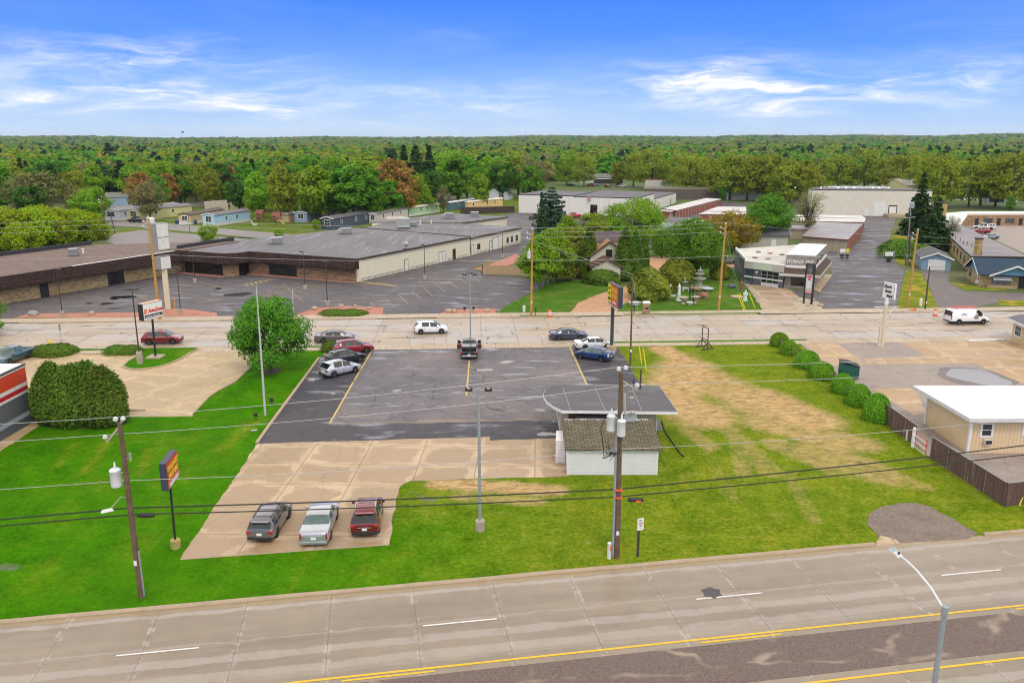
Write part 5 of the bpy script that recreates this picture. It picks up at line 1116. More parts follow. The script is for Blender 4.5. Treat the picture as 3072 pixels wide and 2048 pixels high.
def kindpick(x,y,r):
 q=math.sin(x*.011+1.3)+math.sin(y*.009+x*.004)+.6*math.sin(x*.03+y*.02);pine=.12+.10*(q>.6)+.25*max(0,min(1,(y-500)/900))
 if x>150 and y>600:pine+=.12
 if r.uniform()<pine:return['mid_spruce','mid_pine','mid_pine_b'][r.randint(3)]
 left=x<40;t=r.uniform()
 tab=['mid_oval_green','mid_round_green','mid_oval_lime','mid_round_olive','mid_oval_olive','mid_vase_deep','mid_round_deep','mid_spread_lime','mid_round_grey','mid_oval_rust','mid_spread_olive','mid_oval_amber','mid_spread_green']
 wts=[.15,.12,.09,.10,.09,.05,.06,.08,.07,.02,.09,.012,.08]if left else[.08,.07,.06,.16,.13,.04,.05,.07,.10,.01,.18,.006,.06]
 c=np.cumsum(wts)/sum(wts);return tab[int(np.searchsorted(c,t))]
y=200.
while y<5200:
 step=8.2+max(0,(y-300))*.011;halfw=y*.68+60;n=int(2*halfw/step)
 for i in range(n):
  x=-halfw+2*halfw*(i+rs.uniform(0,1))/n;yy=y+rs.uniform(-1.4,1.4)*step
  if yy<edge_y(x):continue
  if yy<430 and any((x-u.x)**2+(yy-u.y)**2<36 for u in USED):continue
  if rs.uniform()<.10:continue
  cands.append((x,yy))
 y+=step*.92
cands.sort(key=lambda p:math.hypot(*p))
front=cands[:180];rest=cands[180:]
colname={'green':'green','lime':'lime','olive':'olive','deep':'dark green','rust':'rust','amber':'golden','grey':'pale grey green','plum':'plum','spruce':'dark spruce','pine':'blue green pine','b':'tall bare stemmed pine'}
for x,yy in front:
 key=kindpick(x,yy,rs);cn=colname[key.split('_')[-1]];px=1536+FPX*x/(yy*CP+HCAM*SP)
 where='behind the trailer park' if 300<px<1200 else('behind the white warehouse' if 1200<=px<2040 else('behind the storage sheds' if px<2400 else('behind the cream warehouse and motel' if px>=2400 else 'on the far left')))
 con=key in('mid_spruce','mid_pine','mid_pine_b')
 lab='%s%s in the near edge of the wood %s'%(cn,'' if con else ' crowned tree',where)
 grow(key,'pine_tree' if con else 'broadleaf_tree',(x,yy),(rs.uniform(13.5,18)if con else rs.uniform(9.5,14.5)),lab,'tree','%s trees %s'%(cn,where),rs.uniform(0,6.28),rs.uniform(.95,1.25))
FARLIB=[]
for i,(shape,leaf)in enumerate([('round','green'),('oval','lime'),('round','olive'),('spread','olive'),('round','deep'),('round','grey'),('oval','green'),('spread','green'),('cone','conifer'),('cone','pine'),('oval','rust')]):
 rng=np.random.RandomState(200+i)
 if shape=='cone':
  n=150;u=rng.uniform(0,1,n)**1.3;a=rng.uniform(0,6.28,n);r=4.6*(1-u)**.6*rng.uniform(.45,1,n);p=np.stack([r*np.cos(a),r*np.sin(a),2+13*u],1);nf=p*np.array([.3,.3,.8])
 else:
  p,nf,_,_=crown_pts(shape,13,6.2,240,300+i,base=.15,nclump=26,csize=.3,hollow=.55)
 FARLIB.append((leaf,cards(p,nf,1.55 if shape!='cone' else 1.7,1.2,.5,.35,rng)))
parts_v=[];parts_m=[];leafs=[l for l,_ in FARLIB];uniq=list(dict.fromkeys(leafs))
for x,yy in rest:
 cz=math.sin(x*.008+1.7)*math.sin(yy*.0055+x*.002)+.5*math.sin(x*.021+yy*.013);con=rs.uniform()<(.04+(.34 if cz>.6 else 0)*(1. if yy>420 else .4)+.08*max(0,min(1,(yy-600)/900)))
 if con:j=8+rs.randint(2)
 else:j=[0,1,2,3,4,5,6,7,2,3,5,6,0,10][rs.randint(14)]
 if j==10 and rs.uniform()<.7:j=2
 leaf,v=FARLIB[j];a=rs.uniform(0,6.28);c_,s_=math.cos(a),math.sin(a)
 k=rs.uniform(.6,1.25);wd=k*(1.+max(0,yy-500)*.0005)*rs.uniform(.9,1.25)
 if yy>1500:v=v.reshape(-1,4,3)[::2].reshape(-1,3);wd*=1.05
 zz=hillz(math.atan2(x,yy),math.hypot(x,yy))
 q=np.empty_like(v);q[:,0]=x+(v[:,0]*c_-v[:,1]*s_)*wd;q[:,1]=yy+(v[:,0]*s_+v[:,1]*c_)*wd;q[:,2]=v[:,2]*k+zz-1.
 parts_v.append(q);parts_m.append(np.full(len(q)//4,uniq.index(leaf),np.int32))
V_=np.concatenate(parts_v);me=mesh_quads('distant_wood',V_,LF[uniq[0]])
for l in uniq[1:]:me.materials.append(LF[l])
me.polygons.foreach_set('material_index',np.concatenate(parts_m));me.update()
fo=bpy.data.objects.new('distant_wood',me);COL.objects.link(fo)
tag(fo,'dense mixed woodland stretching away to the horizon','woodland',None,'stuff')
print('TREES',len(front),len(rest),len(V_)//4)
def xy(v):return(v[0],v[1])
def GP(z,*pts):return[xy(G(a,b,z))for a,b in pts]
m_white=P('white_trim',(.74,.73,.71,1),.55,grime=.12)
m_cream=siding('cream_metal_siding',(.76,.70,.54,1),.3,False,grime=.18)
m_creamc=siding('pale_metal_siding',(.78,.74,.67,1),.45,False,grime=.15)
m_brick=shingle('mottled_brick',(.52,.34,.19,1),(.17,.085,.05,1),(.36,.26,.17,1),.55,.2)
m_ybrick=shingle('yellow_mottled_brick',(.64,.48,.25,1),(.26,.17,.08,1),(.42,.32,.19,1),.7,.22)
m_mans=shingle('brown_shake',(.030,.017,.014,1),(.062,.036,.029,1),(.005,.004,.004,1),.5,.42)
m_brownroof=m_gravel('brown_roof_gravel',(.125,.082,.064,1),(.235,.165,.135,1),9)
m_greyroof=roofmat('grey_membrane',(.130,.118,.122,1),(.30,.29,.31,1),(1.2,.10),.5,.3)
m_greyroof2=roofmat('dark_grey_membrane',(.085,.078,.082,1),(.20,.19,.2,1),(.12,1.2),.35,.3)
m_dark=P('dark_bronze_frame',(.022,.018,.017,1),.5)
m_dgl=glass('dark_shop_glass',(.006,.006,.006,1),.05)
m_metal=P('galvanised_metal',(.42,.42,.42,1),.4,.6,var=.2)
m_trimd=P('dark_brown_trim',(.055,.035,.028,1),.6)
m_wdoor=P('white_door',(.70,.69,.66,1),.5)
GF=thing('plaza_building',tuple(G(314,857)),'long low shopping plaza with brown shake mansard and yellow mottled brick on the left','shopping plaza')
fa,fb=Vector((-97,88.6)),Vector((-63.9,155.1));e1=(fb-fa).normalized();e2=Vector((e1.y,-e1.x))
bk=[fb+e1*16,Vector((-84.5,164.)),Vector((-122,88.6))]
mb=MB();mb.prism([xy(fa),xy(fb),xy(bk[0]-e1*0),xy(bk[1]),xy(bk[2])],0,4.15);mb.build('wall',m_ybrick,GF)
rf=MB().prism([xy(fa+e2*.8),xy(fb+e2*.8),xy(bk[0]+e2*.1),xy(bk[1]),xy(bk[2])],4.16,4.34).build('roof',m_brownroof,GF)
mb=MB()
for a,b in((bk[1]-e2*.1,bk[2]-e2*.1),):mb.prism([xy(a),xy(b),xy(b+e2*.3),xy(a+e2*.3)],4.3,5.1)
mb.build('parapet',P('black_parapet',(.03,.03,.033,1),.6),GF)
def mansard(par,line,out_b,out_t,zb,zt,name='mansard'):
 mb=MB();n=len(line);L=[Vector(p)for p in line]
 def off(i,o):
  d0=(L[i]-L[i-1]).normalized()if i>0 else(L[1]-L[0]).normalized();d1=(L[i+1]-L[i]).normalized()if i<n-1 else d0
  n0,n1=Vector((d0.y,-d0.x)),Vector((d1.y,-d1.x));b=(n0+n1).normalized();return L[i]+b*(o/max(.4,b.dot(n0)))
 vs=[]
 for i in range(n):
  for o,z in((.0,zb-.02),(out_b,zb),(out_b+.02,zb+.22),(out_t,zt),(out_t-.35,zt+.02),(0.,zt-.4)):
   p=off(i,o);vs.append((p.x,p.y,z))
 fs=[(i*6+k,(i+1)*6+k,(i+1)*6+(k+1)%6,i*6+(k+1)%6)for i in range(n-1)for k in range(6)]+[(5,4,3,2,1,0),tuple(range((n-1)*6,n*6))]
 mb.add(vs,fs);return mb.build(name,m_mans,par)
mansard(GF,[fa,fb],1.9,.9,2.55,4.42)
mb=MB();q=fa+e1*(fb-fa).dot(e1)*.0;s0=52
mb.prism([xy(fa+e1*s0+e2*.55),xy(fa+e1*73+e2*.55),xy(fa+e1*73+e2*.95),xy(fa+e1*s0+e2*.95)],4.43,4.49);mb.build('roof_flashing',m_white,GF)
wl=Wall(fa,fb)
for a,b,z in((35.2,38.6,2.45),(59.0,62.1,2.45)):
 f=wl.window(GF,a,b,.1,z,m_dark,m_dgl,(2,1),.1,'shop_window')
wl.door(GF,46.4,47.9,2.4,m_dark)
ST=thing('store_building',tuple(G(1070,845)),'long grey roofed store with dark shake mansard front and cream metal side','store')
front=[(-64.6,156.3),(-53.4,151.0),(-51.4,151.9),(-50.0,154.4),(-28.0,144.6)]
A1,A2,A3=(-28.0,144.6),(-9.3,179.2),(2.1,201.4);B3=(-41,196.5)
mb=MB();mb.prism(front+[A2,(-37,197.5),(-58.0,171.5)],0,4.0);ob=mb.build('brick_wall',m_brick,ST)
mb=MB();mb.prism([A1,A2,(-9.9,179.5),(-28.6,145.0)],.02,3.98);
ws=Wall(A1,A2);ws2=Wall(A2,A3)
mb=MB();ws.slab(mb,.3,ws.L,0,3.95,-.05,.06);mb.build('side_wall',m_cream,ST)
mb=MB();mb.prism([A2,A3,(-8,207.6),(-33,211),(-36.8,197.6)],0,3.7);mb.build('rear_wall',m_cream,ST)
mb=MB();mb.prism([(-12.5,211.5),(-1.4,227),(-18,238),(-36,211.2)],0,3.9);mb.build('rear_wing',m_cream,ST)
mb=MB();mb.prism([(-64.2,157),(-53.2,151.9),(-51.6,152.8),(-50.2,155.2),(-27.8,145.2),(-9.0,179.1),(-36.9,197.8),(-58.6,171.7)],3.98,4.16);r1=mb.build('roof',m_greyroof,ST)
mb=MB();mb.prism([(-9.0,179.3),(2.5,201.6),(-8,208),(-33.2,211.4),(-36.9,198)],3.7,3.86);mb.build('roof',m_greyroof,ST)
mb=MB();mb.prism([(-12.2,211.2),(-1.0,227),(-18,238.4),(-36.3,211.3)],3.9,4.08);mb.build('roof',m_greyroof,ST)
mb=MB()
for a,b,z in(((-28.0,144.4),(-9.1,179.0),4.0),((-9.1,179.3),(2.4,201.5),3.72)):
 w_=Wall(a,b);w_.slab(mb,0,w_.L,z-.12,z+.22,-.12,.16)
mb.prism([(-9.1,179.2),(-36.9,197.9),(-37.0,197.6),(-9.3,178.9)],3.9,4.3);mb.build('roof_edge',m_trimd,ST)
w_=Wall((-12.4,211.2),(-1.2,227));mb=MB();w_.slab(mb,0,w_.L,3.8,4.14,-.1,.14);mb.build('roof_edge',m_trimd,ST)
mb=MB();w_=Wall((-64.6,157.4),(-58.4,171.6));w_.slab(mb,0,w_.L,4.0,5.0,-.2,.1);mb.build('parapet',P('black_parapet',(.03,.03,.033,1),.6),ST)
mansard(ST,[(-66.6,157.2),(-53.4,151.0),(-51.0,152.1),(-50.0,154.4),(-28.0,144.6),(-27.2,144.2)],1.7,.7,2.5,4.35)
for(p,q),a,b,z in(((front[0],front[1]),2.3,11.6,2.45),((front[2],front[3]),.35,2.6,2.4),((front[3],front[4]),4.8,11.0,2.45)):
 w_=Wall(p,q);w_.window(ST,a,min(b,w_.L-.2),.1,z,m_dark,m_dgl,(5,1),.08,'shop_window')
mb=MB();w_=Wall(front[3],front[4]);w_.slab(mb,0,w_.L,.0,.16,-.05,.9);mb.build('step',P('red_curb',(.38,.18,.13,1),.8),ST)
mb=MB();w_=Wall(front[0],front[1]);w_.slab(mb,0,w_.L,.0,.16,-.05,1.2);mb.build('step',P('red_curb',(.38,.18,.13,1),.8),ST)
for a,z in((14.9,2.15),(27.0,2.2),(28.15,2.2)):ws.door(ST,a,a+1.05,z,m_wdoor,m_trimd,out=.1)
ws.door(ST,32.3,33.3,2.15,m_dark,m_trimd,out=.1)
ws2.door(ST,.6,1.6,2.15,m_wdoor,m_trimd,out=.05);ws2.door(ST,9.0,10.,2.15,m_wdoor,m_trimd,out=.05)
ws2.window(ST,3.4,4.6,1.0,2.1,m_trimd,glass(),(2,1));ws2.door(ST,10.6,13.4,2.7,m_wdoor,m_trimd,'roller_door',.05,False)
for a in(17.6,19.8,22.4):ws2.window(ST,a,a+.9,.9,2.1,m_trimd,glass())
mb=MB();mb.tube([ws2.pt(.1,.3,.1),ws2.pt(.1,3.6,.1)],.09,6);mb.build('downpipe',m_trimd,ST)
gr=MB()
for w0,runs in((ws,((1.2,13.9),(16.3,25.6),(29.9,31.9),(33.8,37.5))),(ws2,((2.,8.2),(14.2,24.5)))):
 for a,b in runs:
  gr.tube([w0.pt(a,.55,.55),w0.pt(b,.55,.55)],.07,4)
  for k in range(int((b-a)/1.9)+1):gr.tube([w0.pt(min(b,a+k*1.9),0,.5),w0.pt(min(b,a+k*1.9),.56,.5)],.05,4)
gr.build('guard_rail',P('blue_grey_rail',(.25,.29,.33,1),.5,.4),ST)
def acunit(px,py,z,w,d,h,label,rz=.45,hood=True,pale=False):
 g_=G(px,py,z);t=thing('air_conditioner',tuple(g_),label,'air conditioner','rooftop units')
 col=P('ac_pale_green',(.52,.56,.50,1),.5,.1)if pale else m_metal
 MB().cbox((g_.x,g_.y,z+.12),(w*1.05,d*1.05,.24),rz).build('base',P('ac_base',(.12,.12,.12,1),.7),t)
 b=MB().cbox((g_.x,g_.y,z+.24+h/2),(w,d,h),rz).build('cabinet',col,t,bevel=.04)
 m=MB()
 for k in range(int(w/.16)):
  x=-w/2+.1+k*.16;m.cbox((g_.x+math.cos(rz)*x+math.sin(rz)*(d/2+.012),g_.y+math.sin(rz)*x-math.cos(rz)*(d/2+.012),z+.24+h*.5),(.05,.03,h*.75),rz)
 m.build('vent_grille',P('ac_grille',(.10,.10,.10,1),.6),t)
 if hood:
  c_,s_=math.cos(rz),math.sin(rz);m=MB();X=-w/2
  pr=[(X,z+.3),(X-.9,z+.55),(X-.9,z+.9),(X,z+.24+h)]
  vs=[(g_.x+c_*x-s_*y,g_.y+s_*x+c_*y,zz)for y in(-d*.45,d*.45)for x,zz in pr]
  m.add(vs,[(0,1,2,3),(7,6,5,4),(0,4,5,1),(1,5,6,2),(2,6,7,3),(3,7,4,0)]);m.build('hood',m_metal,t)
 return t
acunit(832,731,4.16,2.1,1.6,1.1,'low grey rooftop unit with hood nearest the mansard on the store roof',.3)
acunit(1040,701,4.16,2.1,1.6,1.1,'low grey rooftop unit further back on the store roof',.3)
acunit(1211,683,4.0,2.9,1.6,2.2,'tall pale green rooftop unit on the store roof',.2,False,True)
acunit(1349,656,4.0,2.3,1.8,1.3,'pale rooftop unit with a sloping hood on the rear wing roof',.2)
acunit(1424,650,4.0,2.2,1.6,1.1,'small grey box unit at the rear edge of the store roof',.1,False)
acunit(222,768,4.34,1.4,1.3,1.15,'dull grey box unit alone on the brown gravel roof',.2,False)
acunit(1240,679,3.9,1.9,.9,.8,'dark low unit beside the tall pale green unit',.1,False)
for px,py,z,h,lb in((1261,676,3.9,1.3,'white round roof vent right of the dark unit'),(1294,671,3.9,.9,'thin white vent pipe on the store roof'),(250,760,4.34,.9,'white hooded vent pipe beside the dull grey box on the brown roof')):
 g_=G(px,py,z);t=thing('roof_vent',tuple(g_),lb,'roof vent');m=MB();m.lathe([(.16,0),(.16,h*.75),(.24,h*.8),(.24,h*.95),(.05,h)],(g_.x,g_.y,z),10);m.build('pipe',m_white,t,True)
g_=G(1219,747,4.16);t=thing('satellite_dish',tuple(g_),'small grey satellite dish near the edge of the store roof','satellite dish')
m=MB();m.tube([(g_.x,g_.y,4.16),(g_.x,g_.y,4.9)],.05);m.build('mast',m_metal,t);m=MB();m.ball((g_.x,g_.y-.1,5.1),(.5,.16,.5),12);m.build('dish',m_metal,t,True)
m=MB();m.cbox((g_.x,g_.y,4.22),(1.2,.6,.12));m.build('base',m_dark,t)
def slabroof(par,poly,z,th,mtop,mfas,name='roof'):
 r=MB();r.prism(poly,z+.04,z+th+.02);o=r.build(name,mtop,par)
 f=MB();c=sum((Vector(p)for p in poly),Vector((0,0)))/len(poly)
 n=len(poly);P2=[Vector(p)for p in poly]
 a_=sum(P2[i].x*P2[(i+1)%n].y-P2[(i+1)%n].x*P2[i].y for i in range(n));
 if a_<0:P2=P2[::-1]
 for i in range(n):w_=Wall(P2[i],P2[(i+1)%n]);w_.slab(f,-.02,w_.L+.02,z,z+th,-.02,.03)
 f.build('fascia',mfas,o);return o
def gablehouse(par,foot,h,rise,wall,roof,over=.35,along=True,trim=None):
 """foot = A,B,C,D ; ridge runs along B->C when along else A->B"""
 A,B,C_,D=(Vector((p[0],p[1]))for p in foot)
 if not along:A,B,C_,D=B,C_,D,A
 mw=MB();m1,m2=(A+B)/2,(C_+D)/2
 vs=[(p.x,p.y,0)for p in(A,B,C_,D)]+[(p.x,p.y,h)for p in(A,B,C_,D)]+[(m1.x,m1.y,h+rise),(m2.x,m2.y,h+rise)]
 mw.add(vs,[(0,1,5,8,4),(2,3,7,9,6),(1,2,6,5),(3,0,4,7)]);mw.build('wall',wall,par)
 d=(C_-B).normalized();sdn=(B-A).normalized();k=rise/((B-A).length/2)
 rm=MB();th=.12
 for s,e0,e1_ in((1,B,C_),(-1,A,D)):
  o=sdn*over*s;zl=h-over*k
  q=[m1-d*over,e0+o-d*over,e1_+o+d*over,m2+d*over];zz=[h+rise,zl,zl,h+rise]
  rm.add([(p.x,p.y,z+.03)for p,z in zip(q,zz)]+[(p.x,p.y,z+.03+th)for p,z in zip(q,zz)],[(0,1,2,3),(7,6,5,4),(0,4,5,1),(1,5,6,2),(2,6,7,3)])
 r=rm.build('roof',roof,par)
 if trim:
  for m_,sg in((m1,-1),(m2,1)):
   for s,e0 in((1,B if sg<0 else C_),(-1,A if sg<0 else D)):
    p,q=m_+d*over*sg,e0+sdn*over*s+d*over*sg
    dn=d*.04*sg
    tm=MB();tm.add([(a.x,a.y,z)for a,z in((p,h+rise-.08),(q,h-over*k-.08),(q,h-over*k+.17),(p,h+rise+.17))]+[((a+dn).x,(a+dn).y,z)for a,z in((p,h+rise-.08),(q,h-over*k-.08),(q,h-over*k+.17),(p,h+rise+.17))],[(0,1,2,3),(7,6,5,4),(0,4,5,1),(1,5,6,2),(2,6,7,3),(3,7,4,0)]);tm.build('verge_board',trim,r)
 return r
AZ=thing('auto_parts_shop',(-43.7,70.6,0),'grey block shop with red, white and orange bands cut by the left edge','shop')
xw=-43.75;yb_=70.6
lev=lambda py:HT(70,py,70.6)
zz=[0,1.0,lev(1173),lev(1166),lev(1153),lev(1142),lev(1099),lev(1091)]
m_blk=P('grey_split_block',(.125,.125,.13,1),.85,var=.3,vs=5,bump=.5)
MB().box(-75,xw,50,yb_,0,zz[2]).build('block_wall',m_blk,AZ)
MB().box(-75.2,xw+.22,49.8,yb_+.22,0,.85).build('plinth',P('grey_plinth',(.095,.10,.11,1),.8,var=.25,vs=4),AZ)
m=MB();m.add([(xw+.22,49.8,.85),(xw+.22,yb_+.22,.85),(xw+.004,yb_+.004,1.15),(xw+.004,49.8,1.15)],[(0,1,2,3)]);m.build('plinth_cap',P('grey_plinth_cap',(.2,.23,.26,1),.6),AZ)
for i,(mt,nm,o)in enumerate([(m_white,'white_band',.03),(P('red_band_paint',(.52,.008,.02,1),.5),'red_band',.02),(m_white,'white_band',.03),(P('orange_red_tile',(.62,.055,.018,1),.5,var=.15,vs=9),'orange_band',.02),(m_white,'white_band',.05)]):
 MB().box(-75,xw+o,50,yb_+o,zz[2+i],zz[3+i]if i<4 else zz[7]-.12).build(nm,mt,AZ)
MB().box(-75,xw+.07,50,yb_+.07,zz[7]-.12,zz[7]).build('coping',m_dark,AZ)
MB().box(-74.8,xw-.1,50.2,yb_-.1,zz[7],zz[7]+.05).build('roof',P('white_membrane',(.72,.71,.69,1),.6,grime=.1),AZ)
OF=thing('car_lot_office',tuple(G(1700,1425)),'small white sided office with flat rounded dark roof and shingled shed roof annex','office')
zr=2.95
c3=lambda px,py:xy(G(px,py,zr+.2))
R1,R2,R3=c3(1687,1232),c3(2032,1236),c3(1978,1158)
L0=c3(1668,1156)
arc=[]
for px,py in[(1687,1232),(1660,1219),(1641,1205),(1632,1192),(1631,1182),(1637,1170),(1650,1161),(1668,1156)]:arc.append(c3(px,py))
poly=[R2,R3,L0]+arc[::-1][1:]
mw_side=siding('white_vinyl_siding',(.80,.77,.77,1),.22,True,.5,grime=.14)
m_bge=siding('beige_siding',(.50,.46,.39,1),.16,True,grime=.2)
slabroof(OF,poly,zr,.24,roofmat('office_membrane',(.082,.074,.078,1),(.17,.16,.165,1),(.3,1.0),.5,.3),m_white)
sm=MB()
for(a,b),(c_,d_)in(((1689,1163),(1712,1230)),((1785,1162),(1815,1230)),((1895,1162),(1925,1231))):
 p,q=G(a,b,zr+.28),G(c_,d_,zr+.28);dv=(q-p).normalized();nn=Vector((-dv.y,dv.x,0))*.05
 sm.add([tuple(v)for v in(p+nn,q+nn,q-nn,p-nn)],[(3,2,1,0)])
sm.build('roof_seam',P('roof_seam',(.22,.21,.21,1),.6),OF)
bx0,bx1=4.15,12.35;by0=66.0;by1=72.2
mb=MB();mb.prism([(bx0,by0),(bx1,by0),(bx1,by1),(bx0,by1)],0,zr);mb.build('wall',m_bge,OF)
mb=MB();mb.box(bx1-.06,bx1+.03,by0-.04,by0+.1,0,zr);mb.build('corner_board',m_white,OF)
wf=Wall((bx0,by0),(bx1,by0));wf.door(OF,.75,1.7,2.2,P('dark_red_door',(.14,.03,.022,1),.5),m_trimd,out=.03)
wl_=Wall((bx0,by1),(bx0,by0));wl_.window(OF,.8,5.2,.7,2.3,m_white,m_dgl,(4,1))
AN=((1700,1425),(1970,1423));a0,a1=G(*AN[0]),G(*AN[1])
ay0=58.3;ax0,ax1=4.25,11.1;ay1=62.9;hz0,hz1=2.1,2.72
mb=MB();mb.add([(x,y,z)for y,zt_ in((ay0,hz0),(ay1,hz1))for z in(0,zt_)for x in(ax0,ax1)],[(0,1,3,2),(4,6,7,5),(1,5,7,3),(0,2,6,4),(2,3,7,6)]);mb.build('annex_wall',mw_side,OF)
mb=MB();ov=.3;kz=(hz1-hz0)/(ay1-ay0)
m_shing=shingle('mossy_shingle',(.115,.098,.064,1),(.20,.172,.115,1),(.022,.02,.015,1),.55,.30)
for z in(0,):
 q=[(ax0-.25,ay0-ov,hz0-ov*kz),(ax1+.3,ay0-ov,hz0-ov*kz),(ax1+.3,ay1+.1,hz1+.1*kz),(ax0-.25,ay1+.1,hz1+.1*kz)]
 mb.add([(a,b,c_+.03)for a,b,c_ in q]+[(a,b,c_+.13)for a,b,c_ in q],[(3,2,1,0),(4,5,6,7),(0,1,5,4),(1,2,6,5),(2,3,7,6),(3,0,4,7)])
an=mb.build('annex_roof',m_shing,OF)
for xa in(ax0-.05,ax1-.08):MB().box(xa,xa+.13,ay0-.03,ay0+.1,0,hz0).build('corner_board',m_white,OF)
rr=random.Random(4);mb=MB()
for k in range(34):
 if rr.random()<.55:x=ax0+.1+k*.2;mb.box(x,x+rr.uniform(.06,.13),ay1-.12,ay1+.08,hz1+.125,hz1+.155)
mb.box(ax0,ax1,ay1+.02,ay1+.09,hz1+.12,hz1+.14);mb.build('ridge_flashing',m_white,an)
mb=MB();n_=9
mb.add([(5.3,63.6,2.35),(8.2,63.6,2.35),(8.2,65.95,2.75),(5.3,65.95,2.75),(5.3,63.6,2.3),(8.2,63.6,2.3),(8.2,65.95,2.7),(5.3,65.95,2.7)],[(0,1,2,3),(7,6,5,4),(0,4,5,1),(1,5,6,2),(3,7,4,0)])
for k in range(n_+1):x=5.32+k*2.86/n_;mb.add([(x-.02,63.6,2.38),(x+.02,63.6,2.38),(x+.02,65.95,2.79),(x-.02,65.95,2.79)],[(0,1,2,3)])
mb.build('awning',P('purple_grey_metal',(.15,.14,.165,1),.4,.4),OF)
mb=MB();mb.prism([(3.45,60.6),(4.2,60.6),(4.2,62.9),(3.6,62.9)],0,1.9);mb.build('side_shed',mw_side,OF)
dh=G(1938,1250,2.2);dh=Vector((10.6,64.2,3.25));SD=thing('satellite_dish',(9.6,62.8,2.7),'grey satellite dish above the shingled annex roof of the office','satellite dish')
m=MB();m.tube([(9.75,62.85,2.7),(9.75,62.85,3.1),(9.65,62.7,3.25)],.035);m.tube([(9.6,62.6,3.2),(10.15,62.4,2.95)],.02,4);m.cbox((10.2,62.38,2.95),(.18,.08,.08));m.build('arm',m_metal,SD)
m=MB();R_=Matrix.Rotation(.35,4,'X')@Matrix.Rotation(.35,4,'Z');m.M=Matrix.Translation((9.55,62.55,3.22))@R_;m.lathe([(.0,0.),(.3,.03),(.52,.11),(.55,.13),(.5,.13),(.28,.06),(.0,.03)],n=20)
m.v=[((Matrix.Translation((9.55,62.55,3.22))@Matrix.Rotation(PI/2,4,'X')@Matrix.Translation((-9.55,-62.55,-3.22)))@Vector(p))[:]for p in m.v]
m.build('dish',P('dish_grey',(.48,.50,.52,1),.4),SD,True)
for px,py,h,lb in((1900,1164,.7,'short black vent pipe on the office roof'),(1921,1164,1.6,'thin pole with a lamp on the office roof edge')):
 g_=G(px,py,zr+.25);t=thing('roof_vent',tuple(g_),lb,'roof vent');m=MB();m.lathe([(.14,0),(.06,.12),(.055,h),(.09,h+.02),(.09,h+.12)],tuple(g_),8);m.build('pipe',m_black,t,True)
MW=thing('motel_block',(37.3,62.7,0),'tan motel block with a bright white flat roof at the right edge','motel building')
m_tan=siding('tan_board_siding',(.72,.54,.33,1),.3,False,grime=.1)
MB().box(37.3,47.5,62.75,69.8,0,2.95).build('wall',m_tan,MW)
slabroof(MW,[(36.7,62.0),(48.2,62.0),(48.2,71.0),(36.4,71.0)],2.95,.3,P('white_roof_coating',(.73,.715,.69,1),.55,var=.04,grime=.1),P('white_fascia',(.66,.65,.64,1),.5))
for ya in(62.65,69.7):MB().box(37.2,37.4,ya,ya+.2,0,2.95).build('corner_board',m_white,MW)
wm=Wall((37.3,62.75),(47.5,62.75))
wm.window(MW,.95,1.7,1.55,2.5,m_white,glass(),(1,2),.16);wm.window(MW,4.35,5.1,1.7,2.45,m_white,glass(),(1,2),.16)
m=MB();wm.slab(m,1.15,1.75,.85,1.25,0,.3);ac=m.build('window_unit',P('ac_white',(.62,.6,.56,1),.5),MW);m=MB();wm.slab(m,1.2,1.7,.9,1.2,.3,.315);m.build('grille',m_black,ac)
m=MB();m.tube([(37.25,69.2,1.9),(36.2,69.6,2.0)],.06,5);m.build('bracket',m_white,MW)
MO=thing('motel_office',tuple(G(3040,1030)),'motel office corner with white fascia cut by the right edge','motel building')
rp3=GP(3.0,(3022,953),(3072,975),(3300,1000),(3300,940),(3060,944));slabroof(MO,rp3,2.75,.3,roofmat('wet_dark_roof',(.10,.095,.11,1),(.35,.34,.37,1),(.3,1),.6,.4),m_white)
b_=[(p[0]+.9,p[1])for p in rp3];b_=[b_[0],(b_[1][0],b_[1][1]+.3),b_[2],b_[3],b_[4]]
MB().prism(b_,0,2.75).build('wall',P('yellow_tan_wall',(.56,.42,.22,1),.7,grime=.2),MO)
w_=Wall(b_[0],b_[1]);w_.window(MO,.7,2.2,1.0,2.2,m_white,glass(),(1,2),.14)
SH=thing('storage_shop',tuple(G(2353,862)),'taupe storage office with a boxy sign tower and white roof','shop')
m_tau=siding('taupe_siding',(.31,.265,.235,1),.16,True,grime=.15);m_tau2=siding('pale_taupe_siding',(.52,.48,.42,1),.16,True,grime=.15)
zt=5.7;T=GP(zt,(2359.4,764.5),(2446.8,768.6),(2480,735),(2399.6,732))
MB().prism(T,0,zt).build('tower_wall',m_tau,SH)
T2=[Vector(p)for p in T];c_=sum(T2,Vector((0,0)))/4
MB().prism([xy(c_+(p-c_)*1.02)for p in T2],zt,zt+.14).build('roof',P('white_roof_coating',(.73,.715,.69,1),.55,var=.04,grime=.1),SH)
wt,wr=Wall(T[0],T[1]),Wall(T[1],T[2])
L=wt.L
text_mb('STORAGE  BINS',wt.pt(.12,4.35,.03),wt.d,(0,0,1),.82,.05,.012,xs=L*.90/5.6).build('lettering',P('silver_letter',(.85,.83,.80,1),.4),SH)
m=MB();wt.slab(m,-.05,L+.05,3.55,3.95,-.02,.16);wr.slab(m,-.05,wr.L,3.55,3.95,-.02,.16);m.build('white_band',m_white,SH)
aw=MB()
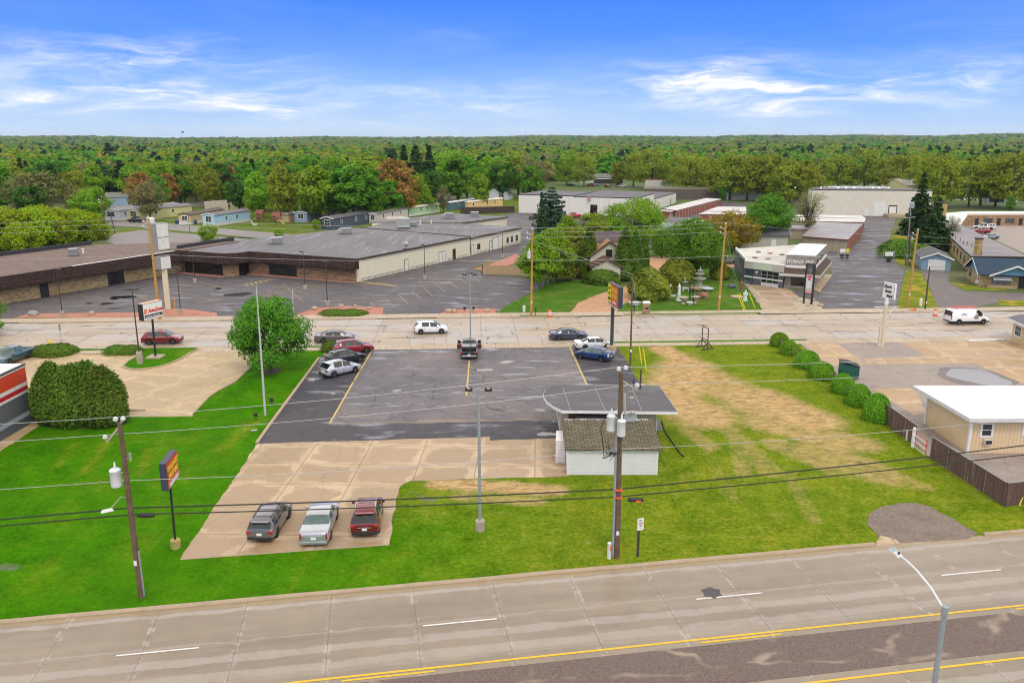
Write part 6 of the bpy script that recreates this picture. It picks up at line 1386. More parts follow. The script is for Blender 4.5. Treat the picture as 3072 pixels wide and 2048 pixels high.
for w_,a,b in((wt,-.9,L+1.1),(wr,-1.1,wr.L)):
 vs=[w_.pt(a+.9,3.55,.05),w_.pt(b-1.1 if w_ is wt else b,3.55,.05),w_.pt(b,2.65,1.15),w_.pt(a,2.65,1.15)]
 aw.add([tuple(v)for v in vs]+[(v.x,v.y,v.z-.08)for v in vs],[(3,2,1,0),(4,5,6,7),(2,3,7,6),(1,2,6,5),(0,3,7,4)])
aw.build('awning',shingle('brown_awning_shingle',(.10,.068,.050,1),(.135,.095,.07,1),(.04,.03,.02,1),.5,.2),SH)
m=MB();wt.slab(m,-.9,L+1.1,2.2,2.66,1.05,1.17);wr.slab(m,-1.17,wr.L,2.2,2.66,1.05,1.17);fs_=m.build('awning_fascia',P('taupe_fascia',(.50,.46,.40,1),.6),SH)
text_mb('A PLACE FOR EVERYTHING',wt.pt(-.7,2.3,1.19),wt.d,(0,0,1),.36,.02,.008,xs=(L+1.6)/5.5).build('lettering',P('white_letter',(.74,.72,.68,1),.5),fs_)
wt.window(SH,1.15,3.75,.55,2.1,m_trimd,m_dgl,(2,1),.08,'shop_window')
for a in(2.2,4.0,8.0):wr.window(SH,a,a+.8,4.0,4.7,m_trimd,glass(),fw=.06)
wr.window(SH,9.0,11.8,3.9,4.5,m_trimd,glass(),(3,1),.06)
wr.door(SH,12.0,13.0,2.1,m_trimd,m_white);wr.window(SH,8.6,9.4,1.0,2.0,m_white,glass(),fw=.06)
GS=thing('garage_shop',tuple(G(2237,849)),'low slate grey garage shop with glazed roller door joined to the storage office','shop')
zl=3.95;Lp=GP(zl,(2236,783),(2353.5,797),(2399,735),(2206,748))
m_slate=P('slate_blue_paint',(.085,.088,.105,1),.6,var=.15)
MB().prism(Lp,0,zl).build('wall',m_slate,GS)
MB().prism([xy(Vector(p))for p in Lp],zl,zl+.1).build('roof',roofmat('stained_white_roof',(.56,.53,.47,1),(.30,.25,.17,1),(.5,1),.75,0),GS)
wg_=Wall(Lp[0],Lp[1]);wgl=Wall(Lp[3],Lp[0]);Lg=wg_.L
m=MB();wgl.slab(m,0,wgl.L,zl-.02,zl+.42,-.3,.02);wg_.slab(m,0,Lg,zl-.04,zl+.14,-.3,.26);m.build('coping',m_white,GS)
m=MB();wg_.slab(m,.0,Lg,2.75,zl-.06,-.02,.22);m.build('sign_band',m_tau2,GS)
m=MB();wg_.slab(m,Lg*.24,Lg*.72,2.78,zl-.1,.222,.28);m.build('blank_sign',P('pale_green_sign',(.50,.56,.43,1),.5),GS)
m=MB();wg_.slab(m,.0,Lg*.98,1.15,1.4,.0,.03);m.build('stripe',m_white,GS)
fr=wg_.window(GS,Lg*.45,Lg*.88,.65,2.65,P('aluminium_frame',(.55,.55,.57,1),.4,.5),m_dgl,(3,3),.07,'roller_door',.08)
m=MB();wg_.slab(m,Lg*.45,Lg*.88,.05,.62,-.02,.06);m.build('roller_panel',P('roller_pale',(.55,.55,.60,1),.4),fr)
wg_.window(GS,Lg*.05,Lg*.22,.1,2.55,m_dark,glass('blue_shop_glass',(.03,.045,.055,1)),(2,1),.06,'shop_door')
m=MB();m.M=None
cx=wg_.pt(Lg*.32,2.25,.04)
m.lathe([(.17,0),(.26,0),(.26,.03),(.17,.03)],(0,0,0),18);q=wg_.n.to_3d().to_track_quat('Z','Y')if len(wg_.n)==2 else wg_.n.to_track_quat('Z','Y');m.v=[tuple(cx+q@Vector(p))for p in m.v];m.build('emblem',P('pale_emblem',(.55,.54,.52,1),.4),GS)
for k,(px,py)in enumerate([(2265,774),(2304,778),(2310,761),(2346,765),(2275,757)]):
 g_=G(px,py,zl+.1);t=thing('roof_vent',tuple(g_),['square dark hatch near the front of the stained white roof','rusty vent cap in the middle of the stained white roof','small rusty cap further back on the stained white roof','round vent by the tower on the stained white roof','black pipe fitting at the rear of the stained white roof'][k],'roof vent')
 m=MB();m.lathe([(.5,0),(.5,.12),(.3,.22),(.05,.25)],tuple(g_),10);m.build('cap',P('rusty_cap',(.33,.14,.08,1),.8)if k in(1,2)else P('ac_base',(.12,.12,.12,1),.7),t,True)
m_shred=P('red_brown_trim',(.20,.045,.030,1),.6);m_shtan=siding('shed_tan_siding',(.36,.29,.20,1),.25,False)
m_rdoor=siding('red_roller_door',(.30,.075,.05,1),.14,True);m_shroof=roofmat('white_metal_roof',(.60,.57,.54,1),(.75,.74,.72,1),(2,.3),.5,0,1.1);m_shgrey=roofmat('weathered_metal_roof',(.27,.235,.215,1),(.48,.46,.46,1),(.35,.9),.75,.5,1.1,.45)
def shed(label,foot,h,roofm,doors,wall=m_shtan,endm=None,dstep=3.0):
 A,B,C_,D=foot;t=thing('storage_shed',(A[0],A[1],0),label,'storage shed','rows of storage sheds')
 MB().prism([A,B,C_,D],0,h).build('wall',wall,t)
 c=sum((Vector(p)for p in foot),Vector((0,0)))/4;ex=[xy(Vector(p)+(Vector(p)-c).normalized()*.35)for p in foot]
 slabroof(t,ex,h,.22,roofm,m_shred)
 for i in doors:
  w_=Wall(foot[i],foot[(i+1)%4]);n=max(1,int(w_.L/dstep))
  for k in range(n):
   a=(k+.14)*w_.L/n;b=(k+.86)*w_.L/n;m=MB();w_.slab(m,a,b,.03,h-.25,-.02,.03);m.build('roller_door',m_rdoor,t)
 return t
def quadfoot(z,*pts):return GP(z,*pts)
shed('long red doored shed row running back beside the white warehouse',quadfoot(2.6,(1990,627),(2030,633),(2164,599),(2118,596)),2.6,m_shroof,(1,),dstep=3.2)
shed('low shed end with white roof in front of the long red row',quadfoot(2.3,(1982,635),(2012,637),(2024,634),(1992,629)),2.3,m_shroof,(0,))
shed('white ribbed roof shed in the middle row',quadfoot(2.6,(2117,635),(2236,637),(2238,623),(2155,622)),2.6,m_shroof,(0,))
shed('white roof shed with red doors in front of the ribbed one',quadfoot(2.5,(2097,644),(2236,646),(2236,639),(2118,637)),2.5,m_shroof,(0,3))
shed('nearest white roofed shed behind the green roofed cottage',quadfoot(2.5,(2026,668),(2112,671),(2114,662),(2030,660)),2.5,m_shroof,(0,))
shed('thin white roofed shed with red fascia by the driveway, far one',quadfoot(2.5,(2380,651),(2594,657),(2580,649),(2400,646)),2.5,m_shroof,(0,1))
shed('white roofed shed with red fascia just behind the big weathered shed',quadfoot(2.5,(2378,664),(2589,669),(2594,657.5),(2385,654)),2.5,m_shroof,(1,))
shed('big weathered flat roof shed with red doors along the wet driveway',quadfoot(2.75,(2408,711),(2543,721),(2588,674),(2452,668)),2.75,m_shgrey,(1,),dstep=2.9)
shed('small pale roofed shed left of the big weathered shed',quadfoot(2.4,(2372,688),(2425,690),(2432,680),(2380,679)),2.4,m_shgrey,())
WH=thing('warehouse',(2.3,286.7,0),'large off white metal warehouse with dark flat roof behind the pine','warehouse')
p0,p1,p2=Vector((2.3,286.7)),Vector((20.8,279.6)),Vector((41.,271.9));ew=Vector((.385,.923))
p3,p4=p2+ew*25,p2+ew*64;hM=HT(1910,596,271.9);hL=HT(1556,585,286.7);hR=hM-1.9
bkL,bkM=p1+ew*18,p1+ew*34
def wblock(poly,h,nm):
 MB().prism([xy(p)for p in poly],0,h).build(nm,m_creamc,WH);slabroof(WH,[xy(p)for p in poly],h,.26,m_greyroof2,m_dark)
wblock([p0,p1,p1+ew*22,p0+ew*22],hL,'left_bay_wall')
wblock([p1,p2,p3,p1+ew*36],hM,'main_bay_wall')
wblock([p3+ew*.01,p4,p4-Vector((26,-10)),p3-Vector((26,-10))],hR,'rear_bay_wall')
wA=Wall(p1,p2);wA.door(WH,6.0,8.3,3.4,m_dgl,m_trimd,'loading_door',.05,False);wA.door(WH,9.6,11.0,2.4,m_wdoor,m_creamc,out=.05);wA.window(WH,13.6,15.8,1.2,2.4,m_trimd,glass(),(2,1))
m=MB();wA.slab(m,5.2,5.9,4.9,6.1,0,.8);m.build('wall_vent',P('rusty_vent',(.40,.22,.17,1),.6),WH)
wB=Wall(p3,p4);wB.door(WH,28,29.4,2.4,m_metal,None,out=.05)
CW=thing('warehouse',tuple(G(2435,647)),'cream ribbed metal warehouse with a white roller door at the end of the wet driveway','warehouse')
m_rib=siding('cream_ribbed_metal',(.74,.67,.56,1),.38,False,depth=.9,grime=.2)
c0,c1=Vector((100.2,276.2)),Vector((138,272.));hc=HT(2435,571,276.2)
MB().prism([xy(c0),xy(c1),(139,279),(101.4,283.5)],0,hc).build('wall',m_rib,CW)
slabroof(CW,[xy(c0),xy(c1),(139,279),(101.4,283.5)],hc,.28,m_greyroof2,m_dark)
wc=Wall(c0,c1);ux=lambda px:[s for s in np.linspace(0,wc.L,400)if(1536+FPX*wc.pt(s,0).x/(wc.pt(s,0).y*CP+HCAM*SP))>=px][0]
wc.door(CW,ux(2617),ux(2652),HT(2634,607,wc.pt(ux(2634),0).y),m_wdoor,m_creamc,'roller_door',.06,False);wc.door(CW,ux(2592),ux(2604),2.3,m_wdoor,m_creamc,out=.06)
m=MB();wc.slab(m,ux(2662),ux(2688),.9,3.6,-.02,.05);m.build('dock_door',m_dark,CW);m=MB();wc.slab(m,ux(2665),ux(2686),1.0,3.2,.05,.08);m.build('dock_panel',m_wdoor,CW)
dk=MB();wc.slab(dk,ux(2650),ux(2700),0,.9,.3,5.);dk.build('loading_dock',m_kerb,CW)
YH=thing('industrial_hall',(184,347,0),'pale yellow industrial hall with tall white doors and a grey metal roof','warehouse')
m_yel=P('pale_yellow_metal',(.60,.54,.28,1),.6,grime=.15)
hy=HT(2852,557,347)
gablehouse(YH,[(166,348),(203,347),(203,372),(166,373)],hy,2.2,m_yel,P('grey_metal_roof',(.50,.47,.44,1),.45,.2),.5,False,m_yel)
wy=Wall((166,348),(203,347));wy.door(YH,17.9,24.6,4.9,m_wdoor,None,'hangar_door',.05,False);wy.door(YH,26,35.5,4.9,m_wdoor,None,'hangar_door',.05,False);wy.door(YH,6,14,4.6,m_wdoor,None,'hangar_door',.05,False)
YD=thing('dock_building',(193,330,0),'low loading dock shed with dark openings before the yellow hall','shed')
MB().box(190,197,330,334,0,2.6).build('wall',m_metal,YD);slabroof(YD,[(189.6,329.6),(197.4,329.6),(197.4,334.4),(189.6,334.4)],2.6,.2,m_greyroof2,m_metal);Wall((190,330),(197,330)).window(YD,.5,6.5,.3,2.3,m_metal,m_dgl,(2,1),name='dock_opening')
YE=thing('dock_building',(206,334,0),'grey dock shed with blue doors right of the yellow hall','shed')
MB().box(203.5,226,334,338,0,3.4).build('wall',P('greenish_wall',(.42,.46,.38,1),.6),YE);slabroof(YE,[(203,333.6),(226.5,333.6),(226.5,338.4),(203,338.4)],3.4,.2,P('green_roof',(.16,.26,.17,1),.5),m_white)
w_=Wall((203.5,334),(226,334));w_.window(YE,1,4,.2,2.6,m_white,m_dgl,name='dock_opening');w_.door(YE,6,10,2.7,P('grey_blue_door',(.30,.33,.38,1),.5),m_white,out=.05,handle=False);w_.door(YE,15,19,2.7,P('grey_blue_door',(.30,.33,.38,1),.5),m_white,out=.05,handle=False)
def lowblock(label,foot,h,wall,roof,cat='building',name='industrial_building',fas=None):
 t=thing(name,(foot[0][0],foot[0][1],0),label,cat);MB().prism(foot,0,h).build('wall',wall,t);slabroof(t,foot,h,.22,roof,fas or m_white);return t
ib=lowblock('long dark factory with lamps under its eave behind the cream warehouse',[(108,316.5),(142,312),(144,320),(110,324.5)],6.9,P('grey_brown_wall',(.26,.23,.19,1),.7),m_metal)
m_lampw=NT('lit_floodlamp');m_lampw.t.nodes.remove(m_lampw.b);em=m_lampw.n('Emission',{0:(1.,.93,1.,1),1:5.});m_lampw.t.links.new(em.outputs[0],m_lampw.out.inputs[0])
w_=Wall((108,316.5),(142,312))
for px in(2362,2386,2410,2458,2508,2532,2556,2612,2630,2660,2681):
 s_=[s for s in np.linspace(0,w_.L,500)if(1536+FPX*w_.pt(s,0).x/(w_.pt(s,0).y*CP+HCAM*SP))>=px]
 if s_:m=MB();m.ball(tuple(w_.pt(s_[0],HT(px,563,w_.pt(s_[0],0).y),.3)),.2,10);m.build('flood_lamp',m_lampw.m,ib,True)
lowblock('low dark building with a yellow roof edge among the trees',[(56,352),(88,350),(90,362),(58,364)],4.4,P('dark_wall',(.11,.085,.075,1),.7),m_greyroof2,fas=P('yellow_fascia',(.5,.38,.10,1),.5))
whh=lowblock('white fronted hall seen between olive trees',[(90.5,348),(110,347),(112,365),(92,366)],6.2,m_creamc,m_greyroof2,'hall')
lowblock('orange and red painted shop front at the right of the white hall',[(112,352),(121,351.5),(122,362),(113,362)],4.2,P('orange_wall',(.60,.16,.06,1),.6),m_greyroof2,'shop')
lowblock('long building with a red roof edge far behind the olive trees',[(66,412),(100,408),(103,420),(70,424)],5.,P('pale_wall',(.5,.47,.43,1),.6),P('dull_red_roof',(.30,.13,.10,1),.7),fas=P('dull_red_roof',(.30,.13,.10,1),.7))
gh=thing('house',tuple(G(1740,548)),'white house beyond the parked cars under the trees','house');g_=G(1740,548);gablehouse(gh,[(g_.x,g_.y),(g_.x+19,g_.y-1),(g_.x+20,g_.y+9),(g_.x+1,g_.y+10)],3.,2.,P('house_white',(.62,.60,.56,1),.6),P('grey_shingle_far',(.14,.15,.13,1),.8),.5,False)
BG=thing('garage',tuple(G(2763,809)),'blue garage with grey shingle roof and white roller door behind the tall spruce','garage')
m_blue=siding('blue_siding',(.20,.32,.42,1),.18,True,grime=.3);m_gsh=shingle('grey_shingle',(.135,.13,.14,1),(.18,.175,.185,1),(.07,.07,.075,1),.6,.22)
m_bsh=shingle('blue_shingle',(.035,.062,.095,1),(.06,.095,.135,1),(.018,.03,.05,1),.5,.2);m_stone=shingle('field_stone',(.44,.33,.18,1),(.30,.21,.11,1),(.42,.35,.24,1),.55,.26)
f0,f1=G(2763,809),G(2850,814);dd=Vector((f1.x-f0.x,f1.y-f0.y));nb=Vector((-dd.y,dd.x)).normalized()*9;nb=Vector((3.2,9.2))
ft=[xy(f0),xy(f1),(f1.x+nb.x,f1.y+nb.y),(f0.x+nb.x,f0.y+nb.y)]
gablehouse(BG,ft,2.4,1.0,m_blue,m_gsh,.45,True,m_white);w_=Wall(ft[0],ft[1]);w_.door(BG,w_.L*.24,w_.L*.79,2.0,siding('white_roller',(.68,.67,.67,1),.4,True),m_white,'roller_door',.04,False)
ML=thing('motel_house',tuple(G(2928,858)),'stone and blue motel house with dark blue shingle gables','motel building')
c_r=Vector((81.3,140.2));dfr=Vector((.96,-.28));dbk=Vector((-.02,1)).normalized();dbk=Vector((.28,.96))
A_,B_=c_r+dfr*17,c_r;D_=c_r+dbk*9.2
mb=MB();foot=[xy(B_),xy(A_),xy(A_+dbk*9.2),xy(D_)]
gablehouse(ML,foot,2.35,2.0,m_stone,m_bsh,.6,False,m_white)
wleft=Wall(D_,B_);m=MB();mid=wleft.L/2
m.add([tuple(wleft.pt(0,2.36,.03)),tuple(wleft.pt(wleft.L,2.36,.03)),tuple(wleft.pt(mid,4.25,.03))],[(0,1,2)]);m.build('gable_panel',siding('teal_blue_boards',(.09,.24,.34,1),.2,True),ML)
wleft.window(ML,1.6,2.6,.9,2.1,m_dark,glass());wleft.window(ML,7.6,8.4,.7,1.6,m_white,glass())
m=MB();wleft.slab(m,7.7,8.35,.5,.95,.0,.35);m.build('window_unit',m_white,ML)
x0_,x1_=c_r+dfr*1.4,c_r+dfr*8.6;pr=-dbk*1.3;q0,q1=x0_+pr,x1_+pr;bkp=dbk*5.2
mb=MB();mm=(q0+q1)/2;rz_=1.55
vs=[(q0.x,q0.y,2.36),(q1.x,q1.y,2.36),(mm.x,mm.y,2.36+rz_)];mb.add(vs,[(0,1,2)]);mb.build('gable_panel',siding('teal_blue_boards',(.09,.24,.34,1),.2,True),ML)
mb=MB();vts=[];s_=(q1-q0).normalized();of=pr.normalized()*.45;kk=rz_/((q1-q0).length/2)
for e,s in((q0,-1),(q1,1)):
 lo_=e+s_*.5*s;zlo=2.36-.5*kk
 q=[(mm+of,2.42+rz_),(lo_+of,zlo+.06),(lo_+bkp,zlo+.06),(mm+bkp,2.42+rz_)]
 mb.add([(p.x,p.y,z)for p,z in q]+[(p.x,p.y,z+.12)for p,z in q],[(0,1,2,3),(7,6,5,4),(0,4,5,1),(1,5,6,2)])
 a,b=mm+of*1.02,lo_+of*1.02;o2=pr.normalized()*.05
 vt=MB();vts.append(vt);vt.add([(a.x,a.y,2.36+rz_-.05),(b.x,b.y,zlo-.08),(b.x,b.y,zlo+.2),(a.x,a.y,2.36+rz_+.24)]+[((p+o2).x,(p+o2).y,z)for p,z in((a,2.36+rz_-.05),(b,zlo-.08),(b,zlo+.2),(a,2.36+rz_+.24))],[(0,1,2,3),(7,6,5,4),(0,4,5,1),(1,5,6,2),(2,6,7,3),(3,7,4,0)])
cg=mb.build('porch_roof',m_bsh,ML)
for v_ in vts:v_.build('verge_board',m_white,cg)
wfm=Wall(c_r,c_r+dfr*17);wfm.window(ML,1.9,4.6,.55,1.75,m_dark,glass('grey_glass',(.10,.11,.11,1)),(3,1));wfm.door(ML,6.0,7.0,2.1,m_dark,m_trimd);wfm.window(ML,8.4,11.,.6,1.8,m_dark,glass('grey_glass',(.10,.11,.11,1)),(2,1))
m=MB();a,b=1.8,4.7
m.add([tuple(wfm.pt(a,2.0,.05)),tuple(wfm.pt(b,2.0,.05)),tuple(wfm.pt(b,1.45,.75)),tuple(wfm.pt(a,1.45,.75)),tuple(wfm.pt(a,1.94,.05)),tuple(wfm.pt(b,1.94,.05)),tuple(wfm.pt(b,1.39,.75)),tuple(wfm.pt(a,1.39,.75))],[(0,1,2,3),(7,6,5,4),(2,6,7,3),(1,5,6,2),(0,3,7,4)]);m.build('awning',m_white,ML)
m=MB();wfm.slab(m,1.0,5.6,0,.5,.0,.9);m.build('planter',m_stone,ML)
WG=thing('motel_wing',tuple(G(2912,775)),'long low motel wing with grey weathered roof and stone chimney','motel building')
Wp=GP(3.3,(2914,771),(3080,768),(2940,700),(2884,674),(2824,674),(2848,729));
Wp=GP(3.3,(2913,769),(3085,771),(2882,674.5),(2812,674))
m_wroof=roofmat('weathered_grey_roof',(.215,.185,.185,1),(.47,.44,.44,1),(.25,1.3),.65,.3)
cW=sum((Vector(p)for p in Wp),Vector((0,0)))/4
MB().prism([xy(cW+(Vector(p)-cW)*.955)for p in Wp],0,3.05).build('wall',m_stone,WG)
slabroof(WG,Wp,3.05,.3,m_wroof,m_dark)
wv=Wall(Wp[3],Wp[0])
for k in range(7):a=24+k*5.6;w2=Wall(cW+(Vector(Wp[3])-cW)*.955,cW+(Vector(Wp[0])-cW)*.955);(a+1.6<w2.L)and w2.window(WG,a,a+1.2,1.0,2.2,m_trimd,m_dgl,fw=.06)
def chimney(par,px,py,z0,z1,w):
 g_=G(px,py,z0);m=MB();m.cbox((g_.x,g_.y,(z0+z1)/2),(w,w,z1-z0),.3);c=m.build('chimney',shingle('yellow_stone',(.50,.36,.14,1),(.38,.25,.09,1),(.30,.20,.09,1),.5,.25),par);m=MB();m.cbox((g_.x,g_.y,z1+.12),(w*1.15,w*1.15,.24),.3);m.build('cap',m_dark,c)
chimney(WG,2931,764,3.3,6.3,.95)
for k,(px,py)in enumerate([(2866,718),(2880,725),(2890,734),(2901,737),(2915,742),(2944,765)]):
 g_=G(px,py,3.35);t=thing('roof_vent',tuple(g_),'short black vent pipe in the line along the motel wing roof','roof vent','vent pipes on the motel wing roof');m=MB();m.lathe([(.12,0),(.06,.08),(.06,.6),(.1,.62),(.1,.75)],tuple(g_),8);m.build('pipe',m_black,t,True)
FWG=thing('motel_wing',tuple(G(2950,664)),'far motel wing with white roof, teal fascia and brick doors round the yard','motel building')
Fp=GP(3.2,(2882,674),(2813,673),(2803,642),(2900,634),(3400,634),(3400,640),(2904,641))
MB().prism([xy(p)for p in GP(2.9,(2880,677),(2817,675),(2810,648),(2900,641),(3400,641),(3400,646),(2905,647))],0,2.9).build('wall',m_brick,FWG)
slabroof(FWG,Fp,2.9,.3,P('white_roof_coating',(.73,.715,.69,1),.55,var=.04,grime=.1),m_white)
ffa,ffb=G(2905,641.5,3.0),G(3400,640.5,3.0);wz=Wall(ffa,ffb);m=MB();wz.slab(m,0,wz.L,2.35,3.18,.05,.3);m.build('fascia_panel',P('teal_panel',(.20,.38,.42,1),.6),FWG)
fwa,fwb=G(2905,647,2.9),G(3400,646,2.9);wz=Wall(fwa,fwb)
for k in range(9):
 a=2.2+k*6.6;wz.door(FWG,a,a+1.1,2.1,m_dark);wz.window(FWG,a+2.6,a+5.2,.8,2.0,m_trimd,glass('blue_shop_glass',(.03,.045,.055,1)),(2,1),.06)
chimney(FWG,2823,660,3.2,7.8,1.6)
HS=thing('house',tuple(G(1800,850)),'pale yellow gabled house with brown roof between tall cedars','house')
m_psid=siding('pale_yellow_siding',(.60,.585,.42,1),.2,True,grime=.25);m_brs=shingle('brown_shingle',(.155,.075,.05,1),(.20,.11,.075,1),(.07,.035,.025,1),.5,.2)
hx0,hx1,hy0=14.3,19.3,144.2
gablehouse(HS,[(hx0,hy0),(hx1,hy0),(hx1,hy0+4.2),(hx0,hy0+4.2)],2.9,1.35,m_psid,m_brs,.4,True,m_trimd)
HS2=MB();gx0,gx1,gy=14.6,20.2,hy0+4.3
def gable_part(par,x0,x1,y0,y1,h,rise,wall,roof,nm):
 m=MB();xm=(x0+x1)/2;m.add([(x0,y0,0),(x1,y0,0),(x1,y0,h),(xm,y0,h+rise),(x0,y0,h),(x0,y1,0),(x1,y1,0),(x1,y1,h),(xm,y1,h+rise),(x0,y1,h)],[(0,1,2,3,4),(9,8,7,6,5),(1,6,7,2),(5,0,4,9)]);m.build(nm+'_wall',wall,par)
 r=MB();k=rise/((x1-x0)/2);o=.4
 for s,xe in((-1,x0),(1,x1)):
  q=[(xm,y0-o,h+rise),(xe+s*o,y0-o,h-o*k),(xe+s*o,y1+o,h-o*k),(xm,y1+o,h+rise)];r.add([(a,b,c+.03)for a,b,c in q]+[(a,b,c+.15)for a,b,c in q],[(0,1,2,3),(7,6,5,4),(0,4,5,1),(1,5,6,2),(2,6,7,3)])
 ro=r.build(nm+'_roof',roof,par)
 for s,xe in((-1,x0),(1,x1)):
  v=MB();v.add([(xm,y0-o-.04,h+rise-.06),(xe+s*o,y0-o-.04,h-o*k-.1),(xe+s*o,y0-o-.04,h-o*k+.2),(xm,y0-o-.04,h+rise+.22),(xm,y0-o,h+rise-.06),(xe+s*o,y0-o,h-o*k-.1),(xe+s*o,y0-o,h-o*k+.2),(xm,y0-o,h+rise+.22)],[(0,1,2,3),(7,6,5,4),(0,4,5,1),(1,5,6,2),(2,6,7,3),(3,7,4,0)]);v.build('verge_board',m_trimd,ro)
gable_part(HS,14.3,21.3,hy0+4.3,hy0+8.4,4.2,2.6,m_psid,shingle('tan_shingle',(.40,.21,.10,1),(.46,.26,.13,1),(.22,.12,.06,1),.5,.2),'middle')
m=MB();m.box(14.0,22.6,hy0+8.5,hy0+15,0,6.6);m.build('rear_wall',m_psid,HS);m_purp=shingle('purple_grey_shingle',(.105,.082,.088,1),(.145,.115,.12,1),(.05,.04,.04,1),.5,.2)
gp=[(13.6,hy0+8.1),(23,hy0+8.1),(23,hy0+15.4),(13.6,hy0+15.4)];m=MB()
m.add([(a,b,6.45)for a,b in gp]+[(14.6,hy0+11.7,7.9),(22,hy0+11.7,7.9)],[(0,1,5,4),(1,2,5),(2,3,4,5),(3,0,4),(3,2,1,0)]);m.build('rear_roof',m_purp,HS)
w_=Wall((14.3,hy0),(19.3,hy0));w_.window(HS,1.6,3.3,.7,2.2,m_trimd,glass('grey_shutter',(.06,.065,.075,1),.5),fw=.08)
w_=Wall((14.3,hy0+4.3),(21.3,hy0+4.3));w_.window(HS,2.9,3.9,4.1,5.3,m_trimd,glass(),(1,2),.1)
w_=Wall((14.0,hy0+8.5),(22.6,hy0+8.5));w_.window(HS,.7,1.8,4.5,5.9,m_trimd,glass(),(1,2),.1)
CT=thing('cottage',tuple(G(1960,732)),'small beige cottage with a green metal roof behind the garden','cottage');g_=G(1956,731)
gablehouse(CT,[(g_.x,g_.y),(g_.x+10,g_.y-1.2),(g_.x+11,g_.y+6.5),(g_.x+1,g_.y+7.5)],2.9,1.2,siding('beige_cottage',(.55,.50,.45,1),.2),P('green_metal_roof',(.12,.25,.19,1),.4,.2),.5,True,P('green_trim',(.10,.2,.15,1),.5))
w_=Wall((g_.x,g_.y),(g_.x+10,g_.y-1.2));w_.door(CT,2.5,3.5,2.2,m_wdoor,m_white);w_.window(CT,6.2,7.2,1.2,2.1,m_white,glass(),(2,2))
HB=thing('house',tuple(G(2235,742)),'beige house with grey roof behind the stained white shop roof','house');g_=G(2190,748)
gablehouse(HB,[(g_.x,g_.y),(g_.x+13,g_.y-1.),(g_.x+14.5,g_.y+8),(g_.x+1.5,g_.y+9)],3.4,1.7,siding('beige_house',(.50,.46,.38,1),.2),m_gsh,.5,False,m_white)
w_=Wall((g_.x,g_.y),(g_.x+13,g_.y-1.));w_.window(HB,4.9,6.4,1.6,2.9,m_white,glass(),(2,1));w_.door(HB,9.4,10.3,2.3,m_wdoor,m_white)
lowblock('dark grey roofed building between the broad lime tree and the sheds',[xy(p)for p in[G(1985,705),G(2050,712),G(2065,690),G(2005,686)]],3.2,m_white,m_greyroof2,'building')
def mobile(label,A,B,Cc,h,wallc,roofc,skirt=None,win=None,fwin=True,rise=.55,cat='mobile home',name='mobile_home',wins=(3,8,13),trimc=None,along=True):
 ft=[xy(p)for p in rect3(A,B,Cc)];t=thing(name,(ft[1][0],ft[1][1],0),label,cat)
 wm_=siding('siding_%02d%02d%02d'%tuple(int(c*99)for c in wallc[:3]),wallc,.22,True,grime=.2)
 rm_=P('mobile_roof_%02d%02d'%(int(roofc[0]*99),int(roofc[2]*99)),roofc,.6,var=.2,vs=1)
 gablehouse(t,ft,h,rise,wm_,rm_,.25,along,trimc or m_white)
 if skirt:
  m=MB();c=sum((Vector(p)for p in ft),Vector((0,0)))/4;m.prism([xy(Vector(p)+(Vector(p)-c).normalized()*.06)for p in ft],0,.75);m.build('skirting',P('skirt_white',(.62,.61,.58,1),.6)if skirt is True else skirt,t)
 w0,w1=Wall(ft[0],ft[1]),Wall(ft[1],ft[2])
 if fwin:w0.window(t,w0.L*.28,w0.L*.72,1.2,h-.4,m_white,glass(),(2,2),.12)
 for a in wins:
  if a+1<w1.L:w1.window(t,a,a+.9,1.5,2.5 if h>2.9 else h-.35,m_white,glass(),(1,2),.1)
 return t
W_=lambda r,g,b:C(r,g,b)
mobile('pale grey mobile home with an arched front window, leftmost of the park',(318,659),(360,662),(545,640),3.1,W_(196,200,212),W_(128,124,130),True,wins=(2,9))
mobile('long pale yellow mobile home with a bay front behind the dark truck',(391,658),(421,661),(577,644),3.1,W_(214,205,152),W_(112,106,112),None,wins=(6,13))
mobile('tan mobile home with brown trim next to the light blue one',(540,673),(573,674),(672,655),2.9,W_(206,180,138),W_(78,62,56),True,wins=(7,),trimc=m_trimd)
mobile('light blue mobile home with an arched front window',(613,677),(645,679),(752,663),3.2,W_(170,208,226),W_(108,102,106),True,wins=(5,10))
mobile('orange tan mobile home with a pale roof behind the tan one',(592,637),(618,635),(681,630),2.9,W_(214,160,84),W_(196,180,170),None,fwin=False,wins=(5,14))
mobile('cream mobile home right of the orange one',(690,636),(720,636),(790,624),2.9,W_(214,196,160),W_(110,104,106),None,fwin=False,wins=(3,9))
mobile('white walled house far behind the orange mobile home',(700,612),(735,612),(775,604),3.2,W_(222,214,200),W_(120,100,96),None,rise=2.,fwin=False,cat='house',name='house',wins=())
mobile('blue bungalow with grey roof under the trees on the far left',(322,612),(384,615),(392,604),3.0,W_(140,165,190),W_(104,104,96),None,rise=1.3,along=False,fwin=False,cat='house',name='bungalow',wins=())
mobile('tan garden shed beside the playground',(842,664),(866,667),(890,663),2.6,W_(196,172,132),W_(190,190,190),None,fwin=False,rise=.3,cat='shed',name='garden_shed',wins=())
mobile('grey blue trailer with a flat roof behind the lime tree',(890,666),(922,668),(975,655),3.,W_(140,155,175),W_(90,88,94),None,wins=(5,10),rise=.3)
mobile('pale pinkish trailer behind the bright lime tree',(955,662),(985,661),(1045,650),2.8,W_(205,190,175),W_(130,120,116),None,wins=(3,8),fwin=False,rise=.3)
mobile('dark slate blue mobile home with white trim nearest the store roof',(967,688),(1001,690),(1122,667),3.1,W_(72,82,100),W_(92,88,92),None,wins=(4,12,18))
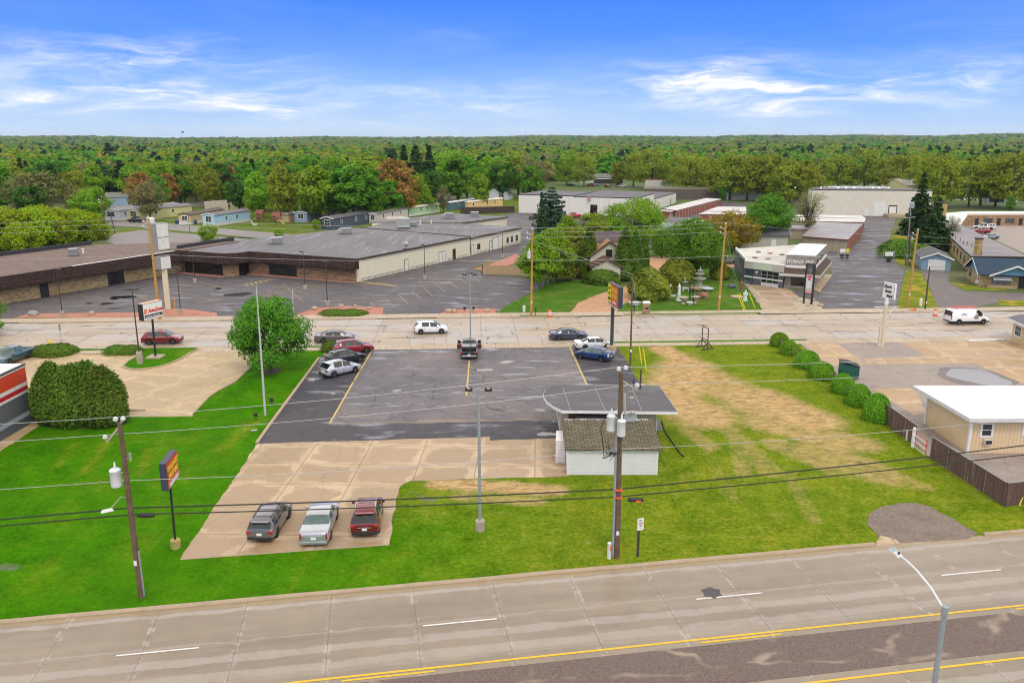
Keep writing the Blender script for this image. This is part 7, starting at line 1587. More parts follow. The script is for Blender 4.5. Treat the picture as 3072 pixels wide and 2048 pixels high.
mobile('low cream trailer behind the rust red tree',(1098,672),(1131,671),(1224,652),2.9,W_(205,195,186),W_(120,112,110),None,wins=(4,10,16),rise=.3)
mobile('pale green mobile home by the store rear roof',(1208,652),(1227,650),(1319,636),2.9,W_(170,205,150),W_(198,190,172),True,fwin=False,wins=(7,11,17),rise=.3)
mobile('trailer painted with a blue and white mural under the trees',(1255,610),(1270,609),(1364,603),3.3,W_(120,165,200),W_(190,180,172),None,fwin=False,wins=(),rise=.3)
mobile('teal sided trailer with a white roof left of the cream one',(1330,633),(1350,632),(1425,620),2.8,W_(88,120,135),W_(214,212,208),None,fwin=False,wins=(6,),rise=.25)
mobile('cream yellow mobile home with a deck behind the brown fence',(1392,632),(1404,632),(1508,619),3.0,W_(226,192,132),W_(220,208,196),None,fwin=False,wins=(3,12,17),rise=.25)
mobile('white garage with grey hip roof behind the cream mobile home',(1466,601),(1496,600),(1502,594),3.0,W_(206,208,214),W_(150,150,152),None,fwin=False,rise=1.4,cat='garage',name='garage',wins=())
mobile('small white shed with double doors left of the white warehouse',(1512,600),(1524,600.5),(1538,597.5),2.4,W_(206,206,210),W_(80,78,84),None,fwin=False,rise=1.0,cat='shed',name='garden_shed',wins=())
mobile('far mobile home with a dark roof among the playground trees',(830,628),(862,627),(940,618),2.9,W_(206,196,168),W_(110,80,70),None,fwin=False,wins=(4,9),rise=.5)
mobile('long pale mobile home behind the lime trees',(905,628),(940,628),(1040,616),2.9,W_(196,190,180),W_(160,150,146),None,fwin=False,wins=(4,12),rise=.4)
g_=G(1185,672);sd_=thing('garden_shed',tuple(g_),'low rounded roof tan shed at the store rear roof','shed');m=MB();m.cbox((g_.x,g_.y+1.5,.7),(5,3,1.4),.1);m.build('wall',P('shed_tan',(.5,.44,.38,1),.6),sd_);m=MB()
m.M=Matrix.Translation((g_.x,g_.y+1.5,1.4))@Matrix.Rotation(.1,4,'Z');m.lathe([(0.01,-2.6),(1.55,-2.6),(1.55,2.6),(.01,2.6)],n=20,sx=.5);m.v=[((Matrix.Translation((g_.x,g_.y+1.5,1.4))@Matrix.Rotation(PI/2,4,'Y')@Matrix.Translation((-g_.x,-g_.y-1.5,-1.4)))@Vector(p))[:]for p in m.v];m.build('roof',P('shed_roof_tan',(.5,.42,.36,1),.6),sd_,True)
m_pole=P('weathered_pole_wood',(.135,.085,.052,1),.9,var=.45,vs=2.2);m_poley=P('yellow_pole_wood',(.42,.235,.060,1),.85,var=.3,vs=2);m_poled=P('dark_pole_wood',(.070,.050,.042,1),.9,var=.3)
m_galv=P('galvanised_pole',(.36,.39,.42,1),.45,.35,var=.12);m_bronze=P('bronze_pole',(.045,.038,.036,1),.5);m_wire=P('aluminium_wire',(.42,.42,.42,1),.5,.3);m_cable=P('black_cable',(.015,.015,.015,1),.7)
m_porc=P('white_porcelain',(.70,.70,.70,1),.25);m_can=P('transformer_white',(.70,.71,.72,1),.35,grime=.05);m_conc=P('pole_base_concrete',(.40,.33,.25,1),.9,var=.2,vs=3,grime=.3)
m_orange=P('safety_orange',(.75,.12,.02,1),.5);m_guard=P('guy_guard_yellow',(.75,.62,.02,1),.5)
def wobble_pole(mb,base,top,r0,r1,n=9):
 pts=[Vector(base).lerp(Vector(top),i/6)for i in range(7)]
 pts=[p+Vector((random.uniform(-.02,.02),random.uniform(-.02,.02),0))*(0<i<6)for i,p in enumerate(pts)]
 mb.tube(pts,[r0+(r1-r0)*i/6 for i in range(7)],n)
def insulator(mb,p,s=1.):mb.lathe([(.03*s,0),(.03*s,.06*s),(.10*s,.07*s),(.11*s,.11*s),(.05*s,.13*s),(.09*s,.16*s),(.08*s,.2*s),(.02*s,.22*s)],p,8)
def transformer(par,c,h=1.15,r=.29,brk=None):
 m=MB();m.lathe([(.02,0),(r*.96,0),(r,.04),(r,h*.86),(r*1.04,h*.87),(r*1.04,h*.92),(r*.8,h*.98),(.02,h)],c,18);o=m.build('transformer',m_can,par,True,50)
 m=MB();m.lathe([(.05,0),(.05,.1),(.08,.12),(.04,.2),(.07,.22),(.035,.34),(.02,.42)],(c[0]+.02,c[1],c[2]+h*.98),8);m.build('bushing',m_porc,o,True)
 if brk:m=MB();m.tube([c[:2]+(c[2]+h*.3,),brk[:2]+(c[2]+h*.3,)],.04,4);m.tube([c[:2]+(c[2]+h*.75,),brk[:2]+(c[2]+h*.75,)],.04,4);m.build('bracket',m_metal,o)
 return o
def topof(px,py,Y):d_=ray(px,py);k=Y/d_[1];return Vector((k*d_[0],Y,HCAM+k*d_[2]))
LB=G(425,1790);LT=topof(358,1266,41.1);LX=lambda z:LB.lerp(LT,z/LT.z)
UL=thing('utility_pole',tuple(LB),'leaning wooden utility pole with one white transformer on the left lawn','utility pole','utility poles along the highway')
m=MB();wobble_pole(m,LB-Vector((0,0,.1)),LT,.19,.125);m.build('pole',m_pole,UL,True)
arm=MB();p0=LX(10.15);arm.tube([p0+Vector((.15,0,.35)),p0+Vector((-.0,0,0)),p0+Vector((-.75,-.1,-.85))],.06,5);arm.build('crossarm',P('pale_arm_wood',(.42,.37,.30,1),.85),UL)
ins=[LT+Vector((-.18,0,.02)),LT+Vector((.22,0,.05)),p0+Vector((-.8,-.1,-.72))]
for q in ins:m=MB();insulator(m,tuple(q),1.3);m.build('insulator',m_porc,UL,True)
tp_=LX(7.35);transformer(UL,(tp_.x-.55,tp_.y-.05,6.75),1.02,.29,(tp_.x,tp_.y))
m=MB();m.tube([LX(8.3),LX(8.3)+Vector((.35,-.1,.1))],.03,4);m.cbox(tuple(LX(8.3)+Vector((.4,-.1,.15))),(.12,.12,.45),.3);m.build('cutout',m_metal,UL)
m=MB();s0=LX(6.0);m.tube([s0,s0+Vector((-.3,-.2,.2)),s0+Vector((-.75,-.5,-.3))],.025,5);m.build('lamp_arm',m_metal,UL);m=MB();m.cbox(tuple(s0+Vector((-.95,-.6,-.42))),(.62,.26,.10),.6,taper=.7);m.build('lamp_head',m_white,UL)
m=MB();m.tube([LX(.1)+Vector((.20,-.08,0)),LX(2.9)+Vector((.19,-.08,0))],.045,5);m.build('conduit',m_galv,UL);m=MB();m.cbox(tuple(LX(2.2)+Vector((-.02,-.19,0))),(.16,.03,.3));m.build('pole_tag',m_white,UL)
CB=G(1850,1672);CT_=topof(1864,1116,CB.y);CX=lambda z:CB.lerp(CT_,z/CT_.z)
UC=thing('utility_pole',tuple(CB),'tall wooden utility pole with three white transformers in front of the office','utility pole','utility poles along the highway')
m=MB();wobble_pole(m,CB-Vector((0,0,.1)),CT_,.20,.13);m.build('pole',m_pole,UC,True)
m=MB();m.tube([CX(.1)+Vector((-.25,-.05,0)),CX(8.1)+Vector((-.2,-.05,0))],.085,7);m.build('conduit',m_galv,UC)
m=MB();a0_=CX(11.3);m.tube([a0_+Vector((.1,0,.0)),a0_+Vector((.95,.1,-.55))],.06,5);m.tube([CX(10.3)+Vector((.2,-.1,.3)),CX(9.4)+Vector((.25,-.1,0))],.07,5);m.build('crossarm',P('pale_arm_wood',(.42,.37,.30,1),.85),UC)
for q in(CT_+Vector((-.15,0,.03)),CT_+Vector((.25,0,.10)),a0_+Vector((.95,.1,-.42))):m=MB();insulator(m,tuple(q),1.3);m.build('insulator',m_porc,UC,True)
for px,pb,dy in((1832,1291,-.1),(1863,1306,-.42),(1853,1280,.42)):
 q=topof(px,pb,CB.y+dy);c_=CX(q.z);transformer(UC,tuple(q),1.0,.255,(c_.x,c_.y))
for i,z in enumerate((10.5,10.1,9.3)):
 q=CX(z)+Vector((.62+.08*i,.05,0));m=MB()
 for s in(-.09,.09):m.tube([q+Vector((s-.05,0,.17)),q+Vector((s+.05,0,-.17))],.016,4)
 for zz_ in(-.17,.17):m.tube([q+Vector((-.12-zz_*.3,0,zz_)),q+Vector((.12-zz_*.3,0,zz_))],.016,4)
 m.build('fuse_cutout',m_metal,UC)
random.seed(3);m=MB();jn=CX(6.95)+Vector((-.15,-.3,0))
for k in range(7):q=jn+Vector((random.uniform(-.9,-.1),random.uniform(-.2,.1),random.uniform(-.45,-.05)));m.tube([jn,jn.lerp(q,.5)+Vector((0,0,.12)),q],.022,4)
for dx,dz in((-.62,.8),(.1,.5),(-.75,.2)):m.tube([jn,jn+Vector((dx*.8,-.1,dz*.2)),jn+Vector((dx,-.15,dz))],.026,4)
m.tube([CX(9.2),CX(9.2)+Vector((-.8,-.1,.1)),CX(8.4)+Vector((-1.15,-.1,.1)),CX(7.5)+Vector((-1.0,-.2,0)),CX(6.6)+Vector((-.95,-.2,0)),jn],.024,5);m.build('service_cables',m_cable,UC)
for z,h in((4.55,.11),(4.05,.08)):m=MB();m.cbox(tuple(CX(z)+Vector((0,-.05,0))),(.42,.38,h));m.build('orange_clamp',m_orange,UC)
m=MB();m.cbox(tuple(CX(1.75)+Vector((0,-.2,0))),(.17,.03,.26));m.build('pole_tag',m_white,UC)
def wire(label,pts,r,mat,sag=.35,group=None,cat='wire',name='wire'):
 t=None;mb=MB();P3=[Vector(p)for p in pts];out=[]
 for a,b in zip(P3,P3[1:]):
  L=(b-a).length;n=max(6,int(L/3))
  for i in range(n):s=i/n;out.append(a.lerp(b,s)+Vector((0,0,-4*sag*(L/30)**1.5*s*(1-s))))
 out.append(P3[-1]);mb.tube(out,r,5);o=mb.build(name,mat);return tag(o,label,cat,group)
dn=Vector((math.cos(NA),math.sin(NA),0));LEFT=LB-dn*40;RIGHT=CB+dn*34
def hz(p,z):return Vector((p.x,p.y,z))
GH='overhead wires along the highway'
wire('bare top wire over the left lawn and car lot, on the pole tops',[hz(LEFT,11.6),LT+Vector((-.18,0,.28)),CT_+Vector((-.15,0,.3)),hz(RIGHT,12.0)],.016,m_wire,.25,GH)
wire('second bare wire just below the top wire along the highway',[hz(LEFT,10.7),p0+Vector((-.8,-.1,-.45)),a0_+Vector((.95,.1,-.2)),hz(RIGHT,11.2)],.016,m_wire,.3,GH)
wire('thin neutral wire that crosses the shingled annex roof',[hz(LEFT,8.3),LX(7.05),CX(7.1),hz(RIGHT,7.8)],.016,m_wire,.3,GH)
wire('thick black upper communication cable along the highway',[hz(LEFT,5.1),LX(5.45),CX(4.55),hz(RIGHT,5.9)],.042,m_cable,.12,GH,'cable','cable')
wire('thick black lower communication cable with splice cases',[hz(LEFT,4.9),LX(5.05),CX(4.05),hz(RIGHT,5.2)],.036,m_cable,.12,GH,'cable','cable')
for c,lb,og in((CX(3.98)+Vector((1.05,-.05,-.1)),'black splice case with orange tag right of the tall pole',True),(LX(4.98)+Vector((.75,.1,-.02)),'black splice case on the cable right of the leaning pole',False)):
 t=thing('splice_case',tuple(c),lb,'splice case');m=MB();m.M=Matrix.Translation(c)@Matrix.Rotation(PI/2,4,'Y');m.lathe([(.03,-.5),(.11,-.45),(.13,-.3),(.13,.3),(.11,.45),(.03,.5)],n=10);m.build('case',m_black,t,True)
 if og:m=MB();m.cbox((c.x+.15,c.y-.12,c.z-.05),(.3,.06,.12));m.build('orange_tag',m_orange,t);m=MB();m.tube([(c.x-.3,c.y,c.z-.1),(c.x-.25,c.y,c.z-.4),(c.x,c.y,c.z-.55),(c.x+.3,c.y,c.z-.35),(c.x+.33,c.y,c.z-.1)],.014,4);m.build('loop',m_cable,t)
FP={}
def farpole(key,base,top,mat,label,r=.19,grp='utility poles along the street',arm=True,can=False):
 b=G(*base);tp=topof(*top,b.y);topz=tp.z;t=thing('utility_pole',tuple(b),label,'utility pole',grp)
 m=MB();wobble_pole(m,b-Vector((0,0,.1)),tp,r,r*.68);m.build('pole',mat,t,True);FP[key]=(b,tp)
 if arm:
  for dx,dz in((-.7,-.5),(-.75,-1.2),(.0,.05)):
   q=tp+Vector((dx,-.1,dz));m=MB();insulator(m,tuple(q),1.2);
   if dx:m.tube([tp+Vector((0,0,dz-.15)),q],.035,4)
   m.build('insulator',m_porc,t,True)
 if can:transformer(t,(tp.x-.45,b.y-.1,topz-4.),1.0,.25,(tp.x,tp.y))
 m=MB();m.cbox((b.x+(tp.x-b.x)*.17,b.y-.21,topz*.17),(.18,.03,.3));m.build('pole_tag',m_white,t)
 return t
farpole('A',(480,960),(445,655),m_poley,'tall yellowish pole beside the blank pylon sign on the left',.21)
farpole('B',(1594,950),(1597,690),m_poley,'yellowish pole left of the dirt driveway with an orange barrel',.18,can=True)
farpole('D',(2155,932),(2177,674),m_poley,'yellowish pole at the corner of the statue garden',.2)
farpole('E',(2722,921),(2753,692),m_poley,'yellowish pole on the grass verge beside the storage driveway',.2)
farpole('F',(320,720),(304,593),m_pole,'reddish brown pole behind the brown plaza roof',.2)
farpole('H',(2717,797),(2735,621),m_poled,'dark pole with a grey switch box in front of the tall spruce',.2)
farpole('J',(2727,799),(2731,690),m_poled,'second dark pole standing close beside the switch box pole',.17,arm=False)
farpole('K',(1891,1096),(1898,823),m_pole,'small brown pole at the lot edge right of the red sign',.12,arm=False)
farpole('M',(2775,928),(2789,800),m_poled,'short dark leaning pole on the verge by the fallen cone',.13,arm=False)
farpole('N',(345,700),(331,640),m_poled,'dark pole in the rear lot behind the plaza',.15,arm=False)
b,tp=FP['H'];sb=thing('switch_box',(tp.x,tp.y-.3,11.5),'grey switch box high on the dark pole by the spruce','electrical box');m=MB();m.cbox((tp.x-.1,tp.y-.3,12.1),(.8,.5,1.1));m.build('box',m_galv,sb,bevel=.04);m=MB();m.tube([(b.x-.1,b.y-.3,.2),(tp.x-.3,tp.y-.3,11.5)],.06,5);m.build('conduit',m_galv,sb)
m=MB();m.tube([(tp.x-1.,tp.y,tp.z-2.2),(tp.x+.9,tp.y,tp.z-2.)],.06,5);m.build('crossarm',m_metal,sb)
F0=FR(uf(480,960)-60,.6);FL=FR(uf(2714,922)+70,4)
GS_='overhead wires along the street'
A_,B_,D_,E_=(FP[k][1]for k in 'ABDE')
for i,(dx,dz)in enumerate(((-.0,.3),(-.7,-.35),(-.75,-1.05))):
 lb=['top','middle','lowest'][i];q=Vector((dx,-.1,dz))
 wire(lb+' power wire of the set crossing the street poles',[hz(F0,13.6+dz),A_+q+Vector((0,0,-.3)),B_+q,D_+q],.017,m_wire,.16,GS_)
wire('single power wire from the garden corner pole to the right',[D_+Vector((.0,-.1,.3)),E_+Vector((0,0,-.8)),hz(FL,10)],.015,m_wire,.35,GS_)
wire('service wire running to the motel from the verge pole',[E_+Vector((0,0,-1.9)),Vector((100,128,9.5))],.02,m_wire,.3,GS_)
wire('low communication cable between the street poles',[hz(F0,9.0),hz(FP['A'][0],9.4),hz(FP['B'][0],8.2),hz(FP['D'][0],8.2),hz(FP['E'][0],8.0)],.022,m_wire,.2,GS_)
wire('slanting service wire from the driveway pole to the small brown pole',[B_+Vector((0,0,-1.5)),FP['K'][1]],.022,m_wire,.05,GS_)
wire('thin wire from the small brown pole across to the left',[FP['K'][1]+Vector((0,0,-.3)),G(1500,690,0)+Vector((0,0,5))],.012,m_wire,.2,GS_)
wire('wire from the dark verge pole to the motel gable',[FP['M'][1],Vector((81,140,3.6))],.018,m_cable,.1,GS_)
wire('second wire from the dark verge pole to the motel front',[FP['M'][1]+Vector((0,0,-.4)),Vector((92,136,3.2))],.018,m_cable,.1,GS_)
for i,(px,b_,tpx,tp_y,lb)in enumerate([(2236,930,2219,880,'left yellow guy guard at the garden corner'),(2232,932,2214,884,'second yellow guy guard at the garden corner'),(2265,924,2248,880,'right yellow guy guard at the garden corner by the rail'),(1925,1092,1917,1036,'yellow guy guard on the grass left of a pair'),(1939,1112,1930,1046,'yellow guy guard on the grass right of a pair'),(3058,1516,3078,1458,'yellow guy guard leaning at the end of the brown fence')]):
 g_=G(px,b_);tt=Vector((G(tpx,tp_y,0).x,0,0));z=HT(tpx,tp_y,g_.y+.3);d_=ray(tpx,tp_y);k=(g_.y+.3)/d_[1]
 top=Vector((k*d_[0],g_.y+.3,z));t=thing('guy_guard',tuple(g_),lb,'guy wire guard');m=MB();m.tube([g_,top],.06,6);m.build('guard',m_guard,t)
 end=D_+Vector((0,0,-.6))if i<3 else(FP['K'][1]if i<5 else hz(RIGHT,9));m=MB();m.tube([top,end],.012,4);m.build('guy_wire',m_wire,t)
def lamp(label,base,h,mat,heads,r=.08,basem=None,bh=.9,br=.3,name='lamp_post',taper=.7):
 b=G(*base);t=thing(name,tuple(b),label,'lamp post','parking lot lamps')
 if basem:
  m=MB();m.lathe([(br,0),(br,bh*.92),(br*.9,bh),(.05,bh)],tuple(b),14);m.build('footing',basem,t)
 m=MB();m.tube([(b.x,b.y,bh if basem else 0),(b.x,b.y,h*.5),(b.x,b.y,h)],[r,r*(1+taper)/2,r*taper],8);m.build('pole',mat,t,True)
 for kind,dx,dy,dz in heads:
  m=MB()
  if kind=='flood':
   m.tube([(b.x,b.y,h-.55),(b.x+dx*.6,b.y+dy*.6,h-.55),(b.x+dx,b.y+dy,h-.25)],.035,5);m.build('bracket',m_galv,t)
   m=MB();m.M=Matrix.Translation((b.x+dx,b.y+dy,h-.05))@Matrix.Rotation(.5,4,'X');m.cbox((0,0,0),(.5,.28,.15),0,taper=.8);hd=m.build('lamp_head',m_dark,t,bevel=.03)
   m=MB();m.M=Matrix.Translation((b.x+dx,b.y+dy,h-.05))@Matrix.Rotation(.5,4,'X');m.cbox((0,0,.078),(.2,.12,.012));m.build('sensor_cap',m_galv,hd)
  elif kind=='shoe':
   m.tube([(b.x,b.y,h-.1),(b.x+dx*.5,b.y+dy*.5,h-.05)],.04,5);m.cbox((b.x+dx,b.y+dy,h-.05),(.55,.32,.16),math.atan2(dy,dx));m.build('lamp_head',mat,t)
 return t
lamp('grey lamp post with two floodlights on the grass in front of the apron',(1440,1590),9.75,m_galv,(('flood',-.62,0,0),('flood',.62,0,0)),.11,m_conc,.75,.32,taper=.8)
lamp('grey lamp post with three floodlights behind the dark pickup at the street',(1412,1046),9.3,m_galv,(('flood',-.62,-.1,0),('flood',.62,-.1,0),('flood',.05,.9,1.)),.10,None)
lamp('tall dark lamp post beside the auto parts sign',(421,1092),8.7,m_bronze,(('shoe',-.5,0,0),('shoe',.4,.2,0)),.09,m_conc,1.5,.34)
for base,h,lb,hd in[((188,948),6.9,'dark lamp post on the red stones at the far left',((.4,-.1),)),((543,942),6.9,'dark lamp post right of the blank pylon sign',((.3,0),(-.3,0))),((916,868),6.5,'dark lamp post with concrete foot before the brick front',((-.3,0),)),((983,917),6.9,'dark lamp post on the edge of the round stone bed',((-.3,0),(.3,0))),((1275,838),6.4,'dark lamp post alone in the lot by the cream store side',((-.3,0),)),((1508,772),5.6,'thin dark lamp post by the stones near the store rear',((.2,0),)),((585,848),5.6,'dark lamp post before the recessed shop window',((-.3,0),)),((570,700),5.2,'thin dark lamp post in the rear lot behind the plaza',())]:
 lamp(lb,base,h,m_bronze,[('shoe',dx,dy,0)for dx,dy in hd],.075,m_conc if base[1]>760 else None,.75,.32)
lamp('slim white twin headed pole before the white warehouse',(1826,655),8.5,m_galv,(('shoe',-.3,0,0),('shoe',.3,0,0)),.09,None)
b=G(2813,1985);b=Vector((15.05,27.2,0));zt_=HT(2836,1820,27.2)
dpl=ray(2836,1820);kk_=27.2/dpl[1];top=Vector((kk_*dpl[0],27.2,HCAM+kk_*dpl[2]));dpe=ray(2700,1668);ke=30.6/dpe[1];endp=Vector((ke*dpe[0],30.6,HCAM+ke*dpe[2]))
t=thing('street_light',(top.x,top.y,0),'grey street light with a curved white arm over the highway','street light')
m=MB();m.tube([(top.x,top.y,0),(top.x,top.y,top.z*.5),tuple(top)],[.13,.11,.09],10);m.build('pole',m_galv,t,True);m=MB();m.lathe([(.125,-.35),(.125,.02),(.06,.05)],tuple(top),10);m.build('collar',m_galv,t)
m=MB();e2_=endp-top;m.tube([top+Vector((0,0,-.15)),top+e2_*.3+Vector((0,0,.12)),top+e2_*.6+Vector((0,0,.18)),top+e2_*.85+Vector((0,0,.12)),endp],.045,7);m.build('arm',P('white_arm',(.70,.70,.71,1),.4),t,True)
dv=e2_.normalized();ang_=math.atan2(dv.y,dv.x);m=MB();c=endp+Vector((dv.x,dv.y,0)).normalized()*.32;m.cbox(tuple(c),(.8,.3,.09),ang_,taper=.75);hd=m.build('lamp_head',P('pale_lamp_head',(.62,.66,.66,1),.4),t,bevel=.03)
m=MB();m.lathe([(.05,.04),(.05,.12),(.02,.13)],tuple(c-Vector((dv.x,dv.y,0)).normalized()*.2),8);m.build('sensor_cap',m_black,hd);m=MB();
for k in range(4):m.cbox(tuple(c+Vector((dv.x,dv.y,0)).normalized()*.18+Vector((-dv.y,dv.x,0))*(k-1.5)*.06+Vector((0,0,.055))),(.36,.02,.03),ang_)
m.build('cooling_fins',P('fin_grey',(.4,.5,.5,1),.4),hd)
for base,h,lb in(((796,1246),12.1,'tall bare white flagpole on the lawn beside the car lot'),((882,950),3.8,'short thin pole behind the leafy maple'),):
 g_=G(*base);tx_=(topof(769,860,g_.y).x-g_.x)if h>5 else 0;t=thing('flagpole',tuple(g_),lb,'flagpole');m=MB();m.tube([g_,(g_.x+tx_*.5,g_.y,h*.5),(g_.x+tx_,g_.y,h)],[.11,.09,.05]if h>5 else[.05,.05,.04],8);m.build('pole',P('flagpole_paint',(.55,.55,.56,1),.4,.2),t,True)
 m=MB();m.ball((g_.x+tx_,g_.y,h+.06),.07,8);m.build('finial',m_galv,t,True)
def signbox(t,c,wd,hh,dp,rz,framem,facem,side_f=1):
 MB().cbox(c,(wd,dp,hh),rz).build('cabinet',framem,t,bevel=.02)
def local(c,rz):
 r=Vector((math.cos(rz),math.sin(rz),0));n=Vector((math.sin(rz),-math.cos(rz),0));C3=Vector(c)
 return lambda a,z,o:C3+r*a+Vector((0,0,z))+n*o,r
def face(t,nm,mat,at,quad,par=None):
 m=MB();fr=[at(a,z,o)for a,z,o in quad];n=(fr[1]-fr[0]).cross(fr[2]-fr[0]).normalized()*.012
 m.add([tuple(p)for p in fr]+[tuple(p-n)for p in fr],[(0,1,2,3),(7,6,5,4),(0,4,5,1),(1,5,6,2),(2,6,7,3),(3,7,4,0)]);return m.build(nm,mat,par or t)
m_navy=P('navy_cabinet',(.045,.05,.075,1),.5);m_ly=P('sign_yellow',(.85,.60,.02,1),.5);m_lr=P('sign_red',(.55,.04,.015,1),.5);m_lw=P('sign_white',(.78,.77,.75,1),.5);m_lk=P('sign_black',(.02,.02,.02,1),.5);m_or=P('sign_orange',(.80,.16,.02,1),.5)
g_=G(528,1642);t=thing('pylon_sign',tuple(g_),'navy edged red and yellow motors sign on a thin black post on the left lawn','sign')
m=MB();m.lathe([(.30,0),(.32,.5),(.28,.58),(.05,.6)],tuple(g_),14);m.build('footing',P('mossy_concrete',(.36,.30,.09,1),.9,var=.3),t)
m=MB();m.tube([(g_.x,g_.y,.5),(g_.x+.05,g_.y,4.4)],.075,8);m.build('post',m_black,t,True)
rz=math.radians(97);c=(g_.x+.1,g_.y+.0,5.25);signbox(t,c,2.35,1.75,.42,rz,m_navy,None)
at,r_=local(c,rz);f_=face(t,'sign_face',m_lr,at,[(-1.12,-.82,.222),(1.12,-.82,.222),(1.12,.82,.222),(-1.12,.82,.222)])
f2=face(t,'sign_face',P('sign_pink',(.60,.25,.20,1),.5),at,[(-1.1,-.8,.236),(1.1,-.8,.236),(1.1,-.42,.236),(-1.1,-.42,.236)])
for s,z,sz,mt,hw in(('GOLD KEY',.26,.46,m_ly,2.1),('MOTORS',-.24,.46,m_ly,1.8),('SALES-SERVICE',-.74,.26,m_lw,2.0)):
 text_mb(s,at(0,z,.24),r_,(0,0,1),sz,.02,.012,align='CENTER',xs=1.0).build('lettering',mt,f_)
g_=G(1834,1054);t=thing('pylon_sign',tuple(g_),'yellow and red dealership sign on a navy post with a stone foot at the street','sign')
m=MB();m.lathe([(.62,0),(.62,.75),(.58,.8),(.05,.82)],tuple(g_),14);m.build('footing',P('layered_stone',(.46,.34,.22,1),.9,var=.3,vs=4),t)
m=MB();m.tube([(g_.x,g_.y,.8),(g_.x,g_.y,5.6)],.2,10);m.build('post',P('navy_post',(.06,.07,.09,1),.5),t,True)
rz=math.radians(-80);c=(g_.x+.25,g_.y-.2,7.0);signbox(t,c,4.2,2.5,.55,rz,m_navy,None);at,r_=local(c,rz)
f_=face(t,'sign_face',P('sign_red_orange',(.62,.10,.02,1),.5),at,[(-2.0,-1.15,.288),(2.0,-1.15,.288),(2.0,1.15,.288),(-2.0,1.15,.288)]);fy=face(t,'sign_face',P('sign_lemon',(.72,.65,.02,1),.5),at,[(-1.95,-1.1,.302),(-.85,-1.1,.302),(-.85,1.1,.302),(-1.95,1.1,.302)])
for s,z in(('BUY',.45),('SELL',-.15),('TRADE',-.8)):text_mb(s,at(-1.4,z,.31),r_,(0,0,1),.42,.02,.01,align='CENTER',xs=.75).build('lettering',m_lk,fy)
for s,z,sz,mt in(('GOLD KEY',.35,.72,m_ly),('MOTORS',-.35,.72,m_ly),('SALES-SERVICE',-.95,.34,m_lw)):text_mb(s,at(.58,z,.30),r_,(0,0,1),sz,.02,.015,align='CENTER',xs=.62).build('lettering',mt,f_)
face(t,'ledge',m_galv,at,[(-2.05,-1.33,.5),(2.05,-1.33,.5),(2.05,-1.28,.3),(-2.05,-1.28,.3)])
g_=G(467,1073);t=thing('pylon_sign',tuple(g_),'white and orange auto parts sign on a black post in the planting island','sign')
m=MB();m.cbox((g_.x,g_.y,.16),(1.7,1.7,.12));m.build('footing',m_conc,t);m=MB();m.tube([(g_.x,g_.y,.2),(g_.x+.1,g_.y,4.6)],.13,8);m.build('post',m_black,t,True)
rz=math.radians(68);c=(g_.x,g_.y,5.7);signbox(t,c,2.9,1.95,.75,rz,m_lk,None);at,r_=local(c,rz)
f_=face(t,'sign_face',m_lw,at,[(-1.42,-.92,.385),(1.42,-.92,.385),(1.42,.92,.385),(-1.42,.92,.385)])
face(t,'top_panel',P('sign_peach',(.80,.45,.28,1),.5),at,[(-1.43,.985,.36),(1.43,.985,.36),(1.43,.99,-.36),(-1.43,.99,-.36)])
for k in range(3):face(t,'stripe',m_or,at,[(-1.34+k*.16,-.22,.402),(-1.24+k*.16,-.22,.402),(-1.16+k*.16,.36,.402),(-1.28+k*.16,.36,.402)],f_)
face(t,'stripe',m_lk,at,[(-1.3,-.72,.402),(1.35,-.72,.402),(1.35,-.36,.402),(-1.3,-.36,.402)],f_)
text_mb('AutoZone',at(-.72,-.12,.40),r_,(0,0,1),.62,.02,.02,.25,xs=.80).build('lettering',P('sign_auto_red',(.65,.03,.01,1),.5),f_)
text_mb('Auto Parts  Accessories',at(-1.2,-.64,.42),r_,(0,0,1),.25,.02,.005,.2,xs=.88).build('lettering',m_lw,f_)
g_=G(505,926);t=thing('pylon_sign',tuple(g_),'big blank white pylon sign on a thick cream post by the plaza','sign')
m=MB();m.cbox((g_.x,g_.y,4),(.75,.75,8),.3);m.build('post',P('cream_post',(.62,.54,.38,1),.6),t)
rz=math.radians(60)
for z0_,hh,wd,dz in((7.0,1.9,1.8,0),(9.9,3.9,2.1,0)):
 c=(g_.x-.1,g_.y,z0_+hh/2-.9);MB().cbox(c,(wd,1.3,hh),rz).build('cabinet',P('grey_cabinet',(.26,.25,.25,1),.5),t,bevel=.03);at,r_=local(c,rz)
 f_=face(t,'sign_face',P('blank_face',(.66,.66,.60,1),.5),at,[(-wd/2+.08,-hh/2+.08,.662),(wd/2-.08,-hh/2+.08,.662),(wd/2-.08,hh/2-.08,.662),(-wd/2+.08,hh/2-.08,.662)])
 if hh>3:
  face(t,'stripe',m_dark,at,[(-wd/2+.08,-.12,.68),(wd/2-.08,-.12,.68),(wd/2-.08,-.06,.68),(-wd/2+.08,-.06,.68)],f_)
  m=MB();m.tube([at(-.8,-1.5,.69),at(-.7,-.95,.69),at(-.2,-.6,.69),at(.1,-.58,.69)],.03,4);m.build('faded_logo',P('faded_blue',(.38,.48,.56,1),.6),f_)
g_=G(2640,1040);t=thing('pylon_sign',tuple(g_),'white motel sign with black script on a cream post across from the driveway','sign')
m=MB();m.cbox((g_.x-.15,g_.y,1.3),(.3,.3,2.6));m.cbox((g_.x+.2,g_.y,2.7),(.32,.32,5.4));m.build('post',P('cream_post',(.62,.54,.38,1),.6),t)
m=MB();m.cbox((g_.x+.22,g_.y,5.8),(.38,.36,.9));m.build('post_cap',m_white,t)
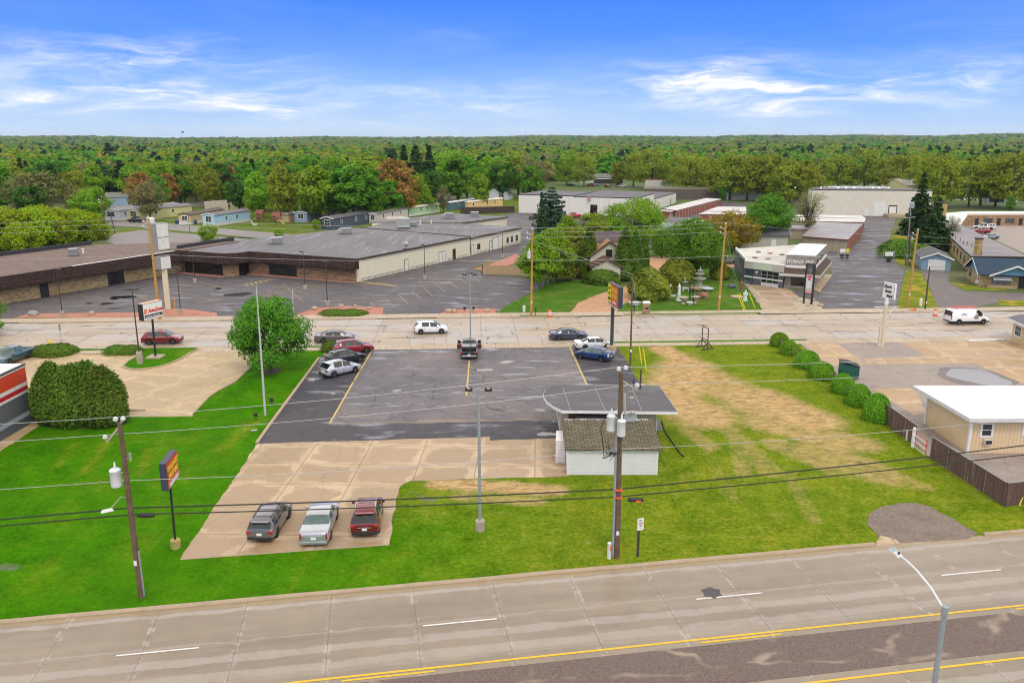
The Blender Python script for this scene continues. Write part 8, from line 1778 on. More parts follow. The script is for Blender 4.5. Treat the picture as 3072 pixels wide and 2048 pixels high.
m=MB();z=5.05;m.tube([(g_.x-1.25,g_.y,z),(g_.x+1.7,g_.y,z)],.05,5);m.tube([(g_.x-.9,g_.y,z),(g_.x,g_.y,z-1.1)],.04,5);m.tube([(g_.x+1.4,g_.y,z+.1),(g_.x+.4,g_.y,z-1.3)],.05,5);m.build('bracket',m_white,t)
rz=math.radians(-66);c=(g_.x+.4,g_.y,7.0);signbox(t,c,1.75,2.0,.3,rz,m_lw,None);at,r_=local(c,rz)
f_=face(t,'sign_face',m_lw,at,[(-.8,-.93,.162),(.8,-.93,.162),(.8,.93,.162),(-.8,.93,.162)])
m=MB();m.tube([at(-.84,-.97,.16),at(.84,-.97,.16),at(.84,.97,.16),at(-.84,.97,.16),at(-.84,-.97,.16)],.02,4);m.build('border',m_lk,f_)
for s,a,z in(('Church',-.74,.38),('Street',-.5,-.18),('Motel',-.25,-.76)):text_mb(s,at(a,z,.17),r_,(0,0,1),.52,.02,.022,.2,xs=.72).build('lettering',m_lk,f_)
g_=G(2434,913);g2_=G(2421,901);t=thing('pylon_sign',tuple(g_),'tall narrow storage sign between two dark posts before the shop tower','sign')
hs=topof(2434,792,g_.y).z;ks=hs/7.8;m=MB();m.cbox((g_.x,g_.y,hs/2),(.28,.28,hs));m.build('post',m_dark,t);m=MB();m.cbox((g_.x-.95,g_.y+.75,hs/2),(.24,.24,hs));m.build('post',m_dark,t)
rz=math.atan2(-.75,.95);c=(g_.x-.48,g_.y+.38,4.6*ks);at0,r_=local(c,rz);at=lambda a,z,o:at0(a,z*ks,o)
for z0_,z1_,mt,nm in((1.3,3.0,P('dark_olive_panel',(.065,.085,.075,1),.5),'sign_panel'),(-1.6,1.05,P('white_panel',(.62,.62,.58,1),.5),'sign_panel'),(-2.5,-1.7,P('white_panel',(.62,.62,.58,1),.5),'sign_panel')):
 fp_=face(t,nm,mt,at,[(-.5,z0_,.06),(.5,z0_,.06),(.5,z1_,.06),(-.5,z1_,.06)])
 if z0_>1:m=MB();m.tube([at(-.2,1.75,.08),at(0,2.55,.08),at(.2,1.75,.08)],.035,4);m.tube([at(-.15,1.55,.08),at(.15,1.55,.08)],.025,4);m.build('emblem',P('pale_emblem',(.55,.54,.52,1),.4),fp_)
 elif z0_<-2:face(t,'stripe',m_lr,at,[(-.5,-2.15,.075),(.5,-2.15,.075),(.5,-1.98,.075),(-.5,-1.98,.075)],fp_);face(t,'stripe',m_lr,at,[(-.5,-2.5,.075),(.5,-2.5,.075),(.5,-2.38,.075),(-.5,-2.38,.075)],fp_)
 else:
  for z_,s in((.58,'STORE'),(.08,'FOR'),):text_mb(s,at(0,z_,.075),r_,(0,0,1),.46*ks,.02,.03,align='CENTER',xs=.62).build('lettering',P('sign_crimson',(.60,.01,.05,1),.5),fp_)
m=MB();m.cbox((g_.x-.48,g_.y+.38,hs-.05),(1.4,.3,.16),rz);m.build('cross_bar',m_dark,t)
g_=G(1913,1668);t=thing('traffic_sign',tuple(g_),'small white notice sign on a dark wooden post near the highway kerb','sign')
m=MB();m.cbox((g_.x,g_.y,.95),(.13,.13,1.9),.2);m.build('post',m_poled,t);rz=.35;c=(g_.x+.08,g_.y-.08,2.2);MB().cbox(c,(.42,.025,.78),rz).build('plate',m_lw,t);at,r_=local(c,rz)
for s,z,mt,sz in(('NO',.2,m_lk,.14),('PARKING',.03,m_lr,.095),('HERE',-.12,m_lk,.095),('-----',-.3,m_lk,.12)):text_mb(s,at(0,z,.016),r_,(0,0,1),sz,.008,.003,align='CENTER',xs=.9).build('lettering',mt,t)
g_=G(186,1036);t=thing('traffic_sign',tuple(g_),'narrow grey back of a street sign on a thin post above the hedge','sign');m=MB();m.tube([(g_.x,g_.y,0),(g_.x,g_.y,2.6)],.03,5);m.build('post',m_galv,t);m=MB();m.cbox((g_.x,g_.y,2.3),(.24,.03,.8));m.build('plate',P('sign_back_grey',(.25,.25,.27,1),.5),t)
g_=G(1840,1024);t=thing('traffic_sign',tuple(g_),'thin rusty post behind the dealership sign','post');m=MB();m.tube([(g_.x,g_.y,0),(g_.x,g_.y,4.2)],.04,5);m.build('post',P('rusty_post',(.25,.12,.06,1),.8),t)
g_=G(2105,1038);g2_=G(2122,1048);t=thing('sign_frame',tuple(g_),'empty dark timber sign frame on trestle feet on the grass','sign frame');m=MB()
for q in(g_,g2_):
 m.cbox((q.x,q.y,1.3),(.10,.10,2.6))
for q,s in((g_,1),(g2_,1)):
 m2=MB();m2.tube([(q.x-.75,q.y-.5,.03),(q.x,q.y,.95)],.06,4);m2.tube([(q.x+.75,q.y+.3,.03),(q.x,q.y,.95)],.06,4);m2.cbox((q.x,q.y-.1,.06),(2.0,.14,.12),.45);m2.build('foot',m_poled,t)
m.tube([(g_.x,g_.y,2.58),(g2_.x,g2_.y,2.58)],.06,4);m.tube([(g_.x,g_.y,1.1),(g2_.x,g2_.y,1.1)],.05,4);m.build('frame',m_poled,t)
def barrel(px,py,lb):
 g_=G(px,py);t=thing('traffic_barrel',tuple(g_),lb,'traffic barrel');m=MB();m.lathe([(.36,0),(.36,.12),(.31,.13),(.30,.36),(.28,.37),(.27,.60),(.26,.61),(.25,.84),(.23,.85),(.22,1.02),(.05,1.06)],tuple(g_),16);m.build('drum',m_orange,t,True,30)
 for z,r in((.36,.30),(.64,.272)):m=MB();m.lathe([(r+.004,z),(r-.006,z+.18),(r-.03,z+.18),(r-.03,z)],tuple(g_),16);m.build('white_band',m_white,t)
barrel(1649,951,'orange and white barrel at the kerb beside the dirt driveway');barrel(2805,948,'orange and white barrel at the kerb in front of the white van')
g_=G(2735,933);t=thing('traffic_cone',tuple(g_),'orange cone lying on its side by the verge','traffic cone');m=MB();m.cone((g_.x-.4,g_.y,.16),(g_.x+.5,g_.y+.1,.2),.03,.17,10);m.build('cone',m_orange,t);m=MB();m.cbox((g_.x+.54,g_.y+.1,.2),(.05,.42,.42));m.build('base',m_orange,t)
g_=G(152,1038);t=thing('fire_hydrant',tuple(g_),'yellow fire hydrant behind the long hedge','fire hydrant');m=MB();m.lathe([(.18,0),(.18,.06),(.13,.08),(.13,.6),(.17,.62),(.17,.68),(.12,.8),(.04,.88),(.04,.93)],tuple(g_),12);m.build('barrel',m_guard,t,True);m=MB();m.tube([(g_.x-.24,g_.y,.5),(g_.x+.24,g_.y,.5)],.07,8);m.tube([(g_.x,g_.y-.25,.46),(g_.x,g_.y,.46)],.08,8);m.build('nozzle',m_guard,t)
g_=G(1827,1674);t=thing('utility_pedestal',tuple(g_),'white cylinder pedestal with a red label left of the tall pole foot','utility pedestal');m=MB();m.lathe([(.12,0),(.12,.95),(.125,.96),(.125,1.05),(.03,1.1)],tuple(g_),12);m.build('case',m_white,t,True,40);m=MB();m.cbox((g_.x+.06,g_.y-.115,.72),(.07,.02,.3));m.build('label',m_orange,t)
g_=G(2761,917);t=thing('utility_pedestal',tuple(g_),'white cylinder pedestal on the yellow verge between two poles','utility pedestal');m=MB();m.lathe([(.22,0),(.22,1.05),(.2,1.15),(.03,1.2)],tuple(g_),12);m.build('case',m_white,t,True,40)
g_=G(1572,936);t=thing('utility_pedestal',tuple(g_),'small white pedestal on the grass left of the driveway pole','utility pedestal');m=MB();m.cbox((g_.x,g_.y,.5),(.4,.3,1.));m.build('case',m_white,t,bevel=.05)
g_=G(1607,950);t=thing('mailbox',tuple(g_),'black mailbox on a post right of the driveway pole','mailbox');m=MB();m.cbox((g_.x,g_.y,.5),(.1,.1,1.));m.build('post',m_dark,t);m=MB();m.cbox((g_.x,g_.y,1.15),(.25,.5,.3));m.build('box',m_black,t,bevel=.08)
g_=G(1902,942);t=thing('mailbox',tuple(g_),'dark mailbox on a wooden post before the white tub','mailbox');m=MB();m.cbox((g_.x,g_.y,.5),(.12,.12,1.));m.build('post',m_poled,t);m=MB();m.cbox((g_.x,g_.y,1.2),(.28,.5,.34));m.build('box',m_black,t,bevel=.08)
g_=G(1938,943);t=thing('mailbox',tuple(g_),'brown brick mailbox pillar with a white top at the garden','mailbox');m=MB();m.cbox((g_.x,g_.y,.85),(1.0,.8,1.7));m.build('pillar',m_brick,t);m=MB();m.cbox((g_.x,g_.y,1.82),(1.15,.95,.24),taper=.85);m.build('cap',m_white,t,bevel=.03);m=MB();m.cbox((g_.x,g_.y-.41,1.0),(.3,.03,.35));m.build('door',m_dark,t)
c0=G(2566,1139);t=thing('dumpster',tuple(c0),'dark green dumpster with black sloping lid beside the round bushes','dumpster');m=MB();g1=G(2512,1118);rz=.12
cx_=(c0.x+g1.x)/2;cy_=c0.y+.85;m_dg=P('dumpster_green',(.010,.085,.065,1),.5,grime=.3)
m.M=Matrix.Translation((cx_,cy_,0))@Matrix.Rotation(-.25,4,'Z');pr=[(-.95,.15),(.95,.15),(.95,1.35),(-.95,1.75)]
m.add([(x,y,z)for y in(-.75,.75)for x,z in pr],[(0,1,2,3),(7,6,5,4),(0,4,5,1),(1,5,6,2),(3,7,4,0)]);m.build('bin',m_dg,t)
m=MB();m.M=Matrix.Translation((cx_,cy_,0))@Matrix.Rotation(-.25,4,'Z');m.add([(x,y,z+o)for o in(0.01,.08)for y in(-.8,.8)for x,z in((-1.,1.76),(-.2,1.72),(1.,1.35))],[(0,1,4,3),(1,2,5,4),(6,9,10,7),(7,10,11,8),(0,6,7,1),(1,7,8,2),(3,4,10,9),(4,5,11,10),(0,3,9,6),(2,8,11,5)]);m.build('lid',m_black,t)
m=MB();m.M=Matrix.Translation((cx_,cy_,0))@Matrix.Rotation(-.25,4,'Z');m.box(-.95,.95,-.80,-.752,.75,.85);m.box(-1.0,-.952,-.5,.5,.7,.95);m.build('fork_pocket',m_dg,t)
for i,(px,py,s,sx_,lb)in enumerate([(100,946,.9,1.5,'long grey boulder on the red stones at the far left'),(276,944,.75,1.0,'pink rounded boulder on the red stones behind the lamp'),(944,930,.7,1.2,'tan boulder left on the round stone bed'),(1024,920,.55,1.1,'pink boulder at the back of the round stone bed'),(1066,921,.5,.9,'reddish rock at the back of the round stone bed'),(1090,930,.5,1.2,'flat pink rock right of the low junipers'),(1108,927,.5,1.0,'small pale rock at the right of the round stone bed'),(1345,937,.75,1.2,'reddish boulder on the stone bed under the lamp post'),(1362,937,.7,1.0,'second reddish boulder touching the first under the lamp post'),(1462,935,.65,1.2,'pink boulder at the right of the stone bed'),(1425,936,.4,1.,'small rock left of the pink boulder'),(2438,903,.55,1.2,'rock at the foot of the storage sign'),(2462,918,.6,1.3,'pinkish rock on the gravel strip in front'),(2425,919,.45,1.1,'small pinkish rock on the gravel strip'),(645,824,.7,1.1,'pale pink boulder before the shop window'),(730,822,.6,1.0,'pale boulder by the recessed shop window')]):
 g_=G(px,py);o=MB().ball((0,0,s*.32),(s*sx_*.62,s*.55,s*.5),10,jit=.16,seed=i).build('boulder',P('boulder_pink' if i not in(0,)else 'boulder_grey',(.46,.33,.25,1)if i else(.33,.31,.28,1),.9,var=.3,vs=2),None,True,30);o.location=g_;tag(o,lb,'boulder','boulders along the street beds')
for px,py,lb in((1394,936,'left small black floodlight on the stone bed'),(1421,935,'right small black floodlight on the stone bed'),(768,1262,'small black floodlight on the lawn below the flagpole'),(816,1217,'small black floodlight at the kerb right of the flagpole')):
 g_=G(px,py);t=thing('ground_floodlight',tuple(g_),lb,'floodlight');m=MB();m.tube([(g_.x,g_.y,0),(g_.x,g_.y,.45)],.03,5);m.build('stake',m_black,t);m=MB();m.cbox((g_.x,g_.y,.6),(.42,.22,.34),.3,taper=.8);m.build('lamp_head',m_black,t)
g_=G(763,1291);t=thing('access_cover',tuple(g_),'grey utility box lid in the lawn by the kerb','access cover');m=MB();m.cbox((g_.x,g_.y,.03),(.5,.35,.06),.3);m.build('plate',m_galv,t)
g_=G(525,925);t=thing('bollard',tuple(g_),'orange bollard beside the blank pylon sign','bollard');m=MB();m.lathe([(.09,0),(.09,1.8),(.02,1.85)],tuple(g_),8);m.build('tube',P('faded_orange',(.60,.30,.10,1),.6),t)
g_=G(258,865);t=thing('parking_bollard',tuple(g_),'concrete bollard before the brick plaza wall','bollard');m=MB();m.lathe([(.2,0),(.2,.75),(.1,.85)],tuple(g_),10);m.build('tube',m_conc,t)
g_=G(407,1232);t=thing('wheel_stop',tuple(g_),'concrete wheel stop at the end of a parking bay by the arborvitae','wheel stop');m=MB();m.cbox((g_.x,g_.y,.08),(2.0,.2,.14),.03,taper=.9);m.build('block',m_conc,t)
def fencebox(mb,a,b,z0,z1,th=.04):
 d=(b-a).normalized();n=Vector((-d.y,d.x,0))*th/2
 mb.add([(p.x,p.y,z)for z in(z0,z1)for p in(a-n,b-n,b+n,a+n)],[(3,2,1,0),(4,5,6,7),(0,1,5,4),(1,2,6,5),(2,3,7,6),(3,0,4,7)])
m_slat=P('brown_fence_slats',(.085,.055,.045,1),.85,var=.35,vs=3)
F1,F2,F3,F4=G(2649,1266),G(2789,1375),G(3012,1520),G(3180,1500)
t=thing('slat_fence',tuple(F1),'brown slatted chain fence with pale runs down it along the motel yard','fence')
nt=NT('slatted_fence');co=nt.co();sp_=nt.n('SeparateXYZ',{0:co});fr_=nt.mth('FRACT',nt.mth('MULTIPLY',nt.mth('ADD',sp_.outputs[0],sp_.outputs[1]),7.));cc=nt.mix(nt.rng(nt.noise(nt.map(co,(4,4,.3)),2,4),.3,.7),(.085,.045,.034,1),(.17,.098,.075,1))
cc=nt.mix(nt.mth('MULTIPLY',nt.rng(nt.noise(nt.map(co,(3.2,3.2,.25)),1.1,5,.7),.62,.68),.7),cc,(.42,.36,.31,1));cc=nt.mix(nt.rng(fr_,.14,.0),cc,(.05,.032,.025,1));m_slatx=nt.fin(cc,.85,bump=fr_,bstr=.5)
for a,b in((F1,G(2746,1338)),(G(2790,1373),F3),(F3,F4)):
 m=MB();fencebox(m,a,b,.05,1.78,.06);m.build('slat_panel',m_slatx,t);m=MB();m.tube([(a.x,a.y,1.8),(b.x,b.y,1.8)],.03,5);m.build('top_rail',m_galv,t)
 n_=int((b-a).length/2.6)+1
 for k in range(n_+1):q=a.lerp(b,k/n_);m=MB();m.lathe([(.04,0),(.04,1.86),(.01,1.9)],(q.x,q.y,0),6);m.build('post',m_galv,t)
ga,gb=G(2746,1340),G(2786,1372);t=thing('gate',tuple(ga),'red and white tube gate set in the brown fence','gate')
for q,h in((ga-Vector((.25,0,0)),1.7),):m=MB();m.cbox((q.x,q.y,h/2),(.2,.2,h));m.build('post',m_white,t)
off=Vector((-.35,-.1,0));m=MB();mw_=MB();A_,B_=ga+off,gb+off+Vector((.0,.0,0))
for k in range(6):z=.25+k*.24;(m if k%2 else mw_).tube([(A_.x,A_.y,z),(B_.x,B_.y,z)],.03,5)
m.tube([(B_.x,B_.y,.15),(B_.x,B_.y,1.55)],.04,5);m.build('rail',P('gate_red',(.55,.09,.05,1),.5),t);mw_.tube([(A_.x,A_.y,.15),(A_.x,A_.y,1.55)],.04,5);mw_.build('rail',m_white,t)
g_=G(2720,1320);t=thing('marker_post',tuple(g_),'short white post in the grass by the brown fence','post');m=MB();m.cbox((g_.x,g_.y,.45),(.16,.16,.9));m.build('post',m_white,t)
rail=[(2338,1046),(2372,1068),(2400,1082),(2448,1122),(2470,1138),(2500,1152),(2530,1180),(2580,1222)]
for i in range(len(rail)-1):
 a,b=G(*rail[i]),G(*rail[i+1]);t=thing('split_rail_fence',tuple(a),'weathered split rail fence section threaded between the round bushes','fence','split rail sections between the bushes')
 m=MB();m.tube([(a.x,a.y,0),(a.x,a.y,1.35)],.08,5);m.build('post',m_poled,t);
 for z in(.5,1.0):m=MB();m.tube([(a.x,a.y,z),(b.x,b.y,z-.1)],.055,5);m.build('rail',P('grey_rail_wood',(.16,.12,.09,1),.9),t)
E_=[G(1984,1262),G(1997,1300),G(2022,1335),G(2040,1362),G(2052,1372)];o=MB();
for a,b in zip(E_,E_[1:]):fencebox(o,a,b,0,.14,.05)
tag(o.build('silt_fence',m_black),'low black edging strip curving on the grass right of the office','edging')
BFa,BFb=G(1382,643),G(1543,638);t=thing('board_fence',tuple(BFa),'dark brown board fence behind the rear wing of the store','fence');m=MB();fencebox(m,BFa,BFb,0,2.3,.1);m.build('panel',siding('dark_boards',(.060,.032,.028,1),.25,False),t)
for k in range(9):q=BFa.lerp(BFb,k/8);m=MB();m.cbox((q.x,q.y,1.2),(.16,.16,2.45));m.build('post',m_trimd,t)
pond=[(1447,824),(1447,790),(1550,790),(1640,826),(1560,824)]
t=thing('screen_fence',tuple(G(1447,824)),'tan screened enclosure fence at the corner of the lot','fence')
for i,(a,b)in enumerate((((1447,822),(1505,824)),((1505,824),(1562,826)),((1562,826),(1650,836)),((1447,822),(1470,800)))):
 p_,q_=G(*a),G(*b);m=MB();fencebox(m,p_,q_,0,1.75,.05);m.build('panel',P('tan_screen',(.42,.29,.16,1),.8,var=.2),t);m=MB();m.cbox((p_.x,p_.y,.9),(.12,.12,1.85));m.build('post',m_galv,t)
def chain(label,pts,h=1.2,z0=0.):
 q=[G(*p)for p in pts];t=thing('chain_fence',tuple(q[0]),label,'fence');m=MB()
 for a,b in zip(q,q[1:]):m.tube([(a.x,a.y,h),(b.x,b.y,h)],.025,4);m.tube([(a.x,a.y,h*.5),(b.x,b.y,h*.5)],.012,4)
 m.build('rail',m_galv,t)
 for a,b in zip(q,q[1:]):
  n_=max(1,int((b-a).length/3))
  for k in range(n_):c=a.lerp(b,k/n_);m=MB();m.tube([(c.x,c.y,0),(c.x,c.y,h+.05)],.035,5);m.build('post',m_galv,t)
chain('low chain fence under the airy trees beside the lot',[(1612,876),(1660,848),(1712,830),(1770,832)],1.1)
chain('chain fence on the far side of the pale dirt yard behind the garden',[(1940,772),(1990,768),(2050,768)],1.1)
chain('garden rail fence beside the slate shop forecourt',[(2236,858),(2254,884),(2275,918)],1.1)
gy=G(2480,776);t=thing('sliding_gate',tuple(gy),'grey chain gate across the storage driveway','gate');m=MB();q_=G(2652,786)
for z in(.2,1.7):m.tube([(gy.x,gy.y,z),(q_.x,q_.y,z)],.035,4)
m.build('rail',m_galv,t)
for px,py,h in((2480,776,2),(2512,776,2),(2546,777,2),(2648,785,2.3),(2680,786,2.3)):c=G(px,py);m=MB();m.tube([(c.x,c.y,0),(c.x,c.y,h)],.07,6);m.build('post',m_galv,t)
for px,py,w_,h_,mt,lb in((2525,776,1.2,.8,m_lw,'white notice on the gate left of the storage driveway'),(2541,776,.7,.9,m_guard,'yellow notice on the gate next to the white one'),(2664,786,1.7,.9,m_lw,'white notice at the right gate post of the storage driveway')):
 c=G(px,py);t=thing('notice_board',tuple(c),lb,'sign');m=MB();m.cbox((c.x,c.y-.12,1.7),(w_,.05,h_));m.build('plate',mt,t);m=MB();m.cbox((c.x,c.y-.1,.5),(.7,.4,.9));m.build('box',m_dark,t)
m_stone_w=P('white_statue',(.66,.66,.66,1),.6,var=.15);m_stone_g=P('grey_stone',(.33,.32,.29,1),.85,var=.25);m_stone_t=P('tan_stone',(.45,.38,.27,1),.85,var=.2);m_terra=P('terracotta',(.30,.13,.075,1),.8,var=.2);m_brownp=P('brown_wood_statue',(.20,.105,.06,1),.8,var=.3)
def lt(name,lb,cat,px,py,prof,mat,n=12,z=0.,part='body',extra=None,sc=1.):
 g_=G(px,py);t=thing(name,(g_.x,g_.y,z),lb,cat);m=MB();m.lathe([(r*sc,h*sc)for r,h in prof],(g_.x,g_.y,z),n);m.build(part,mat,t,True,50);return t,g_
t,g_=lt('fountain','tall tiered stone fountain in a round basin in the garden','fountain',2098,866,[(1.5,0),(1.5,.45),(1.35,.45),(1.3,.15),(.05,.12)],m_stone_t,22,part='basin')
m=MB();m.lathe([(.5,.1),(.45,.3),(.38,1.3),(.5,1.5),(1.05,1.7),(1.1,1.85),(.9,1.85),(.3,1.7),(.22,2.3),(.3,2.4),(.75,2.55),(.78,2.65),(.6,2.65),(.2,2.55),(.15,3.0),(.5,3.15),(.52,3.25),(.14,3.2),(.1,3.6),(.05,3.9)],(g_.x,g_.y,0),18);m.build('tiers',m_stone_g,t,True,40)
def figure(name,lb,px,py,h,mat,wings=False,wide=1.,cat='statue'):
 """small standing stone figure: robe, shoulders, arms and head"""
 g_=G(px,py);t=thing(name,tuple(g_),lb,cat);m=MB();r=h*.16*wide
 m.lathe([(r*1.25,0),(r*1.25,h*.06),(r*.95,h*.08),(r*1.0,h*.2),(r*.8,h*.45),(r*.68,h*.55),(r*.9,h*.7),(r*.85,h*.78),(r*.35,h*.83),(r*.3,h*.85)],tuple(g_),12);m.ball((g_.x,g_.y-.02,h*.915),(r*.5,r*.55,h*.085),10)
 for s in(-1,1):m.tube([(g_.x+s*r*.85,g_.y,h*.74),(g_.x+s*r*1.05,g_.y-r*.3,h*.58),(g_.x+s*r*.4,g_.y-r*.95,h*.56)],[r*.3,r*.26,r*.2],6)
 m.build('figure',mat,t,True,60)
 if wings:
  w_=MB()
  for s in(-1,1):w_.add([(g_.x+s*r*.2,g_.y+r*.5,h*.5),(g_.x+s*r*1.2,g_.y+r*.8,h*.45),(g_.x+s*r*1.9,g_.y+r*.9,h*.98),(g_.x+s*r*.9,g_.y+r*.7,h*.92),(g_.x+s*r*.2,g_.y+r*.6,h*.5),(g_.x+s*r*1.2,g_.y+r*.95,h*.45),(g_.x+s*r*1.9,g_.y+r*1.05,h*.98),(g_.x+s*r*.9,g_.y+r*.85,h*.92)],[(0,1,2,3),(7,6,5,4),(0,4,5,1),(1,5,6,2),(2,6,7,3),(3,7,4,0)])
  w_.build('wings',mat,t)
 return t
figure('angel_statue','white winged angel statue on a stone ring in front of the juniper',2004,886,1.9,m_stone_w,True)
figure('garden_statue','white seated looking statue at the right end of the garden lawn',2235,902,1.7,m_stone_w,wide=1.15)
figure('garden_statue','small bluish white statue left of the fountain, left of two',2061,845,1.25,P('bluish_stone',(.5,.58,.62,1),.7))
figure('garden_statue','small bluish white statue left of the fountain, right of two',2075,840,1.2,P('bluish_stone',(.5,.58,.62,1),.7))
figure('garden_statue','brown wooden carved figure by the big juniper',1989,898,1.6,m_brownp,wide=1.3)
figure('garden_statue','brown wooden carved figure beside the planter urn',2093,898,1.3,m_brownp,wide=1.3)
figure('garden_statue','brown carved figure near the garden rail fence',2224,872,1.9,m_brownp,wide=1.1)
figure('garden_statue','white statue above the fountain beside the grey sphere',2104,822,2.2,m_stone_w)
figure('garden_statue','tiny white dog like statue at the foot of the juniper',1913,896,1.3,m_stone_g,wide=1.3)
lt('obelisk','white pointed obelisk column on the garden lawn','obelisk',2036,903,[(.52,0),(.52,.28),(.40,.3),(.40,.5),(.30,.52),(.22,2.2),(.3,2.25),(.3,2.35),(.16,2.4),(.14,2.7),(.02,2.8)],m_stone_w,8)
lt('bird_bath','grey bird bath with a pointed finial by the small bench','bird bath',2053,864,[(.35,0),(.3,.1),(.16,.2),(.16,.8),(.65,.95),(.7,1.05),(.15,1.0),(.12,1.3),(.2,1.45),(.12,1.7),(.02,2.0)],m_stone_g)
for px,py,lb in((2050,911,'pale stone planter urn left of the dark arbor posts'),(2084,909,'pale stone planter urn right of the dark arbor posts')):lt('planter_urn',lb,'planter',px,py,[(.32,0),(.3,.1),(.2,.22),(.35,.5),(.7,.95),(.78,1.05),(.74,1.1),(.6,1.02),(.05,.95)],m_stone_t)
lt('garden_sphere','grey sphere on a reddish stand behind the fountain','garden ornament',2091,826,[(.4,0),(.3,.2),(.12,.3),(.12,.8),(.3,.9),(.6,1.1),(.75,1.5),(.6,1.9),(.3,2.1),(.02,2.15)],m_stone_g,14)
lt('mushroom_ornament','brown mushroom shaped stone ornament on the garden lawn','garden ornament',2111,896,[(.75,0),(.8,.12),(.3,.18),(.25,.4),(.75,.5),(.7,.85),(.4,1.05),(.02,1.1)],m_terra)
lt('garden_table','white and blue oval table on the garden lawn right of the fountain','table',2122,874,[(.2,0),(.16,.45),(1.0,.5),(1.02,.6),(.02,.62)],P('pale_blue_top',(.5,.56,.64,1),.5),16)
lt('garden_table','tan round table in front of the fountain','table',2084,874,[(.3,0),(.2,.4),(.95,.5),(1.0,.62),(.02,.64)],P('tan_top',(.36,.24,.13,1),.7),16)
lt('garden_table','low pinkish round stone slab at the right of the garden lawn','garden ornament',2210,892,[(1.0,0),(1.05,.2),(.9,.26),(.02,.26)],P('pink_slab',(.45,.32,.24,1),.8),16)
lt('flower_pot','yellow topped pedestal pot by the angel statue','planter',1992,882,[(.2,0),(.12,.3),(.12,.8),(.3,.9),(.34,1.05),(.02,1.1)],P('yellow_pot',(.62,.55,.18,1),.7))
lt('stone_ring','flat stone ring below the angel statue','garden ornament',2012,888,[(.9,0),(.9,.15),(.7,.18),(.02,.12)],m_stone_g,16)
lt('bird_bath','low dark bird bath on the grass beyond the dirt yard, left of two','bird bath',1953,766,[(.3,0),(.12,.15),(.12,.6),(.6,.7),(.65,.8),(.1,.75)],m_stone_g)
lt('planter_urn','terracotta basin on the grass beyond the dirt yard','planter',1993,767,[(.3,0),(.3,.4),(.65,.55),(.65,.75),(.05,.65)],m_terra)
lt('garden_statue','small white figure on a dark pedestal by the cottage','statue',1951,742,[(.8,0),(.8,.5),(.3,.6),(.25,1.4),(.35,2.0),(.15,2.3),(.2,2.5),(.02,2.7)],m_stone_w)
g_=G(2057,873);t=thing('garden_bench',tuple(g_),'small curved white stone bench by the bird bath','bench');m=MB();m.cbox((g_.x,g_.y,.48),(1.3,.45,.12));m.build('seat',m_stone_w,t,bevel=.03)
for s in(-.45,.45):m=MB();m.cbox((g_.x+s,g_.y,.21),(.16,.36,.42));m.build('leg',m_stone_w,t)
g_=G(1951,714);g_=G(1965,731);t=thing('garden_bench',(g_.x-1,g_.y-1,0),'reddish bench against the cottage wall','bench');m=MB();m.cbox((g_.x-1,g_.y-1.,.5),(2.0,.5,.1));m.build('seat',m_brownp,t);m=MB();m.cbox((g_.x-1,g_.y-.75,.85),(2.,.08,.6));m.build('backrest',m_brownp,t)
for s in(-.9,.9):m=MB();m.cbox((g_.x-1+s,g_.y-1,.24),(.1,.45,.48));m.build('leg',m_brownp,t)
g_=G(1904,917);t=thing('bathtub_planter',tuple(g_),'white tub planter on the lawn behind the brown mailbox','planter');m=MB();m.lathe([(.3,0),(.4,.1),(.55,.5),(.62,.6),(.56,.6),(.45,.2),(.02,.15)],tuple(g_),16,sx=1.7);m.build('tub',m_stone_w,t,True,50)
g_=G(2194,864);t=thing('garden_trough',tuple(g_),'dark trough with a light post on the garden lawn','garden ornament');m=MB();m.M=Matrix.Translation((g_.x,g_.y,.35))@Matrix.Rotation(.6,4,'Z')@Matrix.Rotation(PI/2,4,'Y');m.lathe([(.02,-.7),(.36,-.7),(.36,.7),(.02,.7)],n=12);m.build('barrel',P('slate_barrel',(.11,.12,.16,1),.6),t);m=MB();m.cbox((g_.x-.7,g_.y+.2,.3),(.18,.18,.6));m.build('post',m_stone_t,t)
g_=G(2070,912);t=thing('arbor',tuple(g_),'tall dark narrow arbor with a white pot at its foot','arbor');m=MB()
for dx,dy in((0,0),(.55,.25),(.0,.8),(.55,1.)):m.tube([(g_.x+dx,g_.y+dy,0),(g_.x+dx,g_.y+dy,3.3)],.05,5)
m.tube([(g_.x,g_.y,3.3),(g_.x+.55,g_.y+.25,3.45),(g_.x+.55,g_.y+1,3.3),(g_.x,g_.y+.8,3.45),(g_.x,g_.y,3.3)],.05,5);m.build('frame',m_black,t)
lt('flower_pot','white bowl on a dark foot at the foot of the arbor','planter',2069,914,[(.25,0),(.2,.15),(.5,.3),(.52,.45),(.4,.45),(.05,.3)],m_stone_w)
g_=G(1936,897);me=bpy.data.meshes.new('moose_statue');S=.78
J=[((-.1,0,1.25),.30),((.55,0,1.32),.33),((.95,0,1.55),.20),((1.25,0,1.85),.15),((1.45,0,1.82),.12),((1.72,0,1.66),.09),((-.75,0,1.3),.27),((-1.0,0,1.32),.08)]
E3=[(0,1),(1,2),(2,3),(3,4),(4,5),(0,6),(6,7)]
for bx,root,hock in((.55,1,0),(-.75,6,1)):
 for s in(-1,1):
  k=len(J);J+=[((bx,s*.22,.95),.13),((bx-(.06 if not hock else-.10),s*.22,.62),.085),((bx+(-.02 if not hock else-.12),s*.22,.32),.06),((bx+(.02 if not hock else-.06),s*.22,.04),.07)];E3+=[(root,k),(k,k+1),(k+1,k+2),(k+2,k+3)]
k=len(J)
